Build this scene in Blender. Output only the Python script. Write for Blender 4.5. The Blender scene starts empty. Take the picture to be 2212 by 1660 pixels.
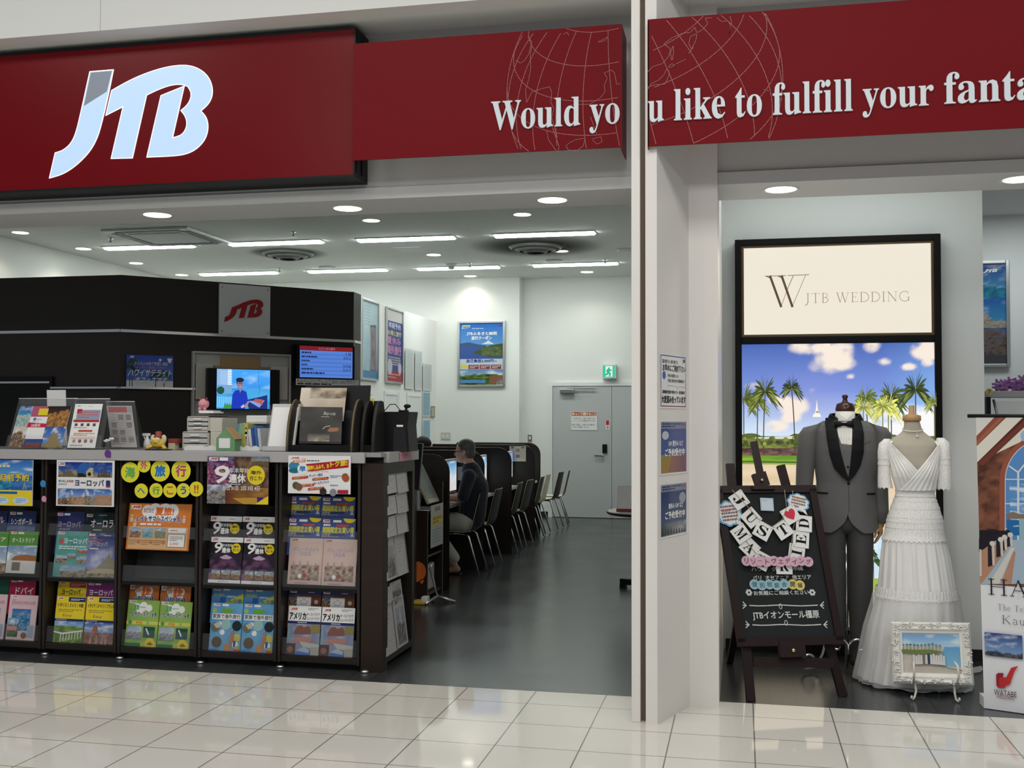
import bpy, bmesh, math, random
from mathutils import Vector, Matrix
PI = math.pi
C = bpy.context.scene.collection
sc = bpy.context.scene

# ------------------------------------------------------------------ camera
F, CX, CY, EYE = 2325.27, 1106.0, 830.0, 1.6
_yaw, _pit, _rol = [math.radians(a) for a in (12.06976, 1.96316, 0.18737)]
fwd = Vector((-math.sin(_yaw) * math.cos(_pit), math.cos(_yaw) * math.cos(_pit), math.sin(_pit)))
rgt = Vector((math.cos(_yaw), math.sin(_yaw), 0))
upv = rgt.cross(fwd)
R2 = rgt * math.cos(_rol) + upv * math.sin(_rol)
U2 = upv * math.cos(_rol) - rgt * math.sin(_rol)
cam = bpy.data.cameras.new('camera')
cam.sensor_width = 36.0
cam.lens = F * 36.0 / 2212
cam.clip_start = 0.05
camo = bpy.data.objects.new('camera', cam)
C.objects.link(camo)
m = Matrix((R2, U2, -fwd)).transposed().to_4x4()
m.translation = Vector((0, 0, EYE))
camo.matrix_world = m
sc.camera = camo

# ------------------------------------------------------------------ world, light, exposure
w = bpy.data.worlds.new('mall_ambient')
sc.world = w
w.use_nodes = True
w.node_tree.nodes['Background'].inputs[0].default_value = (0.86, 0.93, 1.0, 1)
w.node_tree.nodes['Background'].inputs[1].default_value = 0.2
sc.view_settings.view_transform = 'Standard'
sc.view_settings.look = 'None'
sc.view_settings.exposure = 0.0
sc.view_settings.gamma = 1.0
sc.view_settings.use_curve_mapping = False
sc.cycles.use_denoising = True
sc.cycles.max_bounces = 8
sc.cycles.sample_clamp_indirect = 6.0
def lamp(name, kind, loc, energy, col, size=0.1, rot=(0, 0, 0), sy=None, parent=None, spot=None, blend=0.6):
    l = bpy.data.lights.new(name, kind)
    l.energy = energy
    l.color = col
    if kind == 'AREA':
        l.size = size
        if sy:
            l.shape = 'RECTANGLE'
            l.size_y = sy
    else:
        l.shadow_soft_size = size
    if spot:
        l.spot_size = spot
        l.spot_blend = blend
    o = bpy.data.objects.new(name, l)
    o.location = loc
    o.rotation_euler = rot
    C.objects.link(o)
    if parent:
        o.parent = parent
    return o
for x in (-6.0, -3.0, 0.0, 3.0):          # unseen lamps added high over the walkway to brighten floor and facade
    lamp('mall_fill_lamp', 'AREA', (x, 2.6, 5.6), 66, (1.0, 0.97, 0.92), 1.6, (0, 0, 0), 1.2)
for x in (-4.6, -1.4, 1.6):
    lamp('mall_fill_lamp', 'AREA', (x, -2.0, 5.4), 64, (1.0, 0.97, 0.93), 1.6, (0.45, 0, 0), 1.2)  # second added row, tilted towards the shop front

lamp('bay_cove_lamp', 'AREA', (0.75, 7.0, 3.38), 9, (0.92, 1.0, 0.99), 1.4, (0, 0, 0), .25)   # cove lamp above the wedding display
lamp('beyond_fill_lamp', 'AREA', (2.3, 9.0, 3.38), 16, (0.92, 1.0, 0.99), 1.0, (0, 0, 0), .6)  # unseen lamp added to brighten the wall and poster beyond the bay

# ------------------------------------------------------------------ pixel -> place (on a chosen real plane)
def ray(px, py):
    return R2 * ((px - CX) / F) - U2 * ((py - CY) / F) + fwd
def PY(px, py, Y):
    d = ray(px, py)
    t = Y / d.y
    return Vector((d.x * t, Y, EYE + d.z * t))
def PX(px, py, X):
    d = ray(px, py)
    t = X / d.x
    return Vector((X, d.y * t, EYE + d.z * t))
def PZ(px, py, Z=0.0):
    d = ray(px, py)
    t = (Z - EYE) / d.z
    return Vector((d.x * t, d.y * t, Z))

# ------------------------------------------------------------------ materials
def mat(name, col, rough=0.5, metal=0.0, spec=0.5, emit=0.0, ecol=None, trans=0.0, alpha=1.0, sheen=0.0, bump=None, ior=1.45, var=None):
    M = bpy.data.materials.new(name)
    M.use_nodes = True
    nt = M.node_tree
    b = nt.nodes['Principled BSDF']
    b.inputs['Base Color'].default_value = (*col, 1)
    b.inputs['Roughness'].default_value = rough
    b.inputs['Metallic'].default_value = metal
    b.inputs['Specular IOR Level'].default_value = spec
    b.inputs['IOR'].default_value = ior
    b.inputs['Transmission Weight'].default_value = trans
    b.inputs['Alpha'].default_value = alpha
    if sheen:
        b.inputs['Sheen Weight'].default_value = sheen
    if emit:
        b.inputs['Emission Color'].default_value = (*(ecol or col), 1)
        b.inputs['Emission Strength'].default_value = emit
    if bump or var:
        tc = nt.nodes.new('ShaderNodeTexCoord')
    if bump:
        n = nt.nodes.new('ShaderNodeTexNoise')
        n.inputs['Scale'].default_value = bump[0]
        n.inputs['Detail'].default_value = 4
        bp = nt.nodes.new('ShaderNodeBump')
        bp.inputs['Strength'].default_value = bump[1]
        bp.inputs['Distance'].default_value = 0.01
        nt.links.new(tc.outputs['Object'], n.inputs['Vector'])
        nt.links.new(n.outputs['Fac'], bp.inputs['Height'])
        nt.links.new(bp.outputs['Normal'], b.inputs['Normal'])
    if var:                                 # (second colour, scale vector, detail)
        mp = nt.nodes.new('ShaderNodeMapping')
        mp.inputs['Scale'].default_value = var[1]
        n = nt.nodes.new('ShaderNodeTexNoise')
        n.inputs['Scale'].default_value = 1.0
        n.inputs['Detail'].default_value = 5
        mx = nt.nodes.new('ShaderNodeMix')
        mx.data_type = 'RGBA'
        mx.inputs[6].default_value = (*col, 1)
        mx.inputs[7].default_value = (*var[0], 1)
        nt.links.new(tc.outputs['Object'], mp.inputs['Vector'])
        nt.links.new(mp.outputs['Vector'], n.inputs['Vector'])
        nt.links.new(n.outputs['Fac'], mx.inputs['Factor'])
        nt.links.new(mx.outputs[2], b.inputs['Base Color'])
    return M

def printed(name, rough=0.4, emit=0.0, spec=0.35):
    """Ink on paper, plastic or a screen: the artwork's colours sit in the mesh's colour attribute."""
    M = mat(name, (1, 1, 1), rough, spec=spec)
    nt = M.node_tree
    b = nt.nodes['Principled BSDF']
    a = nt.nodes.new('ShaderNodeVertexColor')
    a.layer_name = 'Col'
    if emit:
        b.inputs['Base Color'].default_value = (0.02, 0.02, 0.02, 1)
        nt.links.new(a.outputs['Color'], b.inputs['Emission Color'])
        b.inputs['Emission Strength'].default_value = emit
    else:
        nt.links.new(a.outputs['Color'], b.inputs['Base Color'])
    return M

M = {}
M['wall'] = mat('white_wall_paint', (0.80, 0.80, 0.77), 0.7, bump=(180, 0.03))
M['wallpale'] = mat('pale_grey_wall_paint', (0.72, 0.74, 0.73), 0.65, bump=(180, 0.03))
M['fascia'] = mat('grey_fascia_paint', (0.62, 0.63, 0.62), 0.6, bump=(120, 0.03))
M['column'] = mat('off_white_column_panel', (0.80, 0.775, 0.74), 0.4, bump=(60, 0.02))
M['seam'] = mat('brown_seam', (0.16, 0.12, 0.09), 0.7)
M['ceil'] = mat('white_ceiling_board', (0.74, 0.75, 0.72), 0.8)
M['dark'] = mat('dark_brown_laminate', (0.014, 0.0105, 0.009), 0.42, var=((0.022, 0.016, 0.013), (3, 3, 40), 4))
M['black'] = mat('black_plastic', (0.008, 0.008, 0.009), 0.4, spec=0.25)
M['blackframe'] = mat('black_satin_frame', (0.006, 0.006, 0.006), 0.5, spec=0.15)
M['blackm'] = mat('matt_black', (0.012, 0.012, 0.012), 0.6)
M['brown'] = mat('dark_walnut_veneer', (0.019, 0.012, 0.009), 0.4, spec=0.3, var=((0.032, 0.020, 0.014), (4, 4, 30), 4))
M['cream'] = mat('cream_seat_laminate', (0.62, 0.57, 0.40), 0.35)
M['chrome'] = mat('chrome', (0.8, 0.8, 0.82), 0.12, 1.0)
M['alu'] = mat('brushed_aluminium', (0.62, 0.63, 0.65), 0.3, 1.0)
M['grey'] = mat('grey_counter_laminate', (0.42, 0.41, 0.41), 0.35)
M['greytop'] = mat('grey_stone_worktop', (0.30, 0.30, 0.31), 0.3, bump=(300, 0.02))
M['red'] = mat('glossy_red_sign_face', (0.150, 0.0028, 0.006), 0.3, spec=0.16)
M['redm'] = mat('satin_red_panel', (0.16, 0.003, 0.007), 0.4, spec=0.15)
M['signprint'] = printed('satin_sign_print', 0.45, spec=0.12)
M['print'] = printed('printed_paper', 0.45)
M['gloss'] = printed('glossy_print', 0.15)
M['board'] = printed('blackboard_print', 0.7)
M['lit'] = printed('backlit_print', 0.2, 1.0)
M['screen'] = printed('screen_picture', 0.15, 1.0)
M['white'] = mat('white_plastic', (0.78, 0.78, 0.78), 0.4)
M['paper'] = mat('white_paper', (0.82, 0.82, 0.81), 0.6)
M['beige'] = mat('beige_plastic', (0.58, 0.55, 0.49), 0.5)
M['nichewall'] = mat('grey_niche_board', (0.52, 0.52, 0.50), 0.5)
M['door'] = mat('light_grey_steel_door', (0.50, 0.51, 0.51), 0.4)
M['lampglow'] = mat('lamp_diffuser', (1, 1, 1), 0.4, emit=31.0, ecol=(0.90, 1.0, 0.955))
M['downglow'] = mat('downlight_lens', (1, 1, 1), 0.4, emit=5.0, ecol=(1.0, 0.92, 0.74))
M['acryl'] = mat('clear_acrylic', (0.35, 0.37, 0.38), 0.05, alpha=0.07)
M['acrylpocket'] = mat('smoky_acrylic_pocket', (0.05, 0.05, 0.05), 0.15, alpha=0.6)
M['skin'] = mat('skin', (0.55, 0.33, 0.23), 0.5)
M['hair'] = mat('greying_hair', (0.02, 0.019, 0.019), 0.5, var=((0.16, 0.155, 0.15), (60, 60, 12), 5))
M['hairdark'] = mat('dark_hair', (0.012, 0.008, 0.006), 0.6, spec=0.15)
M['espresso'] = mat('espresso_chair_veneer', (0.009, 0.0065, 0.0055), 0.45, spec=0.25)
M['navy'] = mat('navy_shirt_cloth', (0.012, 0.015, 0.026), 0.8, sheen=0.2)
M['khaki'] = mat('pale_trouser_cloth', (0.60, 0.59, 0.55), 0.8)
M['suit'] = mat('grey_suit_wool', (0.105, 0.105, 0.108), 0.8, sheen=0.15, var=((0.14, 0.14, 0.142), (220, 220, 60), 3))
M['suitdk'] = mat('dark_grey_trouser_wool', (0.06, 0.06, 0.062), 0.8, var=((0.085, 0.085, 0.087), (220, 220, 60), 3))
M['satin'] = mat('black_satin', (0.005, 0.005, 0.007), 0.5, spec=0.2)
M['shirt'] = mat('white_dress_shirt', (0.80, 0.79, 0.76), 0.6)
M['form'] = mat('linen_dress_form', (0.44, 0.40, 0.33), 0.8, bump=(400, 0.05))
M['wooddk'] = mat('polished_mahogany', (0.045, 0.012, 0.009), 0.2)
M['woodlt'] = mat('light_turned_wood', (0.42, 0.25, 0.11), 0.4)
M['dress'] = mat('white_chiffon', (0.84, 0.835, 0.82), 0.65, sheen=0.3)
M['lace'] = mat('white_lace', (0.87, 0.865, 0.85), 0.75, bump=(120, 0.25), alpha=0.9)
M['tulle'] = mat('sheer_tulle', (0.85, 0.85, 0.86), 0.7, alpha=0.42)
M['easel'] = mat('dark_mahogany_easel', (0.014, 0.006, 0.007), 0.4, spec=0.35, var=((0.022, 0.009, 0.009), (6, 6, 50), 4))
M['brass'] = mat('brass', (0.72, 0.55, 0.25), 0.25, 1.0)
M['framewhite'] = mat('white_carved_frame', (0.80, 0.79, 0.74), 0.45)
M['glass'] = mat('picture_glass', (1, 1, 1), 0.03, alpha=0.06)
M['wire'] = mat('white_wire', (0.72, 0.70, 0.66), 0.3)
M['pearl'] = mat('pearl', (0.8, 0.77, 0.72), 0.2)
M['purple'] = mat('purple_petal', (0.16, 0.02, 0.22), 0.6, var=((0.45, 0.25, 0.5), (30, 30, 30), 3))
M['pink'] = mat('pink_plush', (0.68, 0.30, 0.36), 0.8)
M['green'] = mat('green_card', (0.16, 0.33, 0.16), 0.6)
M['yellow'] = mat('yellow_toy', (0.72, 0.50, 0.08), 0.5)
M['redtoy'] = mat('dark_red_toy', (0.28, 0.05, 0.04), 0.5)
M['orange'] = mat('orange_sticker', (0.75, 0.16, 0.02), 0.5)
M['tan'] = mat('tan_card', (0.42, 0.28, 0.13), 0.6)
M['smoke'] = mat('dark_acrylic', (0.02, 0.02, 0.025), 0.1)
M['glow_green'] = mat('lit_exit_green', (0.05, 0.6, 0.35), 0.3, emit=1.0, ecol=(0.06, 0.62, 0.34))

nt = M['lace'].node_tree                      # openwork: small holes between the threads
tc = nt.nodes.new('ShaderNodeTexCoord'); vo = nt.nodes.new('ShaderNodeTexVoronoi'); vo.inputs['Scale'].default_value = 150
mr = nt.nodes.new('ShaderNodeMapRange'); mr.inputs['From Min'].default_value = .25; mr.inputs['From Max'].default_value = .5; mr.inputs['To Min'].default_value = .72; mr.inputs['To Max'].default_value = 1
nt.links.new(tc.outputs['Object'], vo.inputs['Vector']); nt.links.new(vo.outputs['Distance'], mr.inputs['Value']); nt.links.new(mr.outputs['Result'], nt.nodes['Principled BSDF'].inputs['Alpha'])

def floor_mat(name, col, col2, grout, w_, h_, off, mortar, rough, swap=False, stagger=0.0):
    Mt = mat(name, col, rough)
    nt = Mt.node_tree
    b = nt.nodes['Principled BSDF']
    tc = nt.nodes.new('ShaderNodeTexCoord')
    mp = nt.nodes.new('ShaderNodeMapping')
    mp.inputs['Location'].default_value = off
    if swap:
        mp.inputs['Rotation'].default_value = (0, 0, PI / 2)
    br = nt.nodes.new('ShaderNodeTexBrick')
    br.offset = stagger
    br.inputs['Color1'].default_value = (*col, 1)
    br.inputs['Color2'].default_value = (*col2, 1)
    br.inputs['Mortar'].default_value = (*grout, 1)
    br.inputs['Scale'].default_value = 1.0
    br.inputs['Mortar Size'].default_value = mortar
    br.inputs['Mortar Smooth'].default_value = 0.1
    br.inputs['Brick Width'].default_value = w_
    br.inputs['Row Height'].default_value = h_
    nt.links.new(tc.outputs['Object'], mp.inputs['Vector'])
    nt.links.new(mp.outputs['Vector'], br.inputs['Vector'])
    nt.links.new(br.outputs['Color'], b.inputs['Base Color'])
    n = nt.nodes.new('ShaderNodeTexNoise')
    n.inputs['Scale'].default_value = 1.7
    mr = nt.nodes.new('ShaderNodeMapRange')
    mr.inputs['To Min'].default_value = rough * 0.7
    mr.inputs['To Max'].default_value = rough * 1.4
    nt.links.new(tc.outputs['Object'], n.inputs['Vector'])
    nt.links.new(n.outputs['Fac'], mr.inputs['Value'])
    nt.links.new(mr.outputs['Result'], b.inputs['Roughness'])
    return Mt
M['tile'] = floor_mat('cream_gloss_tile', (0.71, 0.685, 0.63), (0.73, 0.705, 0.655), (0.20, 0.18, 0.16), 0.4175, 0.402, (0.364, -4.83, 0), 0.0035, 0.05)
M['plank'] = floor_mat('dark_vinyl_plank', (0.034, 0.037, 0.039), (0.046, 0.049, 0.051), (0.014, 0.014, 0.014), 0.9, 0.15, (0, 0, 0), 0.0025, 0.22, True, 0.37)

# ------------------------------------------------------------------ mesh collector
class G:
    """Collects shapes into one mesh; every face keeps a material slot and a printed colour."""
    def __init__(s):
        s.v, s.f, s.mi, s.c, s.sm = [], [], [], [], []
    def face(s, pts, col=(1, 1, 1), mi=0, smooth=False):
        n = len(s.v)
        s.v += [tuple(p) for p in pts]
        s.f.append(tuple(range(n, n + len(pts))))
        s.mi.append(mi); s.sm.append(smooth)
        s.c.append(col if isinstance(col, list) else [col] * len(pts))
        return s
    def mesh(s, vs, fs, col=(1, 1, 1), mi=0, smooth=False):
        n = len(s.v)
        s.v += [tuple(p) for p in vs]
        for f in fs:
            s.f.append(tuple(i + n for i in f))
            s.mi.append(mi); s.sm.append(smooth)
            s.c.append([col] * len(f))
        return s
    def box(s, a, b, col=(1, 1, 1), mi=0, bev=0.0):
        x0, y0, z0 = [min(p, q) for p, q in zip(a, b)]
        x1, y1, z1 = [max(p, q) for p, q in zip(a, b)]
        e = min(bev, (x1 - x0) * .45, (y1 - y0) * .45, (z1 - z0) * .45)
        if e <= 0:
            vs = [(x, y, z) for z in (z0, z1) for y in (y0, y1) for x in (x0, x1)]
            return s.mesh(vs, [(0, 2, 3, 1), (4, 5, 7, 6), (0, 1, 5, 4), (2, 6, 7, 3), (0, 4, 6, 2), (1, 3, 7, 5)], col, mi)
        bm = bmesh.new()
        bmesh.ops.create_cube(bm, size=1)
        bmesh.ops.transform(bm, matrix=Matrix.Diagonal((x1 - x0, y1 - y0, z1 - z0, 1)), verts=bm.verts)
        bmesh.ops.translate(bm, vec=((x0 + x1) / 2, (y0 + y1) / 2, (z0 + z1) / 2), verts=bm.verts)
        bmesh.ops.bevel(bm, geom=bm.edges[:] + bm.verts[:], offset=e, segments=2, affect='EDGES', profile=0.6)
        bm.verts.index_update()
        s.mesh([v.co[:] for v in bm.verts], [[v.index for v in f.verts] for f in bm.faces], col, mi)
        bm.free()
        return s
    def prism(s, poly, d, col=(1, 1, 1), mi=0):
        """poly: list of 3-D points (flat outline); d: vector to extrude along."""
        d = Vector(d)
        p = [Vector(q) for q in poly]
        n = len(p)
        vs = p + [q + d for q in p]
        fs = [tuple(range(n))[::-1], tuple(range(n, 2 * n))] + [(i, (i + 1) % n, n + (i + 1) % n, n + i) for i in range(n)]
        return s.mesh(vs, fs, col, mi)
    def rings(s, rs, col=(1, 1, 1), mi=0, smooth=True, cap=(True, True), closed=True):
        """Loft through rings of equally many points."""
        n = len(rs[0])
        vs = [p for r in rs for p in r]
        fs = []
        for i in range(len(rs) - 1):
            for j in range(n if closed else n - 1):
                k = (j + 1) % n
                fs.append((i * n + j, i * n + k, (i + 1) * n + k, (i + 1) * n + j))
        if cap[0]:
            fs.append(tuple(range(n))[::-1])
        if cap[1]:
            fs.append(tuple(range((len(rs) - 1) * n, len(rs) * n)))
        return s.mesh(vs, fs, col, mi, smooth)
    def tube(s, pts, r, seg=10, col=(1, 1, 1), mi=0, cap=True):
        pts = [Vector(p) for p in pts]
        rr = r if isinstance(r, (list, tuple)) else [r] * len(pts)
        rs = []
        nrm = None
        for i, p in enumerate(pts):
            t = (pts[min(i + 1, len(pts) - 1)] - pts[max(i - 1, 0)]).normalized()
            if nrm is None:
                nrm = t.orthogonal().normalized()
            else:
                nrm = (nrm - t * nrm.dot(t)).normalized()
            b = t.cross(nrm)
            rs.append([p + (nrm * math.cos(2 * PI * k / seg) + b * math.sin(2 * PI * k / seg)) * rr[i] for k in range(seg)])
        return s.rings(rs, col, mi, True, (cap, cap))
    def lathe(s, prof, c=(0, 0, 0), seg=24, col=(1, 1, 1), mi=0, sx=1, sy=1, cap=(True, True)):
        c = Vector(c)
        return s.rings([[c + Vector((r * math.cos(2 * PI * k / seg) * sx, r * math.sin(2 * PI * k / seg) * sy, z)) for k in range(seg)] for r, z in prof], col, mi, True, cap)
    def ball(s, c, r, col=(1, 1, 1), mi=0, seg=16, n=10, rot=None):
        c = Vector(c)
        r = Vector(r) if not isinstance(r, (int, float)) else Vector((r, r, r))
        rs = []
        for i in range(n + 1):
            a = -PI / 2 + PI * min(max(i / n, 0.01), 0.99)
            ring = []
            for k in range(seg):
                v = Vector((math.cos(a) * math.cos(2 * PI * k / seg) * r.x, math.cos(a) * math.sin(2 * PI * k / seg) * r.y, math.sin(a) * r.z))
                if rot:
                    v = rot @ v
                ring.append(c + v)
            rs.append(ring)
        return s.rings(rs, col, mi)
    def xf(s, mtx):
        s.v = [tuple(mtx @ Vector(p)) for p in s.v]
        return s
    def data(s, name, mats):
        me = bpy.data.meshes.new(name)
        me.from_pydata(s.v, [], s.f)
        for m_ in (mats if isinstance(mats, (list, tuple)) else [mats]):
            me.materials.append(m_)
        me.polygons.foreach_set('material_index', s.mi)
        me.polygons.foreach_set('use_smooth', s.sm)
        if any(c != (1, 1, 1) for cs in s.c for c in cs[:1]):
            ca = me.color_attributes.new('Col', 'FLOAT_COLOR', 'CORNER')
            flat = []
            for cs in s.c:
                for c in cs:
                    flat += [c[0], c[1], c[2], 1.0]
            ca.data.foreach_set('color', flat)
        me.update()
        return me
    def build(s, name, mats, parent=None, loc=None, rot=None):
        """Shapes are in world coordinates unless the parent (or loc) says otherwise."""
        if parent is not None and parent.get('_w') is not None or loc is not None:
            o_ = Vector(loc) if loc is not None else WORLD[parent.name]
            if loc is None:
                s.v = [tuple(Vector(p) - o_) for p in s.v]
        o = bpy.data.objects.new(name, s.data(name, mats))
        C.objects.link(o)
        if parent is not None:
            o.parent = parent
            if parent.get('_w') is not None:
                o['_w'] = 1
                WORLD[o.name] = WORLD[parent.name]
        if loc is not None:
            o.location = loc
        if rot is not None:
            o.rotation_euler = rot
        return o
WORLD = {}
def tag(o, label, cat, group=None):
    o['label'] = label
    o['category'] = cat
    if group:
        o['group'] = group
    return o
def thing(name, label, cat, loc=(0, 0, 0), rot=(0, 0, 0), group=None, world=True):
    """An Empty at the thing's base. world=True: its parts are drawn in world coordinates and moved under it."""
    o = bpy.data.objects.new(name, None)
    o.empty_display_size = 0.1
    C.objects.link(o)
    o.location = loc
    o.rotation_euler = rot
    if world:
        o['_w'] = 1
        WORLD[o.name] = Vector(loc)
    return tag(o, label, cat, group)
def solo(name, g, mats, label, cat, group=None):
    """A thing that is one mesh: origin at the middle of its base."""
    xs, ys, zs = zip(*g.v)
    c = Vector(((min(xs) + max(xs)) / 2, (min(ys) + max(ys)) / 2, min(zs)))
    g.v = [tuple(Vector(p) - c) for p in g.v]
    o = bpy.data.objects.new(name, g.data(name, mats))
    o.location = c
    C.objects.link(o)
    return tag(o, label, cat, group)
def struct(name, g, mats, parent=None):
    o = g.build(name, mats, parent)
    if parent is None:
        o['kind'] = 'structure'
    return o
def copy_tree(o, parent=None):
    c = o.copy()
    C.objects.link(c)
    if parent is not None:
        c.parent = parent
    for ch in list(o.children):
        copy_tree(ch, c)
    return c

# ------------------------------------------------------------------ lettering and printed pages
def serif(t):                                # bold serif letters
    r = ''
    for ch in t:
        if 'A' <= ch <= 'Z':
            r += chr(0x1D400 + ord(ch) - 65)
        elif 'a' <= ch <= 'z':
            r += chr(0x1D41A + ord(ch) - 97)
        elif '0' <= ch <= '9':
            r += chr(0x1D7CE + ord(ch) - 48)
        else:
            r += ch
    return r
_tc = {}
def glyphs(t):
    """Outline mesh of a line of text, scaled into a unit box, with its aspect."""
    if t in _tc:
        return _tc[t]
    cu = bpy.data.curves.new('lettering', 'FONT')
    cu.body = t
    cu.resolution_u = 2
    o = bpy.data.objects.new('lettering', cu)
    C.objects.link(o)
    bpy.context.view_layer.update()
    me = bpy.data.meshes.new_from_object(o.evaluated_get(bpy.context.evaluated_depsgraph_get()))
    vs = [v.co.copy() for v in me.vertices]
    fs = [tuple(p.vertices) for p in me.polygons]
    bpy.data.objects.remove(o)
    bpy.data.curves.remove(cu)
    bpy.data.meshes.remove(me)
    x0, x1 = min(v.x for v in vs), max(v.x for v in vs)
    y0, y1 = min(v.y for v in vs), max(v.y for v in vs)
    W, H_ = max(x1 - x0, 1e-4), max(y1 - y0, 1e-4)
    _tc[t] = ([((v.x - x0) / W, (v.y - y0) / H_) for v in vs], fs, W / H_)
    return _tc[t]
_rn = {}
def vnoise(x, y, seed=0):
    def h(i, j):
        k = (i, j, seed)
        if k not in _rn:
            _rn[k] = random.Random(i * 7349 + j * 9151 + seed * 31337).random()
        return _rn[k]
    i, j = math.floor(x), math.floor(y)
    a, b = x - i, y - j
    a, b = a * a * (3 - 2 * a), b * b * (3 - 2 * b)
    return (h(i, j) * (1 - a) + h(i + 1, j) * a) * (1 - b) + (h(i, j + 1) * (1 - a) + h(i + 1, j + 1) * a) * b
def fbm(x, y, seed=0):
    return (vnoise(x, y, seed) * 4 + vnoise(x * 2.1, y * 2.1, seed + 1) * 2 + vnoise(x * 4.3, y * 4.3, seed + 2)) / 7
def mix(a, b, t):
    t = min(max(t, 0), 1)
    return tuple(p * (1 - t) + q * t for p, q in zip(a, b))
def scenic(sky, sky2, ground, hor=0.45, jag=0.25, fr=4, seed=0, cloud=0.5):
    """A printed landscape photograph: sky with clouds over a jagged skyline of ground colours."""
    def f(u, v):
        top = hor + jag * (fbm(u * fr, 0.5, seed) - 0.35)
        if v > top:
            c = mix(sky2, sky, (v - hor) / (1 - hor + 1e-6))
            k = fbm(u * 4, v * 7, seed + 9)
            return mix(c, (0.85, 0.88, 0.9), (k - 0.52) * 5 * cloud)
        k = fbm(u * fr * 3.6, v * fr * 4.2, seed + 4) * 2.0 - 0.5
        n = len(ground) - 1
        q = min(max(k, 0), 0.999) * n
        return mix(ground[int(q)], ground[int(q) + 1], q - int(q))
    return f
SKY, SKYP = (0.02, 0.10, 0.42), (0.25, 0.45, 0.70)
GREENS = [(0.01, 0.03, 0.01), (0.05, 0.12, 0.02), (0.16, 0.22, 0.05), (0.3, 0.3, 0.12)]
BROWNS = [(0.03, 0.02, 0.015), (0.14, 0.08, 0.05), (0.30, 0.19, 0.11), (0.45, 0.34, 0.22)]
SEAS = [(0.01, 0.10, 0.30), (0.02, 0.25, 0.42), (0.15, 0.45, 0.5), (0.55, 0.5, 0.4)]
NIGHT = [(0.02, 0.01, 0.03), (0.10, 0.03, 0.12), (0.30, 0.08, 0.22), (0.5, 0.25, 0.12)]
STONE = [(0.06, 0.05, 0.05), (0.2, 0.16, 0.12), (0.36, 0.30, 0.22), (0.2, 0.2, 0.12)]
WHITE, BLACK, NAVY = (0.82, 0.82, 0.81), (0.012, 0.012, 0.014), (0.02, 0.03, 0.12)
YEL, RED, ORG, GRN = (0.80, 0.62, 0.03), (0.50, 0.02, 0.03), (0.72, 0.22, 0.05), (0.16, 0.34, 0.05)

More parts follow.
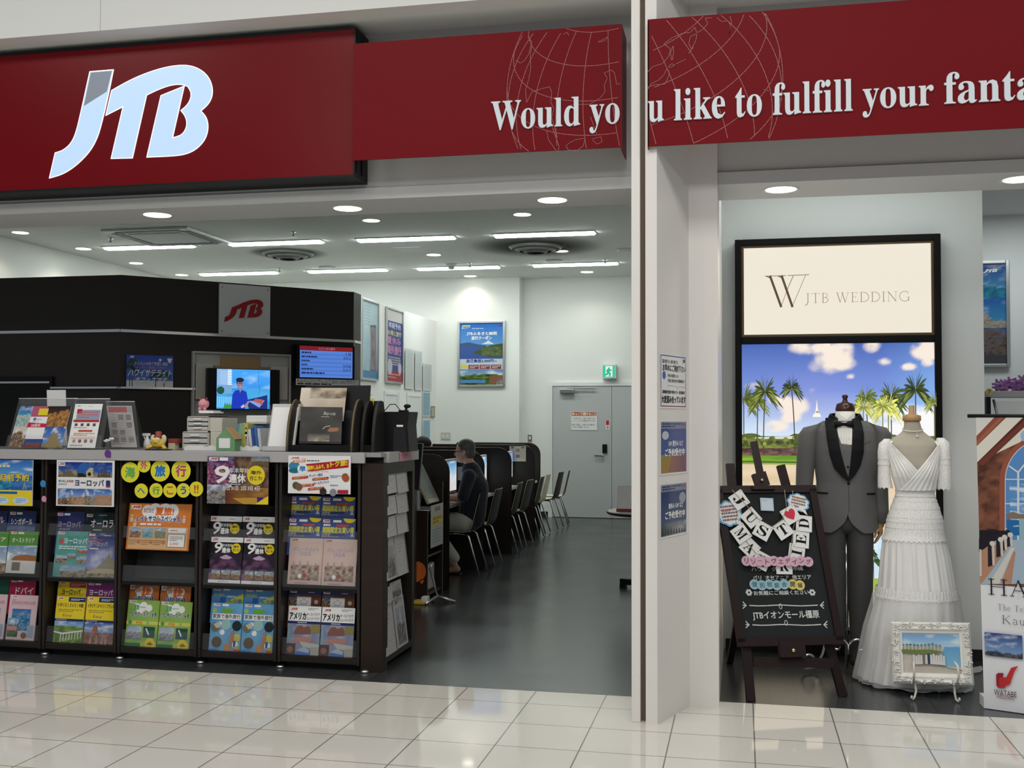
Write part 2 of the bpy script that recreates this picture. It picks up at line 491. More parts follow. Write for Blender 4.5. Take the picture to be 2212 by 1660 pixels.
class Page:
    """A flat print w by h metres; artwork is laid in thin layers, x right, y up, in 0..1 of the page."""
    def __init__(s, w_, h_, base=WHITE, t=0.002, back=None, ext=0.0):
        s.w, s.h, s.n = w_, h_, 0
        s.g = G()
        s.g.box((0, -ext, -t), (w_, h_, 0), back or base)
        if back:
            s.rect(0, 0, 1, 1, base)
    def z(s):
        s.n += 1
        return s.n * 0.00014
    def poly(s, pts, col):
        z = s.z()
        s.g.face([(x * s.w, y * s.h, z) for x, y in pts], col)
        return s
    def rect(s, x0, y0, x1, y1, col):
        return s.poly([(x0, y0), (x1, y0), (x1, y1), (x0, y1)], col)
    def disc(s, x, y, r, col, ry=None, seg=20, a0=0, a1=2 * PI):
        ry = ry or r * s.w / s.h
        return s.poly([(x + r * math.cos(a0 + (a1 - a0) * k / seg), y + ry * math.sin(a0 + (a1 - a0) * k / seg)) for k in range(seg)], col)
    def line(s, pts, wd, col):
        """A drawn line; wd in metres."""
        z = s.z()
        p = [Vector((x * s.w, y * s.h)) for x, y in pts]
        for a, b in zip(p, p[1:]):
            d = (b - a)
            if d.length < 1e-6:
                continue
            n = Vector((-d.y, d.x)).normalized() * wd / 2
            e = d.normalized() * wd * 0.3
            s.g.face([(*(a - n - e), z), (*(b - n + e), z), (*(b + n + e), z), (*(a + n - e), z)], col)
        return s
    def photo(s, x0, y0, x1, y1, f, nx=14, ny=14):
        z = s.z()
        if nx < 30:
            nx, ny = int(nx * 1.9), int(ny * 1.9)
        cs = [[f(i / nx, j / ny) for i in range(nx + 1)] for j in range(ny + 1)]
        for j in range(ny):
            for i in range(nx):
                q = [(i, j), (i + 1, j), (i + 1, j + 1), (i, j + 1)]
                s.g.face([((x0 + (x1 - x0) * a / nx) * s.w, (y0 + (y1 - y0) * b / ny) * s.h, z) for a, b in q], [cs[b][a] for a, b in q])
        return s
    def text(s, t, x0, y0, x1, y1, col, bold=0.0, rot=0.0, slant=0.0, keep=False):
        vs, fs, asp = glyphs(t)
        W, H_ = (x1 - x0) * s.w, (y1 - y0) * s.h
        if keep:                              # keep the letters' own proportions, centred
            W2 = min(W, H_ * asp); H2 = W2 / asp
            ox, oy = (W - W2) / 2, (H_ - H2) / 2
        else:
            W2, H2, ox, oy = W, H_, 0, 0
        z = s.z()
        cx, cy = (x0 + x1) / 2 * s.w, (y0 + y1) / 2 * s.h
        cr, sr = math.cos(rot), math.sin(rot)
        st = [(0, 0)] if not bold else [(-bold, 0), (bold, 0), (0, bold), (0, -bold)]
        for dx, dy in st:
            P = []
            z += .00003
            for u, v in vs:
                a = ox + u * W2 - W / 2 + dx * H2 + slant * (v - .5) * H2
                b = oy + v * H2 - H_ / 2 + dy * H2
                P.append((cx + a * cr - b * sr, cy + a * sr + b * cr, z))
            s.g.mesh(P, fs, col)
        return s
    def lines(s, x0, y0, x1, y1, n, col, fill=0.45, seed=0):
        """Small print too fine to read: rows of short word-length dashes."""
        rd = random.Random(seed + n)
        z = s.z()
        for i in range(n):
            y = y1 - (i + 0.75) * (y1 - y0) / n
            hh = (y1 - y0) / n * fill
            x = x0
            end = x1 if i < n - 1 else x0 + (x1 - x0) * rd.uniform(.5, .95)
            while x < end:
                e = min(x + (x1 - x0) * rd.uniform(.05, .18), end)
                s.g.face([(x * s.w, y * s.h, z), (e * s.w, y * s.h, z), (e * s.w, (y + hh) * s.h, z), (x * s.w, (y + hh) * s.h, z)], col)
                x = e + (x1 - x0) * .025
        return s
    def bake(s, name, BL, BR, TL, label=None, cat=None, mats=None, parent=None, group=None):
        """Fit the page to three measured corners (the sheet may stand skewed in its holder)."""
        BL, BR, TL = Vector(BL), Vector(BR), Vector(TL)
        r, u = (BR - BL) / s.w, (TL - BL) / s.h
        n = r.cross(u).normalized()
        mt = Matrix((r, u, n)).transposed().to_4x4()
        mt.translation = BL
        s.g.xf(mt)
        if parent is not None:
            return s.g.build(name, mats or M['print'], parent)
        return solo(name, s.g, mats or M['print'], label, cat, group)
    def frame_of(s, o, r, u):
        r, u = Vector(r).normalized(), Vector(u).normalized()
        n = r.cross(u).normalized()
        mt = Matrix((r, u, n)).transposed().to_4x4()
        mt.translation = Vector(o)
        return mt
    def put(s, name, o, r, u, label=None, cat=None, mats=None, parent=None, group=None):
        """o = lower-left corner, r / u = directions of the page's right and up."""
        mt = s.frame_of(o, r, u)
        ob = bpy.data.objects.new(name, s.g.data(name, mats or M['print']))
        C.objects.link(ob)
        if parent is not None:
            mt.translation = mt.translation - WORLD.get(parent.name, Vector())
            ob.parent = parent
        ob.matrix_local = mt
        if label:
            tag(ob, label, cat, group)
        return ob
EX, EZ = Vector((1, 0, 0)), Vector((0, 0, 1))
LOGO_J = [(535, 427), (677, 415), (640, 600), (598, 770), (575, 835), (545, 890), (505, 940), (440, 1000), (370, 1043), (293, 1065), (328, 912), (370, 900), (410, 870), (437, 830), (455, 780), (470, 720), (497, 600)]
LOGO_CAP = [(539, 431), (671, 420), (640, 548), (497, 638)]
LOGO_TB = [(665, 540), (760, 485), (860, 440), (960, 407), (1040, 391), (1110, 387), (1170, 400), (1220, 430), (1255, 475), (1270, 530), (1266, 580), (1242, 625), (1200, 662), (1230, 695), (1243, 740), (1240, 790), (1220, 840), (1180, 885), (1130, 915), (1060, 932), (875, 940), (960, 570), (1100, 513), (1030, 822), (1080, 808), (1108, 775), (1116, 730), (1103, 690), (1078, 660), (1115, 630), (1138, 590), (1140, 550), (1120, 517), (1080, 503), (1020, 508), (950, 532), (875, 568), (790, 945), (662, 948), (733, 638), (630, 690)]
def soften(P):
    """Round the gentle bends of an outline, keep its sharp corners."""
    for _ in range(2):
        Q, n = [], len(P)
        for i in range(n):
            a, b, c = Vector(P[i - 1]), Vector(P[i]), Vector(P[(i + 1) % n])
            if (b - a).angle(c - b) < .62:
                Q += [tuple(b + (a - b) * .25), tuple(b + (c - b) * .25)]
            else:
                Q.append(P[i])
        P = Q
    return P
LOGO_J, LOGO_TB = soften(LOGO_J), soften(LOGO_TB)

# ================================================================== THE SETTING
Y0, YF, YS = 6.32, 6.25, 6.68          # tile edge, fascia face, rear of the soffit
ZS, ZC = 2.955, 4.0                    # soffit and shop ceiling heights
struct('floor_mall', G().box((-9, -5, -0.1), (5, Y0, 0)), M['tile'])
struct('floor_shop', G().box((-11, Y0, -0.1), (5, 18.2, 0)), M['plank'])
struct('wall_back', G().box((-11, 17.5, 0), (-3.62, 17.95, ZC)), M['wall'])
struct('wall_back_recess', G().box((-3.62, 17.75, 0), (-0.15, 17.95, ZC)), M['wall'])
struct('wall_left', G().box((-11.2, Y0, 0), (-9.5, 17.95, ZC)), M['wall'])
struct('wall_right', G().box((-0.30, 6.45, 0), (-0.17, 17.95, ZC)), M['wall'])
struct('wall_partition', G().box((-5.25, 13.35, 0), (-5.05, 17.5, 3.28)), M['wall'])
struct('ceiling', G().box((-11.2, YS, ZC), (-0.15, 18.0, ZC + .1)), M['ceil'])
g = G().box((-9, YF, ZS), (-0.56, YS, 6)).box((-9, YF - .025, ZS), (-0.56, YF, ZS + .07))
struct('wall_fascia', g, M['fascia'])
g = G().box((-0.50, YF, ZS), (5, YS, 6)).box((-0.50, YF - .025, ZS), (5, YF, ZS + .07))
struct('wall_fascia_right', g, M['fascia'])
struct('trim_1', G().box((-9, 5.85, 3.985), (5, YF, 6)), M['ceil'])
struct('trim_3', G().box((-3.843, 5.848, 3.985), (-3.838, 5.852, 6)), M['nichewall'])
# columns at the shop line: a narrow left pier, a shadow gap, a right pier with a splayed cheek
cl = PZ(1364.4, 1560)
struct('wall_pier', G().box((cl.x, 5.79, 0), (-0.535, YS, 6), bev=.004), M['column'])
struct('trim_2', G().box((-0.535, 5.83, 0), (-0.505, YS, 6)), M['seam'])
g = G().prism([(-0.505, 5.775, 0), (-0.443, 5.765, 0), (-0.294, 6.178, 0), (-0.133, 6.183, 0), (-0.133, 7.8, 0), (-0.16, 7.8, 0), (-0.16, 6.5, 0), (-0.505, 6.5, 0)], (0, 0, 6))
struct('wall_splayed_pier', g, M['column'])
# wedding display bay
YW = 7.78
struct('wall_display', G().box((-0.133, YW, 0), (1.602, YW + .18, 3.4)), M['wallpale'])
struct('baseboard_display', G().box((-0.12, YW - .012, 0), (1.602, YW, 0.075)), M['blackm'])
struct('wall_beyond', G().box((-0.1, 10.0, 0), (5, 10.2, 3.4)), M['wallpale'])
struct('ceiling_display', G().box((-0.16, YS, 3.4), (5, 10.2, 3.5)), M['ceil'])

# back door: two grey leaves in a white frame
dl, dr = PY(1200, 835, 17.72), PY(1420, 835, 17.72)
DX = [PY(1194, 900, 17.74).x, PY(1322, 900, 17.74).x, PY(1322, 900, 17.74).x + .55]
zt = 2.185
fr = struct('door_1', G().box((DX[0] - .07, 17.70, 0), (DX[0], 17.75, zt + .06)).box((DX[2], 17.70, 0), (DX[2] + .07, 17.75, zt + .06)).box((DX[0] + .0005, 17.70, zt), (DX[2] - .0005, 17.75, zt + .06)), M['white'])
struct('door_leaf', G().box((DX[0] + .004, 17.715, 0.01), (DX[1] - .004, 17.75, zt - .005)), M['door'], fr)
struct('door_leaf', G().box((DX[1] + .004, 17.715, 0.01), (DX[2] - .004, 17.75, zt - .005)), M['door'], fr)
q = PY(1301, 985, 17.7)
h_ = struct('door_handle', G().box((q.x - .13, 17.66, q.z - .012), (q.x + .02, 17.68, q.z + .012), bev=.006).tube([(q.x, 17.715, q.z), (q.x, 17.66, q.z)], .014), M['chrome'], fr)
q = PY(1307, 970, 17.7)
struct('door_lock', G().box((q.x - .045, 17.69, q.z - .075), (q.x + .035, 17.715, q.z + .075), bev=.01), M['black'], fr)
a, b = PY(1208, 841, 17.6), PY(1239, 850, 17.6)
struct('door_closer', G().box((a.x, 17.63, b.z), (b.x, 17.715, a.z), bev=.01).box((b.x - .1, 17.66, a.z), (b.x + .35, 17.68, a.z + .015)), M['alu'], fr)
struct('baseboard_back', G().box((-11, 17.485, 0), (-3.62, 17.5, .09)).box((-3.62, 17.735, 0), (DX[0] - .07, 17.75, .09)), M['blackm'])
# white doors set in the low partition on the left
for i, (xa, xb, yt) in enumerate(((829, 859, 845), (878, 909, 849))):
    a, b = PX(xa, yt, -5.05), PX(xb, yt, -5.05)
    d_ = struct('door_%d' % (i + 2), G().box((-5.05, a.y, 0), (-5.035, a.y + .06, a.z)).box((-5.05, b.y - .06, 0), (-5.035, b.y, a.z)).box((-5.05, a.y + .0605, a.z - .05), (-5.035, b.y - .0605, a.z)), M['white'])
    struct('door_leaf', G().box((-5.05, a.y + .06, 0.01), (-5.043, b.y - .06, a.z - .05)), M['wallpale'], d_)
    struct('door_gap_shade', G().box((-5.05, b.y, 0.0), (-5.034, b.y + .02, a.z)), M['nichewall'], d_)  # raised grey strip: the gap's shade put into its colour

# ================================================================== SIGNS OVER THE SHOP FRONT
class PPage(Page):
    """A page on a plane Y = const addressed by the place where a pixel's ray meets that plane."""
    def __init__(s, x0, z0, x1, z1, Y, base, t=0.002, back=None):
        super().__init__(x1 - x0, z1 - z0, base, t, back)
        s.o, s.Y = Vector((x0, Y, z0)), Y
    def q(s, px, py):
        p = PY(px, py, s.Y)
        return ((p.x - s.o.x) / s.w, (p.z - s.o.z) / s.h)
    def at(s, name, mats=None, parent=None, **k):
        return s.put(name, s.o, EX, EZ, mats=mats, parent=parent, **k)

def logo(pg, fx, parts, cols):
    for poly, c in zip(parts, cols):
        pg.poly([fx(*p) for p in poly], c)

YJ = 6.023
sg = thing('illuminated_shop_sign', 'large red sign box with glowing pale blue letters at the top left', 'sign', (-3.6, YJ, 3.06))
a, b, c_ = PY(767, 61.5, YJ), PY(767, 379, YJ), PY(0, 121.9, YJ)
X1, ZT, ZB = a.x, (a.z + c_.z) / 2, b.z + .005
g = G().box((-6.2, YJ + .012, ZB - .012), (X1 + .004, YF, ZT + .012)).box((-6.2, YJ, ZT - .002), (X1 + .004, YJ + .012, ZT + .012)).box((-6.2, YJ, ZB - .012), (X1 + .004, YJ + .012, ZB + .002)).box((X1 - .006, YJ, ZB), (X1 + .004, YJ + .012, ZT))
g.box((X1 + .004, YJ + .03, ZB + .02), (X1 + .008, YJ + .05, ZT - .02)).box((X1 + .004, YJ + .12, ZB + .02), (X1 + .01, YJ + .14, ZT - .02))
g.build('sign_case', M['black'], sg)
G().box((-6.2, YJ + .002, ZB), (X1 - .004, YJ + .012, ZT)).build('sign_face', M['red'], sg)
M['signglow'] = mat('sign_letter_glow', (0.12, 0.14, 0.16), 0.3, emit=0.92, ecol=(0.50, 0.70, 1.0))
M['signedge'] = mat('sign_letter_edge', (0.9, 0.9, 0.9), 0.3, emit=1.0, ecol=(0.92, 0.95, 1.0))
M['signgrey'] = mat('sign_letter_grey', (0.22, 0.25, 0.30), 0.4, emit=0.12, ecol=(0.45, 0.52, 0.62))
def sign_poly(pts, d0, d1, s=2.765, ox=0, oy=0):
    return G().prism([PY(x / s + ox, y / s + oy, YJ + d0) for x, y in pts], (0, d1 - d0, 0))
def grow(poly, k):
    n = len(poly)
    area = sum(poly[i][0] * poly[(i + 1) % n][1] - poly[(i + 1) % n][0] * poly[i][1] for i in range(n))
    sgn = 1 if area > 0 else -1
    out = []
    for i in range(n):
        p, q, r = Vector(poly[i - 1]), Vector(poly[i]), Vector(poly[(i + 1) % n])
        e1, e2 = (q - p).normalized(), (r - q).normalized()
        n1, n2 = Vector((e1.y, -e1.x)) * sgn, Vector((e2.y, -e2.x)) * sgn
        bis = (n1 + n2)
        bis = bis / max(bis.length_squared / 2, 0.35)
        out.append(tuple(q + bis * k))
    return out
for nm, poly in (('letter_j', LOGO_J), ('letter_tb', LOGO_TB)):
    sign_poly(grow(poly, 1), -.003, .002).build(nm + '_edge', M['signedge'], sg)
    sign_poly(grow(poly, -3), -.005, -.003).build(nm, M['signglow'], sg)
sign_poly(grow(LOGO_CAP, -3), -.007, -.005).build('letter_cap', M['signgrey'], sg)

YP = 5.98
zp0, zp1 = 3.137, 3.836
def curve_px(pg, pts, s, ox, oy, wd, col):
    pg.line([pg.q(x / s + ox, y / s + oy) for x, y in pts], wd, col)
GL = (0.40, 0.17, 0.165)
gc = (PY(1095, 208, YP).x + PY(1691, 173, YP).x) / 2
gr = (PY(1691, 173, YP).x - PY(1095, 208, YP).x) / 2
gz = PY(1393, 195, YP).z + .02
def globe(pg):
    """Graticule of a globe tilted towards the viewer, clipped to the panel."""
    def pt(lat, lon):
        la, lo = math.radians(lat), math.radians(lon)
        v = Vector((math.cos(la) * math.sin(lo), -math.cos(la) * math.cos(lo), math.sin(la)))
        v = Matrix.Rotation(math.radians(32), 3, 'X') @ v
        v = Matrix.Rotation(math.radians(-14), 3, 'Y') @ v
        return v
    def seg(vs, wd):
        run = []
        for v in vs + [None]:
            ok = v is not None and v.y < 0.02
            if ok:
                x, z = ((gc + v.x * gr) - pg.o.x) / pg.w, ((gz + v.z * gr) - pg.o.z) / pg.h
                ok = 0.002 < x < .998 and .004 < z < .996
            if ok:
                run.append((x, z))
            else:
                if len(run) > 1:
                    pg.line(run, wd, GL)
                run = []
    for lat in range(-60, 90, 15):
        seg([pt(lat, lo) for lo in range(-180, 181, 3)], .0032)
    for lon in range(-180, 180, 15):
        seg([pt(la, lon) for la in range(-75, 76, 3)], .0032)
    seg([Vector((math.sin(k * PI / 90), 0, math.cos(k * PI / 90))) for k in range(181)], .0032)
LET = (0.70, 0.76, 0.80)
def raised(t, pts_px, s, ox, oy, d=.012, YP=YP):
    """Cut-out letters standing off the panel: pts_px = left, top, right, bottom measured on it."""
    x0, zt_ = PY(pts_px[0] / s + ox, pts_px[1] / s + oy, YP).x, pts_px[4]
    x1, zb_ = PY(pts_px[2] / s + ox, pts_px[3] / s + oy, YP).x, pts_px[5]
    vs, fs, asp = glyphs(serif(t))
    n = len(vs)
    P = [(x0 + u * (x1 - x0), YP - d, zb_ + v * (zt_ - zb_)) for u, v in vs]
    P2 = [(x, YP, z) for x, y, z in P]
    gg = G().mesh(P, fs)
    cnt = {}
    for f in fs:
        for i, j in zip(f, f[1:] + f[:1]):
            cnt[(i, j)] = 1
    side = [(j, i, i + n, j + n) for (i, j) in cnt if (j, i) not in cnt]
    gg.mesh(P + P2, side)
    return gg
M['letter'] = mat('pale_letter_acrylic', LET, 0.4)
# left panel
pl = thing('slogan_panel', 'dark red slogan panel between the glowing sign and the white pier', 'sign', (-1.5, YP, zp0))
xl, xr = X1 - .12, PY(1341, 100, YP).x
pg = PPage(X1 + .006, zp0, xr, zp1, YP, (0.165, 0.003, 0.0065), .01)
globe(pg)
for pts in ([(880, 490), (905, 440), (950, 425), (990, 415), (1000, 445), (995, 490), (1010, 520), (1000, 560), (1010, 600), (1027, 660)],
            [(885, 175), (905, 200), (890, 260), (870, 290), (850, 303), (830, 290)], [(905, 215), (898, 260), (900, 330), (890, 380), (875, 430), (880, 490)],
            [(1000, 600), (1020, 660), (1035, 700), (1030, 725)], [(1075, 690), (1110, 670), (1160, 660), (1150, 700), (1120, 720), (1080, 718), (1068, 700), (1075, 690)],
            [(1095, 500), (1180, 500), (1230, 470), (1255, 440), (1250, 410), (1265, 375), (1250, 350), (1285, 335), (1300, 350)], [(1300, 350), (1310, 405), (1328, 400)],
            [(1222, 200), (1255, 185), (1270, 175), (1255, 195), (1225, 203)], [(1055, 165), (1075, 155), (1080, 170)], [(1195, 665), (1235, 655), (1240, 680), (1215, 690), (1195, 670)], [(1185, 560), (1200, 600), (1215, 640)],
            [(975, 625), (985, 670), (1020, 720)]):
    curve_px(pg, pts, 2.212, 740, 0, .0028, GL)
pg.at('panel_face', M['signprint'], pl)
G().box((xr, YP, zp0 - .012), (xr + .006, YF - .026, zp1)).build('end_plate', M['redm'], pl)
zb_, za_ = PY(1282, 289, YP).z, PY(1246, 210, YP).z
raised('Would yo', (712, 470, 1325, 640, za_, zb_), 2.212, 740, 0).build('raised_lettering', M['letter'], pl)
# right panel, mounted in front of the right pier
YR = 5.735
zp0, zp1 = PY(1399, 316.5, YR).z, PY(1399, 45.3, YR).z
gc = (PY(1095, 208, YR).x + PY(1691, 173, YR).x) / 2
gr = (PY(1691, 173, YR).x - PY(1095, 208, YR).x) / 2
gz = PY(1393, 195, YR).z + .02
pr = thing('slogan_panel', 'dark red slogan panel with globe outline right of the white pier', 'sign', (0.6, YR, zp0))
x0_ = PY(1399, 100, YR).x
pg = PPage(x0_, zp0, 3.2, zp1 + .008, YR, (0.165, 0.003, 0.0065), .01)
globe(pg)
for pts in ([(150, 395), (180, 365), (230, 350), (265, 310), (275, 270), (240, 240), (290, 205), (335, 185), (385, 178), (410, 150), (420, 185), (385, 200), (375, 240), (390, 270), (415, 220), (420, 180), (450, 165), (480, 130), (465, 100), (500, 98)],
            [(150, 480), (190, 465), (245, 462), (265, 420), (268, 395), (255, 375), (240, 410), (210, 440), (170, 460), (150, 490)], [(262, 370), (280, 350), (300, 358), (275, 370), (262, 370)], [(280, 330), (275, 290), (290, 250), (292, 290), (285, 330)],
            [(305, 352), (340, 335), (358, 325)], [(530, 98), (555, 120), (590, 115), (605, 140), (597, 185), (610, 120), (600, 90)], [(375, 295), (400, 260)], [(785, 492), (800, 495), (812, 500)]):
    curve_px(pg, pts, 2.537, 1340, 0, .0028, GL)
pg.at('panel_face', M['signprint'], pr)
G().box((x0_, YR, zp0 - .012), (x0_ + .006, 5.765, zp1)).build('end_plate', M['redm'], pr)
za_ = PY((450 / 2.537) + 1340, 490 / 2.537, YR)
wl, al = PY(1340 + 150 / 2.537, 660 / 2.537, YR).x, PY(1340 + 2212 / 2.537, 560 / 2.537, YR).x
ztop, zbot = PY(1340 + 870 / 2.537, 455 / 2.537, YR).z, PY(1340 + 1330 / 2.537, 648 / 2.537, YR).z
# each word where it stands on the panel
for wrd, xa, xb, desc in (('u', 152, 238, 0), ('like', 293, 573, 0), ('to', 628, 773, 0), ('fulfill', 832, 1268, 0), ('your', 1322, 1710, 1), ('fantasy', 1768, 2480, 1)):
    base_z = PY(1340 + 430 / 2.537, 655 / 2.537, YR).z
    asc = PY(1340 + 1130 / 2.537, 440 / 2.537, YR).z
    xh = PY(1340 + 200 / 2.537, 556 / 2.537, YR).z
    t_ = xh if wrd in ('u', 'your') else (asc if wrd != 'to' else PY(1340 + 655 / 2.537, 485 / 2.537, YR).z)
    raised(wrd, (xa, 0, xb, 0, t_, zbot if desc else base_z - .004), 2.537, 1340, 0, YP=YR).build('raised_lettering', M['letter'], pr)

# ================================================================== CEILING FITTINGS
def downlight(px, py, Z, r, label, group, pw=14, col=(1, .9, .72), spot=2.3):
    p = PZ(px, py, Z)
    t = thing('recessed_downlight', label, 'ceiling light', p, group=group, world=False)
    G().lathe([(r * 1.0, 0.0), (r * 1.18, -0.004), (r * 1.2, 0.0), (r * 1.0, 0.0)], seg=28, cap=(False, False)).build('trim_ring', M['white'], t)
    G().lathe([(0.001, -.0015), (r, -.0015)], seg=28, cap=(True, False)).build('lens', M['downglow'], t)
    lamp('downlight_beam', 'SPOT', (0, 0, -.02), pw, col, r * .8, parent=t, spot=spot)
    return t
for i, (x, y, l) in enumerate(((340, 465, 'under the left half of the glowing red sign'), (751, 451, 'under the right corner of the glowing red sign'), (1193, 433, 'beside the white pier, left bay'), (1687, 410, 'over the wedding display light box'), (2203, 388, 'at the right edge over the banner'))):
    downlight(x, y, ZS, .088, 'large warm downlight in the shop-front soffit ' + l, 'downlights in the shop-front soffit', 14)
for x, y, l in ((44, 503, 'nearest in the row along the left wall'), (180, 538, 'second in the row along the left wall'), (294, 569, 'third in the row along the left wall'), (392.5, 594.4, 'last in the row, just above the brown booth'),
                (802, 477, 'before the second row of tube lights, left'), (1128, 464, 'before the tube lights, near the soffit on the right'), (937, 551, 'beside the square ceiling hatch'), (1212, 543, 'beside the round diffuser with dark smudges'),
                (1016, 597, 'above the framed lake poster'), (1268, 588, 'above the grey back door side')):
    downlight(x, y, ZC, .10, 'small round downlight ' + l, 'downlights in the shop ceiling', 17, (1, .93, .80))
def tube_light(xa, ya, xb, yb, label):
    a, b = PZ(xa, ya, ZC - .01), PZ(xb, yb, ZC - .01)
    L = b.x - a.x
    t = thing('linear_ceiling_light', label, 'ceiling light', (a.x, (a.y + b.y) / 2, ZC), group='linear lights in the shop ceiling', world=False)
    y = .10
    G().box((-.02, -y - .03, -.012), (L + .02, -y, 0)).box((-.02, y, -.012), (L + .02, y + .03, 0)).box((-.02, -y + .001, -.012), (-.001, y - .001, 0)).box((L + .001, -y + .001, -.012), (L + .02, y - .001, 0)).build('housing', M['white'], t)
    G().prism([(0, -y, -.002), (0, y, -.002), (0, y * .6, -.03), (0, -y * .6, -.03)], (L, 0, 0)).build('diffuser', M['lampglow'], t)
for i, c in enumerate(((230, 537, 416, 531), (498, 528, 695, 522), (776, 520, 980, 513), (1070, 510, 1283, 503))):
    tube_light(*c, 'bright tube light in the front row, ' + ('under the square air-conditioning grille', 'second from the left', 'before the square hatch', 'in front of the smudged round diffuser')[i])
for i, c in enumerate(((435, 593, 598, 589), (668, 587, 835, 583), (905, 582, 1076, 576), (1153, 574, 1333, 569))):
    tube_light(*c, 'bright tube light in the back row, ' + ('just over the brown booth', 'second from the left', 'above the framed lake poster', 'nearest the white pier')[i])
# square cassette
a, b, c, d = PZ(240, 497, ZC), PZ(402, 492, ZC), PZ(480, 522, ZC), PZ(312, 527, ZC)
t = thing('ceiling_air_conditioner', 'square white cassette air conditioner with black slots in the ceiling', 'air conditioner', ((a.x + c.x) / 2, (a.y + c.y) / 2, ZC), world=False)
s_ = .60
G().box((-s_, -s_, -.03), (s_, s_, 0), bev=.02).build('panel', M['white'], t)
for k in range(4):
    o = G().box((-s_ * .74, -s_ * .90, -.036), (s_ * .74, -s_ * .70, -.0305)).xf(Matrix.Rotation(k * PI / 2, 4, 'Z')).build('air_slot', M['black'], t)
g = G().box((-s_ * .60, -s_ * .60, -.038), (s_ * .60, s_ * .60, -.0305), bev=.004)
g.build('intake_grille', M['wallpale'], t)
M['ventgrey'] = mat('vent_grey', (.20, .20, .19), .5)
def diffuser(px, py, label, dirty):
    p = PZ(px, py, ZC)
    t = thing('round_air_diffuser', label, 'air vent', p, group='round ceiling diffusers', world=False)
    for r0, r1, z in ((.32, .36, -.035), (.22, .29, -.065), (.12, .18, -.085)):
        G().lathe([(r0, z), (r1, z + .03), (r1 + .015, z + .03), (r0 + .01, z - .012), (r0, z)], seg=32, cap=(False, False)).build('cone_ring', M['ventgrey'], t)
    G().lathe([(.001, -.06), (.06, -.06), (.07, -.05)], seg=20).build('centre_disc', M['nichewall'], t)
    G().lathe([(.001, -.004), (.36, -.004)], seg=32).build('dark_throat', M['black'], t)
diffuser(622, 547, 'round ceiling diffuser between the left tube lights', False)
diffuser(1157, 533, 'round ceiling diffuser ringed with dark dust on the right', True)
# dust smudge around the right one: soot on the ceiling board
sm = mat('dust_smudge', (0.05, 0.05, 0.045), 0.9)
nt = sm.node_tree
tc = nt.nodes.new('ShaderNodeTexCoord'); gr_ = nt.nodes.new('ShaderNodeTexGradient'); gr_.gradient_type = 'SPHERICAL'
mp = nt.nodes.new('ShaderNodeMapping'); mp.inputs['Scale'].default_value = (1 / .95, 1 / .95, 1)
ml = nt.nodes.new('ShaderNodeMath'); ml.operation = 'MULTIPLY'; ml.inputs[1].default_value = 1.5; ml.use_clamp = True
nt.links.new(tc.outputs['Object'], mp.inputs[0]); nt.links.new(mp.outputs[0], gr_.inputs[0]); nt.links.new(gr_.outputs['Fac'], ml.inputs[0]); nt.links.new(ml.outputs[0], nt.nodes['Principled BSDF'].inputs['Alpha'])
p = PZ(1157, 533, ZC)
o = G().lathe([(.001, -.002), (.95, -.002)], seg=40, cap=(True, False)).build('dust_stain', sm, loc=p)
tag(o, 'dark dust stain spread over the ceiling around the right diffuser', 'stain')
o['kind'] = 'stuff'
p = PZ(622, 547, ZC)
o2 = o.copy(); C.objects.link(o2); o2.location = p; o2.scale = (.62, .62, 1); tag(o2, 'faint dust stain on the ceiling around the left diffuser', 'stain')
a, b, c, d = PZ(851, 535, ZC), PZ(905, 533, ZC), PZ(922, 543, ZC), PZ(866, 545, ZC)
solo('ceiling_hatch', G().box((a.x, a.y, ZC - .008), (b.x, d.y, ZC - .001), bev=.004).box((a.x - .02, a.y - .02, ZC - .004), (b.x + .02, d.y + .02, ZC - .0005)), M['wall'], 'square white access hatch in the shop ceiling', 'ceiling hatch')
p = PZ(975, 571, ZC)
t = thing('smoke_detector', 'round smoke detector on the ceiling above a back-row tube light', 'smoke detector', p, world=False)
G().lathe([(.09, 0), (.09, -.02), (.07, -.03)], seg=20).build('base', M['wallpale'], t)
G().lathe([(.05, -.03), (.05, -.06), (.035, -.08)], seg=20).build('sensor_head', M['nichewall'], t)
for x, y, l in ((707, 577, 'between the left back-row tube lights'), (1197, 563, 'before the right back-row tube light'), (1353, 539, 'beside the white pier')):
    solo('ceiling_speaker', G().lathe([(.13, 0), (.13, -.012), (.11, -.016)], PZ(x, y, ZC), 24), M['nichewall'], 'flat grey round speaker in the ceiling ' + l, 'speaker', 'flat round ceiling speakers')
for x, y, l in ((239, 515, 'left of the air conditioner'), (634, 501, 'right of the air conditioner'), (604, 580, 'above the booth sign'), (1015, 569, 'right of the smoke detector'), (1307, 561, 'near the right back tube light')):
    p = PZ(x, y, ZC)
    solo('sprinkler', G().lathe([(.035, 0), (.035, -.006), (.012, -.01), (.012, -.05), (.03, -.055), (.03, -.06)], p, 12), M['alu'], 'tiny metal sprinkler head in the ceiling ' + l, 'sprinkler', 'sprinkler heads')

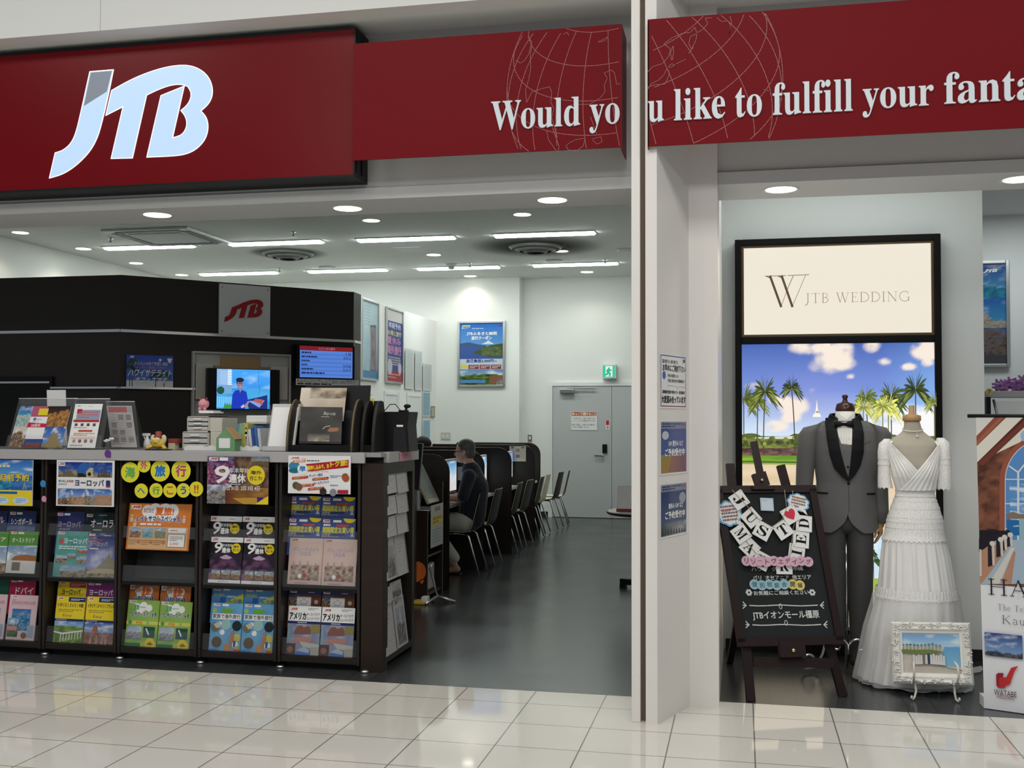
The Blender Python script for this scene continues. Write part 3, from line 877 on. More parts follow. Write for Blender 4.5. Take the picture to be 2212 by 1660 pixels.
# ================================================================== BROWN INFORMATION BOOTH
YB = 8.2
B_ = PY(262, 594, YB)
ZBT = B_.z
Cp, Dp = PZ(764.5, 631, ZBT), PZ(780, 637, ZBT)
bd = (Cp - B_); bd.z = 0; blen = bd.length; bd.normalize()
bn = Vector((bd.y, -bd.x, 0))                   # outward, towards the concourse
bang = math.atan2(bd.y, bd.x)
def PB(px, py, off=0.0):
    """Pixel ray on the angled booth wall: distance along it and height."""
    d = ray(px, py)
    o = B_ + bn * off
    t = (o.x * bn.x + o.y * bn.y) / (d.x * bn.x + d.y * bn.y)
    p = Vector((d.x * t, d.y * t, EYE + d.z * t))
    return ((p - B_).dot(bd), p.z)
booth = thing('information_booth', 'tall dark brown booth wall with chrome strip behind the counter', 'booth', (B_.x, B_.y, 0))
fp = [(-8.2, YB), (B_.x, YB), (Cp.x, Cp.y), (Dp.x, Dp.y), (Dp.x - .2, Dp.y + .1), (B_.x - .1, YB + .3), (-8.2, YB + .3)]
zs1 = PY(262, 714.5, YB).z
G().prism([(x, y, 0) for x, y in fp], (0, 0, zs1 - .012)).build('lower_wall', M['dark'], booth)
fo = [(x, y - .012 if i < 2 else y) for i, (x, y) in enumerate(fp)]
G().prism([(x, y, zs1 + .012) for x, y in fp], (0, 0, ZBT - zs1 - .012)).build('upper_wall', M['dark'], booth)
def strip(pts, z0, z1, d):
    gg = G()
    for a, b in zip(pts, pts[1:]):
        e = (Vector(b) - Vector(a)).normalized()
        n = Vector((e.y, -e.x)) * d
        gg.prism([(a[0], a[1], z0), (b[0], b[1], z0), (b[0] + n.x, b[1] + n.y, z0), (a[0] + n.x, a[1] + n.y, z0)], (0, 0, z1 - z0))
    return gg
strip(fp[:4], zs1 - .012, zs1 + .012, .014).build('chrome_strip', M['chrome'], booth)
zr = PY(262, 838, YB).z
pA = PY(116, 838, YB)
pE = B_ + bd * PB(418, 839)[0]
strip([(pA.x, YB), (B_.x, YB), (pE.x, pE.y)], zr - .008, zr + .008, .05).build('chrome_rail', M['chrome'], booth)
a, b = PY(0, 827, YB), PY(111, 827, YB)
G().box((-8.2, YB - .03, a.z - .008), (b.x, YB, a.z + .008)).build('chrome_rail', M['chrome'], booth)
a, b = PY(0, 815, YB), PY(117, 830, YB)
G().box((-8.2, YB - .028, .5), (b.x, YB, a.z)).build('black_recess', M['black'], booth)

def onbooth(name, label, cat, px, py, off=0.0):
    x, z = PB(px, py, off)
    p = B_ + bd * x
    return thing(name, label, cat, (p.x, p.y, 0), (0, 0, bang), world=False), x
# frosted panel with the red logo
t, x0 = onbooth('logo_panel', 'pale frosted panel with red letters on the brown booth', 'sign', 472, 620)
(xa, za), (xb, zb) = PB(472, 612, .03), PB(581, 727, .03)
wq, zt_, zb_ = xb - xa, PB(472, 612, .03)[1], PB(472, 722, .03)[1]
M['frost'] = mat('frosted_panel', (0.80, 0.82, 0.84), 0.12)
G().box((0, -.03, zb_), (wq, -.004, zt_), bev=.004).build('panel', M['frost'], t)
for u in (.05, .95):
    for v in (zb_ + .03, zt_ - .03):
        G().tube([(wq * u, -.038, v), (wq * u, -.03, v)], .009, 10).build('fixing_stud', M['chrome'], t)
M['redlogo'] = mat('red_logo_acrylic', (0.42, 0.008, 0.015), 0.35)
def smallj(p):
    """Logo outline -> place on the frosted panel."""
    px, py = 484 + (p[0] - 293) / 977 * 84.5, 647.5 + (p[1] - 387) / 678 * 48
    return px, py
jj = [(640, 548)] + [q_ for q_ in LOGO_J if q_[1] > 600] + [(497, 638)]
for nm, poly in (('letter_j', jj), ('letter_tb', LOGO_TB)):
    pts = []
    for p in poly:
        x, z = PB(*smallj(p), .035)
        pts.append((x - x0, -.032, z))
    G().prism(pts, (0, -.008, 0)).build(nm, M['redlogo'], t)
# palm poster standing on the rail
(xa, za), (xb, zb) = PB(274, 766, .05), PB(374, 836, .05)
pg = Page(xb - xa, za - zr - .008, (0.05, 0.11, 0.45), .012)
pg.photo(0, 0, 1, 1, lambda u, v: mix((0.10, 0.22, 0.62), (0.03, 0.07, 0.42), v) if v > .2 else mix((.6, .62, .66), (.75, .75, .75), fbm(u * 5, v * 9)), 10, 12)
def palm(pg, x, y0, y1, cr, col, tr, n=9, seed=0, lean=0.0, up=0.5):
    rd = random.Random(seed)
    asp = pg.w / pg.h
    pg.line([(x + lean * (k / 6) ** 2, y0 + (y1 - y0) * k / 6) for k in range(7)], tr, mix(col, (0.1, .07, .04), .6))
    for i in range(n):
        a = PI * (i + rd.random() * .6) / n * 1.3 - .45
        L = cr * rd.uniform(.75, 1.1)
        pts = []
        for k in range(6):
            q = k / 5
            pts.append((x + lean + math.cos(a) * L * q, y1 + (math.sin(a) * L * q * up - L * .55 * q * q * abs(math.cos(a))) * asp * 1.5))
        wd = cr * pg.w * (.16 if n < 12 else .10)
        c = mix(col, (col[0] * 2.2 + .02, col[1] * 2 + .03, col[2] * 1.4), rd.random())
        up_ = [(p[0], p[1] + wd * (1 - (2 * k / 5 - .8) ** 2 if k < 5 else 0) * .6 / pg.h * (k > 0)) for k, p in enumerate(pts)]
        dn_ = [(p[0], p[1] - wd * 1.4 * (k > 0) * (k < 5) * rd.uniform(.5, 1.2) / pg.h) for k, p in enumerate(pts)]
        pg.poly([(min(max(a_, .002), .998), min(b_, .998)) for a_, b_ in up_ + dn_[::-1][1:-1]], c)
palm(pg, .07, .02, .62, .17, (0.01, .03, .02), .006, seed=2)
palm(pg, .12, .02, .8, .17, (0.01, .03, .02), .006, seed=3)
palm(pg, .62, .02, .42, .14, (0.01, .05, .03), .006, seed=4)
palm(pg, .8, .02, .45, .16, (0.01, .05, .03), .006, seed=5)
pg.text('かんたんWEBで気軽に相談', .16, .68, .88, .80, (.75, .75, .8), slant=.2)
pg.text('オンライン相談もできます', .2, .57, .85, .66, (.75, .35, .4), slant=.2)
pg.text('ハワイサテライト', .04, .34, .96, .55, WHITE, .02, slant=.2)
pg.text('オフィスです', .18, .12, .86, .31, WHITE, .02, slant=.2)
logo(pg, lambda x, y: (.05 + (x - 293) / 977 * .1, .97 - (y - 387) / 678 * .08), (LOGO_J, LOGO_TB), (WHITE, WHITE))
pg.disc(.71, .86, .03, WHITE); pg.poly([(.86, .92), (.97, .92), (.95, .82), (.915, .76), (.88, .82)], WHITE)
x, z = PB(274, 836, .05)
o = pg.put('poster', B_ + bd * x + bn * .03 + Vector((0, 0, zr + .008 - B_.z)), bd, EZ, 'blue palm beach poster standing on the booth rail', 'poster', M['gloss'])
# grey niche with cupboards and the television
t, x0 = onbooth('television_alcove', 'grey niche with cream cupboard doors around the television', 'wall niche', 417, 800)
def L(px, py, off=0.0):
    x, z = PB(px, py, off)
    return x - x0, z
(xa, zt_), (xb, _) = L(417, 763), L(621, 800)
zq = 1.30
G().box((0, -.012, zq), (xb, 0, zt_)).box((-.015, -.05, zq), (0, 0, zt_)).box((xb, -.05, zq), (xb + .015, 0, zt_)).box((-.015, -.05, zt_), (xb + .015, 0, zt_ + .015)).build('niche_back', M['nichewall'], t)
for (pa, pb_, ya, yb) in ((420, 456, 786, 864), (580, 616, 792, 865)):
    (x1, z1), (x2, z2) = L(pa, ya), L(pb_, yb)
    G().box((x1, -.06, z2), (x2, -.012, z1), bev=.006).build('cupboard_door', M['beige'], t)
(x1, z1), (x2, z2) = L(475, 769), L(559, 800)
G().box((x1, -.035, z2), (x2, -.012, z1)).build('tan_backing_board', M['tan'], t)
(x1, z1), (x2, z2) = L(458, 790), L(580, 800)
G().box((x1, -.030, z2), (x2, -.0125, z1)).build('wooden_batten', M['tan'], t)
t, x0 = onbooth('television', 'black wall television showing a man in a blue shirt', 'television', 448, 820, .16)
(xa, za), (xb, zb) = L(448, 795, .16), L(604, 886, .16)
G().box((0, -.16, zb), (xb, -.10, za), bev=.006).build('case', M['black'], t)
G().box((xb * .3, -.10, zb + .1), (xb * .7, -.012, za - .1)).build('wall_bracket', M['blackm'], t)
(x1, z1), (x2, z2) = L(469, 797, .165), L(583, 884, .165)
pg = Page(x2 - x1, z1 - z2, (0.05, .25, .8), .0015)
pg.photo(0, 0, 1, 1, lambda u, v: mix(mix((0.02, .2, .75), (.06, .38, .95), v * 1.2), (.5, .75, 1), (fbm(u * 3, v * 5, 3) - .55) * 3) if v > .52 else mix((.02, .25, .7), (.1, .5, .85), fbm(u * 3, v * 12, 5)), 14, 14)
pg.rect(0, .5, .2, 1, (.25, .5, .85)); pg.rect(.06, .6, .2, .96, (.35, .55, .85)); pg.rect(.2, .55, .27, 1, (.5, .75, .95))
for k in range(6):
    pg.rect(.2, .6 + k * .065, .28, .625 + k * .065, (.75, .85, .95))
pg.rect(0, .38, .28, .6, (.18, .4, .7)); pg.disc(.07, .46, .07, (0.01, .08, .06)); pg.rect(0, .03, .32, .3, (.08, .45, .9))
for k in range(8):
    pg.rect(.01 + k * .035, .04, .02 + k * .035, .3, (.4, .75, 1))
pg.poly([(.55, .22), (.95, .36), (.95, .0), (.6, 0)], (.01, .03, .2)); pg.poly([(.58, .2), (.8, .03), (.9, .22)], (.25, .35, .75)); pg.poly([(.68, .2), (.86, .1), (.86, .24), (.72, .26)], (.5, .1, .1))
for k in range(5):
    pg.poly([(.12 + k * .04, 0), (.16 + k * .04, .16), (.2 + k * .04, .02)], (.05, .3, .05))
pg.poly([(.27, 0), (.29, .36), (.33, .45), (.4, .48), (.48, .47), (.55, .43), (.575, .25), (.55, .1), (.52, 0)], (.01, .04, .5))
pg.poly([(.5, .06), (.58, .2), (.61, .19), (.55, .02)], (.35, .25, .3)); pg.poly([(.44, .05), (.5, .12), (.52, .05), (.47, .01)], (.55, .5, .6))
pg.disc(.43, .62, .062, (.28, .2, .3), .115); pg.disc(.425, .73, .075, (.01, .015, .04), .06); pg.poly([(.36, .72), (.37, .6), (.385, .66)], (.01, .015, .04))
pg.disc(.435, .56, .03, (.5, .4, .5), .012); pg.rect(.4, .64, .47, .655, (.02, .02, .06)); pg.poly([(.41, .5), (.43, .4), (.46, .5)], (.3, .25, .4))
pg.line([(.78, .95), (.77, .7), (.8, .5), (.78, .36)], .004, (.02, .2, .5))
pg.put('screen', Vector((x1, -.1605, z2)), EX, EZ, mats=M['screen'], parent=t)
# queue number display
t, x0 = onbooth('queue_display', 'wall screen listing queue numbers under a dark red bar', 'monitor', 641, 780, .09)
(xa, za), (xb, zb) = L(641, 744, .09), L(766, 826, .09)
G().box((0, -.09, zb), (xb, -.012, za), bev=.006).build('case', M['black'], t)
(x1, z1), (x2, z2) = L(648, 747, .09), L(761, 818, .09)
pg = Page(x2 - x1, z1 - z2, (.09, .22, .66), .0012)
for k in range(6):
    pg.rect(0, .06 + k * .13, 1, .125 + k * .13, (.07, .18, .58))
pg.rect(0, .86, 1, 1, (.19, .01, .015))
pg.text('ただいまの番号', .35, .89, .66, .97, (.5, .2, .3))
D_ = (.01, .02, .09)
for k, (nn, wl_) in enumerate((('18', .32), ('302', .32), ('', .26), ('508', .18), ('507', .28), ('', .5))):
    y = .75 - k * .13
    pg.lines(.03, y, .03 + wl_, y + .07, 1, D_, .75, k)
    if nn:
        pg.text(nn, .98 - .055 * len(nn), y - .015, .97, y + .075, D_)
pg.put('screen', Vector((x1, -.0905, z2)), EX, EZ, mats=M['screen'], parent=t)
(x1, z1), (x2, z2) = L(640, 815, .11), L(776, 832, .11)
pg = Page(x2 - x1, z1 - z2, WHITE, .002)
pg.disc(.03, .75, .012, RED, .12)
pg.text('お呼び出し後、ご不在だった場合は', .06, .66, .95, .92, BLACK)
pg.text('順番が前後いたしますが、直接ご来店', .02, .36, .78, .62, BLACK); pg.text('お呼び', .8, .36, .93, .62, (.5, .05, .05))
pg.lines(.02, .06, .7, .3, 1, BLACK, .8, 4)
x, z = PB(640, 832, .11)
p = B_ + bd * x + bn * .10
pg.put('notice_strip', (p.x, p.y, z), bd, EZ, 'white notice strip taped below the queue number screen', 'notice')

# ================================================================== COUNTER WITH BROCHURE RACKS
YR_ = 6.53
XE = -2.24
posts = [-5.30, PY(92, 1200, YR_).x, PY(254, 1200, YR_).x, PY(428, 1200, YR_).x, PY(600, 1200, YR_).x, PY(779, 1200, YR_).x]
ctr = thing('counter_top', 'long grey worktop running over the black brochure racks', 'counter', (-3.6, 6.9, 1.327))
zc0, zc1 = 1.327, 1.395
G().box((-5.6, 6.49, zc0), (PY(787, 990, 6.49).x, 6.515, zc1), bev=.003).box((PY(143, 980, 6.49).x, 6.4885, zc0), (PY(143.6, 980, 6.49).x, 6.4905, zc1)).build('front_edge', M['grey'], ctr)
G().box((-5.6, 6.515, zc1 - .03), (XE, 7.28, zc1 - .002), bev=.003).build('worktop', M['greytop'], ctr)
G().box((XE - .02, 6.62, zc0), (XE + .015, 7.28, zc1), bev=.003).build('side_edge', M['grey'], ctr)
end = thing('end_rack', 'dark brown end rack of grey leaflets facing the aisle', 'brochure rack', (XE - .06, 6.9, 0))
G().prism([(posts[5] + .006, 6.53, 0), (XE, 6.56, 0), (XE, 6.64, 0), (posts[5] + .006, 6.64, 0)], (0, 0, zc0 - .002)).build('corner_post', M['brown'], end)
for y0_, y1_ in ((6.645, 6.68), (7.2, 7.25)):
    G().box((XE - .10, y0_, .0), (XE - .005, y1_, zc0 - .002)).build('side_panel', M['dark'], end)
G().box((XE - .10, 6.68, .04), (XE - .005, 7.2, .09)).build('shelf', M['dark'], end)
G().box((XE - .115, 6.645, .04), (XE - .10, 7.25, zc0 - .002)).build('back_panel', M['dark'], end)
G().box((XE - .10, 6.68, 1.25), (XE - .005, 7.2, zc0 - .002)).build('top_rail', M['dark'], end)
for x in posts[5:]:
    G().lathe([(.03, .0), (.03, .012), (.012, .02)], (x + .03, 6.545, 0), 12).build('levelling_foot', M['alu'], end)
rk = ('bay at the left edge with the booking poster', 'bay with the castle collage poster', 'bay under the yellow letter discs', 'bay with the dark holiday poster', 'end bay with the white discount poster')
shelf_y = [(1246, 1400), (1250, 1405), (1257, 1412), (1265, 1418), (1270, 1427)]
for i in range(5):
    a, b = posts[i] + .004, posts[i + 1] - .004
    xm = (a + b) / 2
    t = thing('brochure_rack', 'black brochure rack under the counter, ' + rk[i], 'brochure rack', (xm, 6.8, 0), group='brochure racks under the counter')
    z1, z2 = PY(430, shelf_y[i][0] + 2, 6.56).z, PY(430, shelf_y[i][1] + 8, 6.56).z
    z1 = PY((50, 180, 340, 515, 690)[i], shelf_y[i][0] + 4, 6.56).z
    G().box((a, 6.53, .04), (a + .020, 7.13, zc0 - .002), bev=.003).build('side_panel', M['dark'], t)
    G().box((b - .020, 6.53, .04), (b, 7.13, zc0 - .002), bev=.003).build('side_panel', M['dark'], t)
    G().box((a + .020, 7.11, .07), (b - .020, 7.13, zc0 - .002)).build('back_panel', M['black'], t)
    G().box((a, 6.60, 0), (b, 7.1, .04)).build('plinth', M['black'], t)
    G().lathe([(.03, .0), (.03, .012), (.012, .02)], (a + .01, 6.56, 0), 12).build('levelling_foot', M['alu'], t)
    G().box((a + .020, 6.54, z1 - .012), (b - .020, 7.11, z1 + .008)).build('shelf', M['black'], t)
    G().box((a + .020, 6.54, .045), (b - .020, 7.11, .085)).build('shelf', M['dark'], t)
    G().box((a + .020, 6.54, zc0 - .03), (b - .020, 6.56, zc0 - .002)).build('top_rail', M['black'], t)
    for zz, hh in ((.09, .30), (z1 + .01, .30), (z1 + .30, .22)):
        G().prism([(a + .022, 6.545, zz), (a + .022, 6.549, zz), (a + .022, 6.549 + .012, zz + hh * .35), (a + .022, 6.545 + .012, zz + hh * .35)], (b - a - .044, 0, 0)).build('clear_pocket_front', M['acryl'], t)
        G().prism([(a + .022, 6.70, zz), (a + .022, 6.705, zz), (a + .022, 6.765, zz + hh), (a + .022, 6.76, zz + hh)], (b - a - .044, 0, 0)).build('smoky_pocket_back', M['acrylpocket'], t)

# ================================================================== BROCHURES, POSTERS AND STICKERS ON THE RACKS
def mark(pg, x0=.05, y0=.8, w_=.2, h_=.14, bg=WHITE):
    pg.rect(x0, y0, x0 + w_, y0 + h_, bg)
    fx = lambda x, y: (x0 + w_ * (.06 + .88 * (x - 293) / 977), y0 + h_ * (.9 - .8 * (y - 387) / 678))
    logo(pg, fx, (LOGO_J, LOGO_TB), ((.5, .01, .02), (.5, .01, .02)))
    return pg
def second(pg, x0=.28, y0=.82, w_=.22, h_=.1):
    pg.rect(x0, y0, x0 + w_, y0 + h_, WHITE)
LEAN = Vector((0, 0.15, 1)).normalized()
EXT = {}
def bro(x0, y0, x1, y1, Y, draw, label, name='brochure', base=WHITE, t=.008, ext=.0, group='travel brochures in the counter racks', lean=True, m_='gloss', cat='brochure', tilt=0.0):
    """A brochure standing at depth Y whose visible front reaches from pixel (x0, y1) up to (x1, y0)."""
    o = PY(x0, y1, Y)
    hh = PY(x0, y0, Y + .02).z - o.z
    ww = PY(x1, (y0 + y1) / 2, Y).x - o.x
    up = LEAN if lean else EZ
    pg = Page(ww, hh / up.z, base, t, ext=ext)
    draw(pg)
    r = Vector((math.cos(tilt), 0, math.sin(tilt)))
    u = (up + Vector((-math.sin(tilt), 0, 0))).normalized()
    u = (u - r * u.dot(r)).normalized()
    return pg.put(name, o, r, u, label, cat, M[m_], group=group)
def again(src, x0, y1, Y, label):
    o = src.copy()
    C.objects.link(o)
    o.location = PY(x0, y1, Y)
    o['label'] = label
    return o
def cover(bg, title, tc, ty=(.55, .8), photo=None, py=.0, sub=None, tx=(.12, .88), bold=.02, head=None):
    def d(pg):
        if photo:
            pg.photo(0, 0, 1, py, photo, 10, 12)
        if head:
            pg.rect(0, head[0], 1, 1, head[1])
        mark(pg, .06, *( (.93, .18, .05) if py > .3 else (.80, .2, .13)))
        second(pg, .3, *((.935, .2, .04) if py > .3 else (.82, .2, .1)))
        if title:
            pg.text(title, tx[0], ty[0], tx[1], ty[1], tc, bold)
        if sub:
            pg.lines(tx[0] + .05, ty[0] - (ty[1] - ty[0]) * .55, tx[1] - .05, ty[0] - (ty[1] - ty[0]) * .15, 1, sub, .6)
    return d
WT = (.8, .8, .8)
F1, F2 = 6.572, 6.635                                # front and rear pocket depths
city = scenic((.05, .12, .35), (.15, .25, .45), NIGHT, .3, .5, 9, 3, .1)
# --- bay at the left edge
bro(-62, 1103, 12, 1150, F2, cover(NAVY, 'ル', WT, (.45, .72), None, 0, None, (.75, .93)), 'navy brochure cut by the left frame edge, upper row', base=NAVY, ext=.14)
bro(14, 1103, 75, 1150, F2, cover(NAVY, 'シンガポール', WT, (.36, .64), city, .3), 'navy brochure with white katakana title, first in the left-edge bay', base=NAVY, ext=.14)
uluru = scenic((.16, .27, .45), (.45, .52, .6), BROWNS, .36, .12, 2, 5, .9)
bro(-64, 1148, 10, 1238, F1, cover((.10, .28, .05), 'ア', WT, (.76, .86), uluru, .66, None, (.78, .93)), 'green topped brochure cut by the left frame edge', base=(.10, .28, .05))
def d_aus(pg):
    cover((.10, .28, .05), 'オーストラリア', WT, (.73, .84), uluru, .66)(pg)
    pg.rect(0, 0, 1, .3, (.6, .6, .58)); pg.poly([(.15, .3), (.25, .4), (.6, .45), (1, .42), (1, .3)], (.33, .13, .05)); pg.rect(.2, .06, .48, .26, (.16, .13, .1))
bro(11, 1148, 75, 1238, F1, d_aus, 'green topped brochure showing a red rock under cloudy sky', base=(.10, .28, .05))
bro(-60, 1250, 17, 1288, F2, cover((.01, .10, .06), '', WT, sub=(.5, .55, .5)), 'dark green brochure cut by the left frame edge', base=(.01, .10, .06), ext=.12)
bro(18, 1250, 75, 1288, F2, cover((.42, .015, .07), 'ドバイ', WT, (.12, .52), None, 0, None, (.26, .92)), 'crimson brochure with short white katakana title', base=(.42, .015, .07), ext=.12)
PK = (.66, .50, .53)
def d_honey(pg):
    mark(pg, .06, .93, .2, .05)
    pg.text('𝐻𝑜𝑛𝑒𝑦𝑚𝑜𝑜𝑛', .08, .76, .92, .90, (.55, .10, .16))
    pg.photo(.14, .24, .8, .70, scenic((.05, .12, .38), (.1, .25, .5), [(.02, .08, .2), (.04, .2, .4), (.2, .4, .5)], .7, .2, 3, 8, .2), 10, 10)
    pg.photo(.02, .1, .4, .5, scenic((.2, .35, .55), (.3, .45, .6), GREENS[:3], .6, .4, 4, 9), 7, 7)
    pg.rect(0, .24, .36, .33, (.6, .25, .33)); pg.disc(.62, .14, .1, (.2, .08, .04)); pg.rect(.72, .1, .95, .36, (.3, .38, .5)); pg.lines(.05, .02, .95, .08, 1, (.4, .4, .4))
h1 = bro(11, 1286, 73, 1386, F1, d_honey, 'pale pink brochure with red script title and a lagoon photo', base=PK)
again(h1, -55, 1383, F1, 'pale pink brochure cut by the left frame edge, bottom row')
def d_booking(pg):
    pg.photo(0, .34, 1, 1, scenic((.02, .14, .5), (.15, .42, .75), SEAS, .3, .25, 3, 12, .9), 14, 12)
    pg.photo(.66, .34, 1, .66, scenic((.02, .12, .4), (.05, .2, .5), [(.02, .1, .3), (.03, .15, .4)], .2, .3, 4, 2, .1), 6, 6)
    pg.poly([(.84, .36), (.865, .5), (.875, .62), (.885, .5), (.91, .36), (.89, .36), (.875, .43), (.86, .36)], (.25, .3, .35))
    pg.text('は6か月前予約', .18, .54, .94, .70, (.02, .05, .2), .09); pg.text('は6か月前予約', .18, .54, .94, .70, YEL, .03)
    pg.rect(0, 0, 1, .335, YEL); pg.rect(0, .255, .76, .31, (.02, .12, .35)); pg.lines(.1, .265, .72, .30, 1, WT, .7)
    for x in (.2, .5, .82):
        pg.disc(x, .11, .13, (.55, .7, .8), .085); pg.lines(x - .08, .06, x + .08, .17, 3, (.1, .25, .6))
    pg.lines(.3, .82, .9, .92, 1, (.75, .75, .3))
bro(-64, 993, 70, 1091, 6.475, d_booking, 'blue and yellow booking poster taped at the left edge of the counter', name='poster', lean=False, group='posters taped to the counter front', cat='poster')
# --- castle collage bay
mont = scenic((.02, .05, .28), (.12, .2, .5), STONE, .28, .75, 2.2, 21, .3)
def d_europe(pg):
    for x0, x1, sd, gr_ in ((.03, .36, 31, STONE), (.36, .66, 32, [(.02, .02, .02), (.2, .15, .06), (.5, .42, .25)]), (.66, .97, 33, STONE)):
        pg.photo(x0, .63, x1, .96, scenic((.01, .03, .22), (.03, .12, .45), gr_, .3, .7, 2.6, sd, .1), 10, 9)
    pg.poly([(.08, .64), (.13, .72), (.18, .76), (.205, .85), (.23, .76), (.3, .7), (.35, .64)], (.16, .12, .08))
    pg.disc(.49, .8, .11, (.03, .12, .42)); pg.poly([(.52, .64), (.52, .76), (.58, .84), (.64, .84), (.64, .64)], (.5, .44, .28)); pg.disc(.575, .7, .03, (.02, .015, .01)); pg.poly([(.37, .64), (.37, .72), (.45, .72), (.52, .68), (.52, .64)], (.02, .02, .01))
    for x in (.74, .79, .83, .87, .92):
        pg.poly([(x - .025, .64), (x, .88 - abs(x - .83) * 1.2), (x + .025, .64)], (.10, .07, .06))
    for x0, x1, sd, gr_, h_ in ((.03, .26, 35, BROWNS, .4), (.26, .5, 36, [(.25, .1, .05), (.5, .3, .2), (.2, .25, .1)], .5), (.5, .68, 37, STONE, .5), (.68, .97, 38, [(.3, .16, .1), (.45, .28, .18), (.35, .2, .14)], .55)):
        pg.photo(x0, .03, x1, .38, scenic((.03, .1, .4), (.2, .35, .6), gr_, h_, .25, 4, sd, .5), 8, 8)
    mark(pg, .04, .87, .11, .08)
    pg.text('ヨーロッパ', .33, .44, .83, .58, (.01, .02, .06), .02)
    for k, c in enumerate(((.03, .2, .5), (.1, .35, .15), (.1, .1, .1), (.2, .2, .2), (.6, .05, .03), (.1, .1, .1))):
        pg.text('気分に♪色め'[k], .04 + k * .045, .52, .08 + k * .045, .57, c, .03)
    pg.lines(.04, .46, .30, .49, 1, (.15, .15, .15)); pg.rect(.87, .42, .94, .57, (.02, .04, .2)); pg.rect(.87, .42, .94, .45, RED)
bro(121, 994, 246, 1093, 6.475, d_europe, 'white bordered castle and landscape collage poster below the grey counter edge', name='poster', lean=False, group='posters taped to the counter front', cat='poster')
bro(116, 1105, 180, 1152, F2, cover(NAVY, 'ヨーロッパ', (.45, .42, .45), (.28, .56), None, 0, (.3, .3, .4)), 'navy brochure with dim katakana title and a red strip', base=(.03, .035, .14), ext=.14)
AUR = (.012, .018, .022)
def d_aur(pg):
    pg.photo(0, 0, 1, .98, lambda u, v: mix(AUR, (.02, .09, .1), (fbm(u * 2, v * 3, 6) - .45) * 3), 8, 6)
    mark(pg, .04, .78, .2, .14); pg.text('オーロラ', .2, .3, .94, .66, WT, .02); pg.lines(.3, .12, .8, .24, 1, (.6, .6, .6)); pg.lines(.45, .84, .9, .9, 1, WT)
bro(181, 1107, 247, 1153, F2, d_aur, 'black and teal brochure with large white katakana title', base=AUR, ext=.14)
TEAL = (.05, .24, .22)
def d_teal(pg):
    pg.photo(0, 0, 1, 1, lambda u, v: mix(TEAL, (.14, .42, .36), fbm(u * 4, v * 5, 14)), 8, 10)
    mark(pg, .05, .93, .18, .05)
    pg.text('ヨーロッパ', .24, .73, .92, .85, WT, .02); pg.disc(.16, .78, .07, (.5, .1, .1)); pg.lines(.1, .6, .9, .69, 2, WT)
    for x0, y0, x1, y1, sd in ((.05, .3, .38, .48, 1), (.38, .4, .62, .52, 2), (.66, .52, .95, .64, 3), (.66, .3, .95, .46, 4), (.2, .0, .95, .26, 5)):
        pg.photo(x0, y0, x1, y1, scenic((.2, .3, .45), (.3, .4, .5), STONE if sd != 3 else [(.3, .08, .03), (.4, .2, .1)], .5, .5, 3, 40 + sd, .3), 6, 6)
bro(113, 1148, 187, 1246, F1, d_teal, 'teal brochure with small travel photos, second row', base=TEAL)
def d_castle(pg):
    pg.photo(0, 0, 1, 1, scenic((.02, .03, .14), (.26, .28, .50), STONE, .18, .22, 3, 50, .2), 12, 14)
    pg.poly([(.35, .18), (.5, .3), (.6, .36), (.68, .42), (.74, .52), (.76, .62), (.78, .52), (.86, .42), (.98, .34), (1, .15)], (.25, .22, .16))
    pg.poly([(.05, .12), (.4, .2), (.9, .2), (1, .16), (1, .1), (.1, .08)], (.42, .36, .22))
    mark(pg, .04, .93, .2, .05); pg.rect(.05, .83, .5, .86, (.45, .06, .05)); pg.text('ヨーロッパ', .08, .7, .68, .8, (.5, .46, .44), .02); pg.lines(.1, .62, .6, .67, 1, WT); pg.lines(.55, .93, .94, .96, 1, WT)
bro(181, 1152, 247, 1247, F1, d_castle, 'violet brochure with a pointed island abbey, second row', base=(.1, .1, .25))
def d_yel(pg):
    mark(pg, .05, .78, .2, .15); pg.rect(.4, .62, .98, .92, (.40, .03, .03)); pg.lines(.45, .68, .94, .86, 2, (.7, .4, .3)); pg.text('ヨーロッパ', .16, .2, .8, .52, (.05, .04, .02), .03); pg.line([(.1, .3), (.2, .1), (.8, .1), (.9, .3)], .002, (.3, .25, .05)); pg.lines(.25, .06, .7, .14, 1, (.3, .2, .05))
bro(123, 1254, 185, 1292, F2, d_yel, 'yellow brochure with dark red block and black katakana title', base=YEL, ext=.12)
PUR = (.22, .03, .20)
bro(185, 1257, 246, 1294, F2, cover(PUR, 'ヨーロッパ', WT, (.2, .56), None, 0, None, (.12, .94)), 'purple brochure with white katakana title', base=PUR, ext=.12)
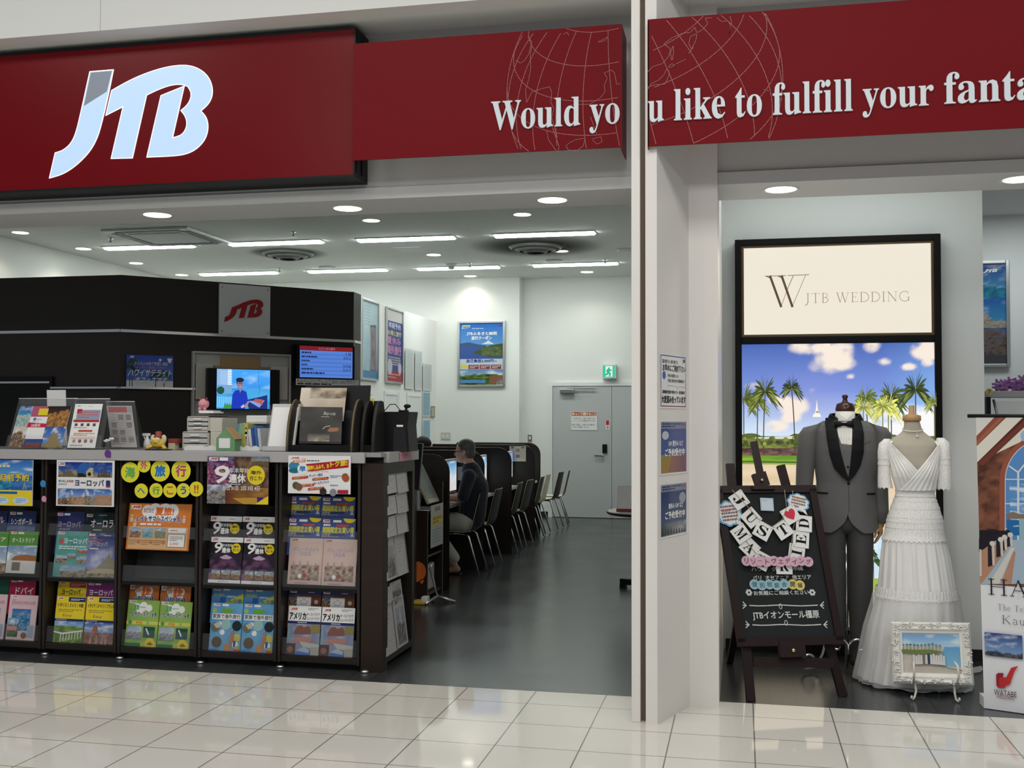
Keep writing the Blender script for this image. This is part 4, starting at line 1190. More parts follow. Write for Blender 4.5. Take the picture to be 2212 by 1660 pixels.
def d_easy(title, kind):
    def d(pg):
        if kind == 0:
            pg.photo(0, 0, 1, .5, scenic((.06, .22, .55), (.3, .5, .7), [(.05, .15, .01), (.12, .24, .03), (.3, .42, .08)], .72, .35, 2, 61, .6), 12, 10)
            pg.poly([(.0, .24), (.3, .2), (1, .28), (1, .31), (.3, .24), (0, .27)], WT)
            for k in range(8):
                x = .24 + k * .1
                pg.rect(x, .05 + k * .012, x + .025, .23 + k * .006, WT)
        else:
            pg.photo(0, 0, 1, .5, scenic((.05, .12, .4), (.25, .38, .6), [(.10, .05, .04), (.30, .13, .09), (.4, .26, .2)], .55, .1, 5, 62, .5), 14, 12)
            pg.poly([(.27, .3), (.3, .38), (.38, .45), (.46, .38), (.49, .3)], (.38, .09, .05)); pg.poly([(.37, .45), (.385, .5), (.4, .45)], WT)
            for x in (.2, .4, .6, .72):
                pg.poly([(x, .02), (x + .05, .26), (x + .09, .02)], (.42, .32, .28))
        pg.rect(0, .53, 1, 1, YEL); mark(pg, .04, .92, .2, .06); pg.rect(.42, .89, 1, .985, NAVY); pg.lines(.5, .91, .95, .96, 2, WT); pg.text(title, .05, .77, .95, .86, (.05, .04, .02), .02); pg.lines(.1, .67, .9, .74, 2, (.35, .25, .05)); pg.text('Easy', .27, .56, .58, .63, (.3, .2, .03)); pg.rect(0, .49, 1, .53, NAVY); pg.lines(.05, .5, .7, .52, 1, WT)
    return d
bro(113, 1289, 176, 1391, F1, d_easy('イギリス｜スイス｜中欧', 0), 'yellow brochure with a white arched viaduct in green hills', base=YEL)
bro(178, 1290, 242, 1397, F1, d_easy('イタリア｜スペイン｜フランス', 1), 'yellow brochure with a red domed old town', base=YEL)
# --- bay under the yellow discs
def d_late(full):
    def d(pg):
        y = lambda v: v if full else 1 - (1 - v) * 2.6
        mark(pg, .03, y(.87), .16, y(.96) - y(.87))
        for x, yy, r in ((.3, .84, .09), (.42, .86, .1), (.58, .83, .12), (.7, .85, .1), (.36, .76, .1), (.66, .76, .1)):
            pg.disc(x, y(yy), r, WHITE)
        pg.text('まだまだ', .24, y(.80), .40, y(.90), (.5, .25, .2), .03); pg.text('夏旅!', .43, y(.75), .72, y(.92), (.75, .16, .03), .05)
        pg.text('レイトサマースペシャル', .14, y(.60), .84, y(.73), WHITE, .14); pg.text('レイトサマースペシャル', .14, y(.60), .84, y(.73), (.02, .05, .22), .04)
        if full:
            pg.rect(.03, .02, .97, .5, (.66, .40, .20)); pg.lines(.2, .52, .8, .57, 1, WHITE, .8)
            for k, gr_ in enumerate(([(.05, .02, .01), (.3, .12, .05), (.4, .3, .2)], SEAS, [(.1, .2, .05), (.3, .3, .2), (.2, .12, .08)])):
                pg.photo(.05 + k * .2, .26, .22 + k * .2, .47, scenic((.2, .35, .5), (.4, .5, .6), gr_, .6, .3, 3, 70 + k), 6, 6); pg.lines(.04 + k * .2, .1, .23 + k * .2, .22, 3, (.35, .18, .08)); pg.disc(.2 + k * .2, .16, .025, (.5, .2, .1))
            pg.rect(.66, .38, .94, .48, WHITE); pg.lines(.7, .41, .9, .45, 1, RED); pg.rect(.66, .07, .94, .35, (.2, .15, .12)); pg.rect(.67, .08, .93, .34, WHITE); pg.lines(.7, .2, .9, .31, 3, (.2, .2, .2)); pg.text('2,000', .70, .11, .84, .17, (.7, .2, .05), .03)
            for x, yy in ((.06, .73), (.9, .73), (.12, .62)):
                pg.disc(x, yy, .025, (.75, .4, .2)); pg.poly([(x - .03, yy - .04), (x + .03, yy - .04), (x + .02, yy - .14), (x - .02, yy - .14)], (.7, .5, .4))
    return d
OR = (.66, .21, .045)
bro(271, 1088, 407, 1187, 6.565, d_late(True), 'orange summer sale poster hung over the grey empty pocket', name='poster', base=OR, group='posters taped to the counter front', cat='poster')
l1 = bro(277, 1260, 342, 1298, F2, d_late(False), 'orange brochure with white bubble lettering, left of the pair', base=(.52, .16, .04), ext=.12)
again(l1, 345, 1301, F2, 'orange brochure with white bubble lettering, right of the pair')
LG = (.22, .40, .07)
def d_pre(pg):
    pg.photo(0, 0, 1, 1, lambda u, v: mix((.16, .36, .06), (.36, .52, .12), fbm(u * 3, v * 4, 8)), 8, 10)
    mark(pg, .05, .93, .2, .05)
    for x, y_, r in ((.3, .86, .1), (.5, .87, .13), (.68, .84, .1), (.4, .8, .12)):
        pg.disc(x, y_, r, WHITE)
    pg.text('夏旅', .2, .80, .36, .9, (.1, .35, .15), .05); pg.lines(.38, .83, .72, .88, 1, (.3, .5, .3))
    pg.text('プレサマースペシャル', .06, .66, .94, .76, WHITE, .14); pg.text('プレサマースペシャル', .06, .66, .94, .76, (.02, .08, .06), .04)
    pg.rect(0, .5, 1, .57, (.65, .62, .12)); pg.text('早割', .3, .51, .5, .56, ORG, .04); pg.disc(.12, .54, .06, (.1, .3, .1)); pg.disc(.68, .54, .05, (.3, .5, .2))
    pg.photo(.04, .2, .5, .46, scenic((.3, .4, .5), (.5, .55, .6), [(.05, .1, .2), (.4, .4, .42), (.1, .12, .1)], .5, .3, 4, 80), 8, 8)
    pg.rect(.56, .24, .92, .46, (.02, .09, .07)); pg.poly([(.62, .42), (.66, .43), (.76, .3), (.72, .29)], WT)
    pg.rect(0, 0, .5, .12, (.02, .16, .06)); pg.rect(.5, 0, 1, .16, (.42, .5, .06)); pg.disc(.8, .12, .16, YEL); pg.poly([(.68, .1), (.8, .16), (.92, .1), (.8, .08)], (.25, .18, .03))
g1 = bro(268, 1297, 337, 1401, F1, d_pre, 'green summer brochure, left of the pair in the bottom row', base=LG)
again(g1, 338, 1405, F1, 'green summer brochure, right of the pair in the bottom row')
# --- dark holiday bay
def nine(pg, y0, y1, small=False):
    yy = lambda v: y0 + (y1 - y0) * v
    pg.text('9', .12, yy(.05), .36, yy(1), WHITE, .03, slant=.15)
    for k, c in enumerate(((.6, .62, .7), (.5, .6, .72), (.72, .68, .5), (.7, .55, .45))):
        pg.text('年末年始'[k], .36 + k * .085, yy(.62), .44 + k * .085, yy(.9), c, .03)
    pg.text('連休', .36, yy(.08), .63, yy(.56), WHITE, .04)
    pg.disc(.8, yy(.5), .145, YEL); pg.text('海外', .71, yy(.55), .89, yy(.76), (.05, .04, .02), .04); pg.text('行こう!', .70, yy(.22), .9, yy(.45), (.05, .04, .02), .04)
night = scenic((.05, .02, .07), (.16, .05, .16), NIGHT, .55, .4, 5, 90, .3)
def d_nine_poster(pg):
    pg.photo(0, .3, .5, 1, scenic((.03, .01, .08), (.14, .03, .16), NIGHT, .7, .3, 6, 91, .15), 14, 12)
    pg.photo(.45, .35, 1, 1, lambda u, v: mix((.06, .03, .02), (.26, .16, .1), (fbm(u * 6, v * 5, 92) - .3) * 2), 14, 12)
    pg.photo(.72, .78, 1, 1, scenic((.08, .16, .3), (.35, .32, .2), [(.08, .06, .03), (.2, .14, .06)], .5, .5, 3, 93, .2), 6, 6)
    pg.photo(0, 0, .4, .4, scenic((.2, .25, .35), (.3, .3, .35), [(.03, .02, .03), (.2, .22, .25), (.4, .3, .2)], .6, .5, 4, 94), 10, 10)
    pg.photo(.3, 0, 1, .35, lambda u, v: mix((.12, .03, .02), (.5, .28, .06), fbm(u * 4, v * 4, 95) * u * 1.6), 12, 8)
    pg.poly([(.42, .12), (.6, .0), (.98, 0), (.98, .1), (.75, .14)], (.5, .3, .04)); pg.rect(.82, .03, .92, .15, (.05, .02, .2)); pg.poly([(.78, 0), (1, .18), (1, 0)], YEL)
    mark(pg, .03, .91, .15, .07); second(pg, .2, .91, .14, .07)
    nine(pg, .42, .8)
    pg.text('30日 31日  2日 3日 4日', .26, .29, .86, .38, WT, .02); pg.lines(.3, .40, .75, .43, 1, WT)
bro(447, 986, 580, 1088, 6.478, d_nine_poster, 'dark purple and gold holiday poster below the grey counter edge', name='poster', lean=False, group='posters taped to the counter front', cat='poster', base=(.05, .03, .06))
def d_nine(full):
    def d(pg):
        h_ = .11 if full else .24
        if full:
            pg.photo(0, .06, 1, .66, lambda u, v: mix((.03, .02, .035), (.22, .09, .2), (fbm(u * 5, v * 6, 96) - .35) * 2.4 * min(1, (1 - v) * 2)), 12, 12)
            for k in range(3):
                pg.photo(.08 + k * .31, .09, .36 + k * .31, .28, scenic((.15, .3, .45), (.4, .35, .25), [(.06, .03, .03), (.25, .12, .06), (.4, .3, .15)], .5, .4, 4, 97 + k), 5, 5)
            pg.poly([(.3, .56), (.5, .62), (.7, .56), (.6, .52), (.4, .52)], (.5, .35, .5)); pg.rect(0, 0, 1, .07, WHITE); pg.lines(.3, .02, .9, .05, 1, (.3, .3, .3))
        else:
            pg.lines(.2, .06, .95, .14, 1, (.25, .12, .25))
        pg.rect(0, 1 - h_, 1, 1, WHITE); mark(pg, .04, 1 - h_ * .85, .18, h_ * .7)
        pg.lines(.62, 1 - h_ * .7, .92, 1 - h_ * .3, 1, (.4, .4, .4))
        nine(pg, .64 if full else .16, .88 if full else .74)
    return d
BK = (.018, .016, .02)
n1 = bro(450, 1115, 520, 1163, F2, d_nine(False), 'black brochure with white nine and yellow disc, upper row left', base=BK, ext=.14)
again(n1, 521.5, 1164.5, F2, 'black brochure with white nine and yellow disc, upper row right')
n2 = bro(449, 1161, 519, 1259, F1, d_nine(True), 'black and purple brochure showing night scenes, left of the pair', base=BK)
again(n2, 520.5, 1262, F1, 'black and purple brochure showing night scenes, right of the pair')
BL = (.10, .30, .58)
def d_early(pg):
    pg.poly([(.3, 0), (1, .7), (1, 0)], (.62, .6, .1)); mark(pg, .06, .8, .2, .14); second(pg, .36, .82, .2, .1)
    pg.text('海外旅行', .06, .5, .4, .66, (.5, .6, .3), .04); pg.text('早', .26, .08, .46, .42, (.02, .12, .45), .05); pg.text('トク旅', .56, .08, .96, .36, (.05, .3, .4), .04); pg.lines(.5, .42, .95, .55, 1, WT)
e1 = bro(456, 1268, 525, 1306, F2, d_early, 'blue and yellow early booking brochure, left of the pair', base=BL, ext=.12)
again(e1, 526, 1308.5, F2, 'blue and yellow early booking brochure, right of the pair')
def d_family(pg):
    pg.photo(0, 0, 1, 1, lambda u, v: mix((.06, .26, .55), (.2, .45, .66), fbm(u * 4, v * 4, 7)), 8, 10)
    mark(pg, .06, .93, .2, .05); second(pg, .34, .935, .2, .04); pg.disc(.5, .84, .2, (.15, .36, .04), .05); pg.disc(.1, .84, .07, (.35, .5, .1))
    pg.rect(.04, .66, .96, .78, WHITE); pg.text('家族で海外旅行', .06, .68, .94, .77, (.08, .1, .08), .03)
    for x, y_, r, c in ((.16, .5, .14, (.14, .17, .12)), (.85, .54, .15, (.02, .03, .03)), (.5, .56, .16, (.3, .5, .5)), (.24, .2, .16, (.10, .07, .04)), (.4, .4, .08, WT), (.3, .58, .06, WT), (.88, .3, .12, (.55, .5, .1)), (.6, .1, .12, (.5, .25, .1)), (.84, .16, .1, WT), (.92, .08, .08, (.3, .45, .05))):
        pg.disc(x, y_, r, c)
    pg.poly([(.64, .1), (.68, .42), (.76, .46), (.8, .3), (.72, .12)], (.42, .2, .09)); pg.poly([(.1, .56), (.3, .62), (.34, .5), (.2, .48)], (.5, .5, .45)); pg.rect(.8, .0, 1, .07, (.55, .05, .04)); pg.rect(.0, .0, .3, .06, (.05, .2, .5)); pg.poly([(.78, .24), (.86, .24), (.84, .1), (.78, .12)], (.03, .06, .3))
f1 = bro(450, 1303, 518, 1408, F1, d_family, 'bright blue family travel brochure with ice cream picture, left of the pair', base=BL)
again(f1, 519, 1411, F1, 'bright blue family travel brochure with ice cream picture, right of the pair')
# --- discount bay
def d_toku(pg):
    mark(pg, .03, .9, .16, .06); pg.lines(.22, .91, .34, .94, 1, (.5, .5, .5)); pg.lines(.3, .84, .66, .88, 1, (.15, .1, .1), .7)
    pg.disc(.1, .72, .09, (.05, .25, .42), .12); pg.disc(.1, .6, .09, (.02, .16, .25), .07); pg.poly([(.22, .56), (.97, .70), (.97, .9), (.22, .76)], (.42, .015, .04))
    pg.poly([(.08, .8), (.28, .83), (.28, .9), (.08, .87)], ORG); pg.text('海外旅行', .1, .82, .26, .88, WHITE, .03, rot=.12)
    pg.disc(.235, .645, .085, WHITE); pg.text('早', .185, .575, .285, .71, (.03, .2, .5), .05)
    pg.text('期申し込みで、お', .32, .645, .66, .765, YEL, .05, rot=.115); pg.text('トク旅!', .68, .73, .95, .87, YEL, .06, rot=.115); pg.lines(.32, .57, .9, .60, 1, (.7, .4, .4))
    pg.text('ディナー1回分', .34, .45, .56, .52, (.1, .15, .4), .03, rot=.12); pg.text('ルームクレジット', .42, .26, .66, .33, (.1, .15, .4), .03, rot=.12)
    for x, y_, t_ in ((.07, .36, '150円ハワイ'), (.40, .34, '120円グアム'), (.17, .16, '130円バリ島'), (.33, .08, '110円シンガポール')):
        pg.poly([(x, y_), (x + .24, y_ + .04), (x + .26, y_ + .075), (x + .25, y_ + .11), (x + .01, y_ + .07), (x - .01, y_ + .035)], (.48, .04, .03)); pg.text(t_, x + .02, y_ + .03, x + .23, y_ + .085, (.75, .5, .2), .03, rot=.12)
    pg.lines(.68, .42, .86, .5, 2, (.1, .3, .6)); pg.lines(.68, .2, .9, .26, 1, (.1, .3, .6))
    for x, y_, c in ((.13, .21, (.10, .10, .04)), (.18, .17, (.2, .1, .05)), (.92, .45, (.2, .1, .06)), (.93, .42, (.4, .1, .03)), (.57, .06, (.03, .03, .03)), (.73, .04, (.25, .25, .3))):
        pg.disc(x, y_, .055, c)
    pg.rect(.8, .01, .97, .11, (.4, .02, .06))
bro(622, 984, 757, 1066, 6.478, d_toku, 'white early discount poster with red slanting banner over the grey counter edge', name='poster', lean=False, group='posters taped to the counter front', cat='poster')
NB = (.06, .09, .26)
def d_hawaii(pg):
    mark(pg, .04, .76, .2, .16); second(pg, .34, .78, .24, .12); pg.disc(.82, 1, .18, YEL, .24, a0=PI, a1=2 * PI)
    pg.rect(.44, .56, .8, .68, (.45, .08, .05)); pg.lines(.06, .56, .42, .68, 1, WT, .8)
    pg.text('期間限定お買い得', .04, .22, .96, .54, (.55, .52, .08), .04); pg.rect(.3, .1, .7, .2, (.03, .04, .12)); pg.text('ハワイ', .04, .06, .26, .2, (.6, .58, .3), .03); pg.lines(.02, .01, .9, .06, 1, (.5, .48, .1)); pg.poly([(.86, .06), (.92, .26), (.98, .06)], (.4, .45, .55))
b1 = bro(620, 1071, 692, 1112, F2 + .045, d_hawaii, 'blue brochure with yellow lettering, top row left, end bay', base=NB, ext=.12)
again(b1, 693, 1114, F2 + .045, 'blue brochure with yellow lettering, top row right, end bay')
again(b1, 620, 1159, F2, 'blue brochure with yellow lettering, second row left, end bay')
again(b1, 693, 1161, F2, 'blue brochure with yellow lettering, second row right, end bay')
PK2 = (.56, .42, .40)
def d_usa(pg):
    pg.photo(0, 0, 1, 1, lambda u, v: mix((.55, .40, .40), (.66, .52, .42), fbm(u * 3, v * 3, 11)), 8, 10)
    mark(pg, .05, .93, .2, .05, PK2); pg.text('ズニーリゾート', .1, .72, .9, .80, (.33, .33, .50), .02); pg.text('U.S.A', .32, .62, .66, .69, (.33, .33, .5), .02); pg.line([(.2, .84), (.3, .72), (.5, .68), (.75, .74), (.84, .84)], .002, (.45, .42, .52))
    pg.photo(.08, .09, .92, .42, lambda u, v: mix((.14, .07, .05), (.55, .45, .38), (fbm(u * 9, v * 7, 13) - .2) * 1.6), 18, 12); pg.disc(.36, .18, .06, WT); pg.disc(.5, .2, .06, (.4, .06, .05))
    for x in (.16, .34, .58, .82):
        pg.poly([(x - .04, .4), (x, .52 if x != .82 else .48), (x + .05, .4)], (.4, .32, .28))
    pg.lines(.2, .02, .9, .05, 1, (.5, .2, .2))
u1 = bro(620, 1163, 693, 1262, F1 + .012, d_usa, 'dusty pink resort brochure with crowd picture, left of the pair', base=PK2)
again(u1, 693.5, 1265, F1 + .012, 'dusty pink resort brochure with crowd picture, right of the pair')
BN = (.16, .055, .025)
def d_can(pg):
    pg.rect(0, .75, 1, 1, (.03, .04, .14)); pg.photo(0, 0, .35, .75, scenic((.08, .1, .2), (.2, .12, .15), BROWNS, .6, .3, 3, 15, .1), 6, 6); mark(pg, .04, .82, .2, .13); pg.lines(.6, .84, .95, .9, 1, WT)
    pg.rect(.26, .02, .7, .64, WHITE)
    leaf = [(0, -.9), (.06, -.4), (.55, -.5), (.45, -.25), (.95, .15), (.75, .2), (.8, .5), (.45, .35), (.3, .55), (.25, .95), (.12, .65), (0, 1)]
    lf = leaf + [(-x, y) for x, y in leaf[::-1][1:]]
    pg.poly([(.48 + x * .15, .36 + y * .2) for x, y in lf], (.3, .3, .3)); pg.poly([(.48 + x * .125, .36 + y * .165) for x, y in lf], WHITE); pg.text('CANADA', .38, .24, .58, .3, (.3, .3, .3)); pg.disc(.86, .4, .06, (.5, .45, .4))
c1 = bro(622, 1273, 692, 1316, F2, d_can, 'brown brochure with white maple leaf card, left of the pair', base=BN, ext=.12)
again(c1, 694, 1319, F2, 'brown brochure with white maple leaf card, right of the pair')
def d_amer(pg):
    pg.photo(0, 0, 1, .66, lambda u, v: mix((.10, .16, .34), (.42, .40, .44), fbm(u * 5, v * 5, 17)), 12, 12)
    pg.rect(0, .7, 1, 1, WHITE); mark(pg, .05, .9, .24, .07); pg.text('アメリカ', .04, .73, .54, .87, (.02, .02, .02), .04); pg.text('オーストラリア', .56, .81, .96, .87, (.1, .1, .1), .02); pg.text('ニュージーランド', .56, .73, .96, .79, (.1, .1, .1), .02); pg.rect(0, .65, 1, .7, NAVY); pg.lines(.3, .66, .8, .69, 1, WT); pg.lines(.6, .92, .92, .97, 2, (.3, .3, .3))
    pg.poly([(.2, .48), (.3, .6), (.42, .62), (.5, .58), (.66, .62), (.75, .5), (.72, .45), (.22, .44)], (.22, .10, .08)); pg.rect(.72, .48, 1, .64, (.25, .22, .08)); pg.poly([(.15, .3), (.3, .4), (.75, .38), (.8, .3), (.5, .26)], (.46, .2, .17)); pg.poly([(.4, .3), (1, .26), (1, .14), (.5, .2)], (.5, .5, .48)); pg.poly([(.02, .5), (.06, .62), (.1, .5), (.12, .3), (.02, .3)], (.2, .35, .38))
    pg.rect(0, .0, .28, .26, (.06, .03, .025)); pg.disc(.12, .14, .09, (.25, .12, .08)); pg.rect(.3, 0, .75, .1, (.06, .16, .5)); pg.rect(.75, 0, 1, .2, (.4, .38, .32)); pg.poly([(.3, .12), (.55, .2), (.7, .14), (.7, .08)], (.4, .48, .6))
a1 = bro(617, 1310, 688, 1418, F1, d_amer, 'white headed brochure with canyon collage, left of the pair at the end', base=(.2, .25, .4))
again(a1, 689.5, 1422, F1, 'white headed brochure with canyon collage, right of the pair at the end')
# --- yellow discs lettering the third bay
def discs(px, py, r, ch, col, label, yy=6.50, tilt=0.0):
    p = PY(px, py, yy)
    R_ = r / 2325 * math.hypot(p.x, p.y) * 1.03
    pg = Page(2 * R_, 2 * R_, YEL, .0001)
    pg.g = G(); pg.g.prism([(R_ + R_ * math.cos(k * PI / 16), R_ + R_ * math.sin(k * PI / 16), -.002) for k in range(32)], (0, 0, .002), (.78, .72, .04))
    if ch:
        pg.text(ch, .24, .24, .76, .76, col, .05, rot=tilt, keep=True)
    return pg.put('letter_disc', p - Vector((R_, 0, R_)), EX, EZ, label, 'paper disc', M['gloss'], group='yellow paper discs spelling a message')
for px, py, r, ch, col, l in ((281, 1021, 20, '海', (.12, .42, .12), 'large yellow disc with green character, leftmost'), (311, 1006, 14, '外', (.6, .1, .25), 'small yellow disc with pink character overlapping the leftmost'),
                              (346, 1018, 21, '旅', (.02, .18, .55), 'large yellow disc with blue character'), (391, 1018, 21, '行', (.5, .08, .2), 'large yellow disc with pink character'),
                              (305, 1061, 14.5, 'へ', (.02, .14, .4), 'small yellow disc with a blue bent stroke'), (337, 1060, 14.5, '行', (.15, .38, .08), 'small yellow disc with green character'),
                              (367, 1060, 14.5, 'こ', (.6, .14, .05), 'small yellow disc with red curved letter'), (396, 1060, 14.5, 'う', (.03, .12, .4), 'small yellow disc with blue curved letter'), (424, 1057, 15, '!!', (.6, .1, .03), 'small yellow disc with red exclamation marks')):
    o = discs(px, py, r, ch, col, l, 6.505 if px in (311,) else 6.515)
def balloon(p, r, u, name, col, label, s=1.0):
    pg = Page(2 * s, 2 * s, col, .0001)
    pg.g = G(); pts = [(s + s * .9 * math.cos(a), s + s * math.sin(a), -.001) for a in [k * PI / 14 for k in range(28)]]
    pg.g.prism(pts, (0, 0, .0015), col); pg.g.prism([(s * 1.35, s * .15, -.001), (s * 1.75, -.1 * s, -.001), (s * 1.9, s * .3, -.001), (s * 1.6, s * .4, -.001)], (0, 0, .0015), col)
    return pg.put(name, p, r, u, label, 'sticker', M['print'], group='balloon stickers on the counter')
balloon(PY(225, 989, 6.485), EX, EZ, 'balloon_sticker', (.13, .04, .26), 'purple balloon sticker on the grey counter edge', .026)
balloon(PY(86, 1053, 6.525), EX, EZ, 'balloon_sticker', (.05, .26, .55), 'blue balloon sticker on the black rack post', .024)
balloon(PY(89, 1085, 6.525), EX, EZ, 'balloon_sticker', (.66, .28, .42), 'pink balloon sticker below the blue one on the rack post', .021)
# --- grey leaflets of the end rack, facing the aisle
LGY = (.50, .50, .51)
def leaf(x0, y0, x1, y1, X, label, dark=False, top=None):
    a, b = PX(x0, y1, X), PX(x1, (y0 + y1) / 2, X)
    zt__ = PX(x0, y0, X).z
    pg = Page(max(b.y - a.y, .1), zt__ - a.z, LGY, .006)
    a = a + Vector((.012, 0, 0))
    if dark:
        pg.photo(.1, .05, .9, .8, scenic((.35, .37, .4), (.3, .3, .32), [(.05, .05, .05), (.2, .2, .22), (.35, .33, .3)], .5, .4, 3, int(x0), .3), 7, 8)
        mark(pg, .1, .85, .3, .1, LGY)
    else:
        pg.line([(.15, .9), (.15, .45), (.3, .25), (.6, .25), (.75, .45), (.75, .9)], .004, (.33, .33, .34)); pg.lines(.25, .55, .65, .8, 3, (.36, .36, .37)); pg.rect(.92, .02, .97, .95, (.02, .02, .02))
    pg.put('leaflet', a, Vector((0, 1, 0)), Vector((-.13, 0, 1)), label, 'leaflet', M['print'], group='leaflets in the end rack')
col_ = ('near', 'far')
for r_, (ya, yb, yc, yd) in enumerate(((1026, 1068, 1021, 1066), (1073, 1114, 1066, 1110), (1118, 1162, 1110, 1155))):
    leaf(835, ya, 856, yb, XE - .01, 'grey leaflet in the end rack, %s row, nearer column' % ('top', 'second', 'third')[r_])
    leaf(858, yc, 880, yd, XE - .01, 'grey leaflet in the end rack, %s row, farther column' % ('top', 'second', 'third')[r_])
leaf(834, 1166, 856, 1256, XE - .01, 'tall photo leaflet in the end rack, fourth row, nearer column', True)
leaf(858, 1158, 880, 1246, XE - .01, 'tall plain leaflet in the end rack, fourth row, farther column')
leaf(833, 1271, 842, 1306, XE - .03, 'narrow white leaflet in the end rack, fifth row', False)
leaf(843, 1261, 866, 1298, XE - .03, 'grey photo leaflet in the end rack, fifth row', True)
leaf(831, 1308, 856, 1420, XE - .01, 'large grey leaflet at the bottom of the end rack, nearer column')
leaf(857, 1296, 879, 1402, XE - .01, 'large dark photo leaflet at the bottom of the end rack, farther column', True)

# ================================================================== THINGS STANDING ON THE COUNTER
ZW = 1.394
def on(px, Y):
    """Point on the worktop at depth Y under pixel column px."""
    d = ray(px, 968)
    return Vector((d.x * Y / d.y, Y, ZW))
def stand_sheet(tl, tr, bl, br, Yb, Yt, draw, label, name, cat, acr=True, group='leaflets in clear holders on the counter'):
    BL, BR = PY(*bl, Yb), PY(*br, Yb)
    dz = ZW + .012 - min(BL.z, BR.z)
    BL.z = BR.z = ZW + .012
    TL, TR = PY(*tl, Yt), PY(*tr, Yt)
    pg = Page((BR - BL).length, (TL - BL).length, WHITE, .003)
    draw(pg)
    pg.bake(name, BL, BR, TL, label, cat, M['gloss'], group=group)
    return BL, BR, TL, TR
def holder(BL, BR, TL, label, ex=.03):
    t = thing('leaflet_holder', label, 'leaflet holder', (BL.x, BL.y, ZW), group='clear leaflet holders on the counter')
    r = (BR - BL).normalized(); u = (TL - BL).normalized(); n = r.cross(u).normalized()
    w_, h_ = (BR - BL).length, (TL - BL).length
    def slab(o, a, b, th=.003):
        return G().prism([o, o + a, o + a + b, o + b], n * -th)
    o = BL - r * ex - n * .008
    slab(o, r * (w_ + 2 * ex), u * (h_ + ex)).build('back_plate', M['acryl'], t)
    slab(BL - r * ex + n * .012, r * (w_ + 2 * ex), u * (h_ * .25)).build('front_lip', M['acryl'], t)
    top = o + u * (h_ + ex)
    G().prism([top, top + r * (w_ + 2 * ex), Vector((top + r * (w_ + 2 * ex)).to_tuple()[:2] + (0,)) * 1 + Vector((.02, .12, ZW)), Vector(top.to_tuple()[:2] + (0,)) + Vector((.02, .12, ZW))], (0, .003, 0)).build('rear_leg_plate', M['acryl'], t)
    G().tube([top, top + r * (w_ + 2 * ex)], .003, 6).build('top_edge', M['white'], t)
    return t
def d_spread(pg):
    pg.photo(0, .5, .27, 1, scenic((.02, .08, .35), (.05, .3, .5), [(.02, .25, .35), (.4, .5, .45), (.6, .55, .45)], .55, .2, 5, 101, .3), 8, 8)
    pg.photo(0, 0, .28, .5, scenic((.6, .55, .5), (.6, .52, .45), BROWNS, .5, .6, 5, 102), 8, 8); pg.photo(.55, .5, 1, 1, scenic((.02, .01, .02), (.06, .03, .02), [(.1, .04, .01), (.4, .18, .05), (.5, .3, .1)], .65, .5, 6, 103, 0), 9, 8)
    pg.photo(.6, 0, 1, .5, scenic((.03, .1, .4), (.15, .3, .6), [(.15, .1, .03), (.35, .28, .12)], .15, .15, 4, 104, .7), 9, 9); pg.poly([(.68, .0), (.72, .2), (.76, .28), (.8, .42), (.82, .28), (.86, .36), (.9, .2), (.96, .05)], (.30, .22, .09))
    pg.rect(.27, .2, .6, .74, WHITE); pg.rect(.27, .0, .62, .2, (.02, .06, .25)); pg.photo(.3, .0, .6, .14, scenic((.02, .05, .2), (.05, .1, .3), [(.12, .03, .02), (.28, .08, .05)], .6, .3, 6, 105, 0), 7, 5); pg.rect(.27, .74, .56, 1, (.45, .10, .2)); pg.rect(.4, .78, .58, .94, YEL)
    pg.poly([(.24, .48), (.6, .48), (.62, .57), (.26, .6)], (.55, .02, .08)); pg.text('20周年', .32, .49, .5, .57, (.8, .6, .6), .03); pg.disc(.36, .68, .03, (.1, .2, .5)); pg.lines(.4, .66, .56, .69, 1, (.2, .2, .4)); pg.lines(.32, .61, .55, .63, 1, (.4, .4, .4))
BL, BR, TL, TR = stand_sheet((43, 878), (152, 886), (19, 967), (132, 969), 6.60, 6.72, d_spread, 'glossy photo leaflet in the leftmost clear holder', 'leaflet', 'leaflet')
holder(BL + Vector((0, .012, 0)), BR + Vector((0, .012, 0)), TL + Vector((0, .012, .03)), 'leftmost clear acrylic holder on the counter')
def d_menu(pg):
    pg.lines(.1, .93, .3, .97, 1, (.1, .3, .6)); pg.lines(.5, .93, .8, .96, 1, (.4, .5, .6)); pg.rect(.12, .64, .98, .86, (.30, .32, .45)); pg.rect(.12, .78, .3, .88, RED); pg.lines(.2, .66, .9, .84, 3, (.55, .15, .15)); pg.rect(.05, .58, .98, .635, (.4, .04, .04))
    for k in range(4):
        pg.rect(.12 + k * .22, .49, .22 + k * .22, .55, (.12, .06, .08)); pg.disc(.2 + k * .21, .15, .06, ((.5, .3, .3), (.25, .1, .1), (.3, .15, .12), (.25, .25, .3))[k])
    pg.lines(.1, .44, .95, .47, 1, (.3, .3, .3)); pg.rect(.3, .36, .8, .4, (.5, .08, .04)); pg.lines(.15, .27, .9, .34, 2, (.7, .3, .15)); pg.rect(.08, .2, .92, .25, (.7, .6, .5)); pg.lines(.08, .03, .9, .08, 1, (.4, .4, .4))
BL, BR, TL, TR = stand_sheet((163, 873), (217, 874), (145, 968), (205, 969), 6.60, 6.72, d_menu, 'white price leaflet with red bands in the second clear holder', 'leaflet', 'leaflet')
holder(BL + Vector((0, .012, 0)), BR + Vector((.02, .012, 0)), TL + Vector((0, .012, .02)), 'second clear acrylic holder on the counter', .02)
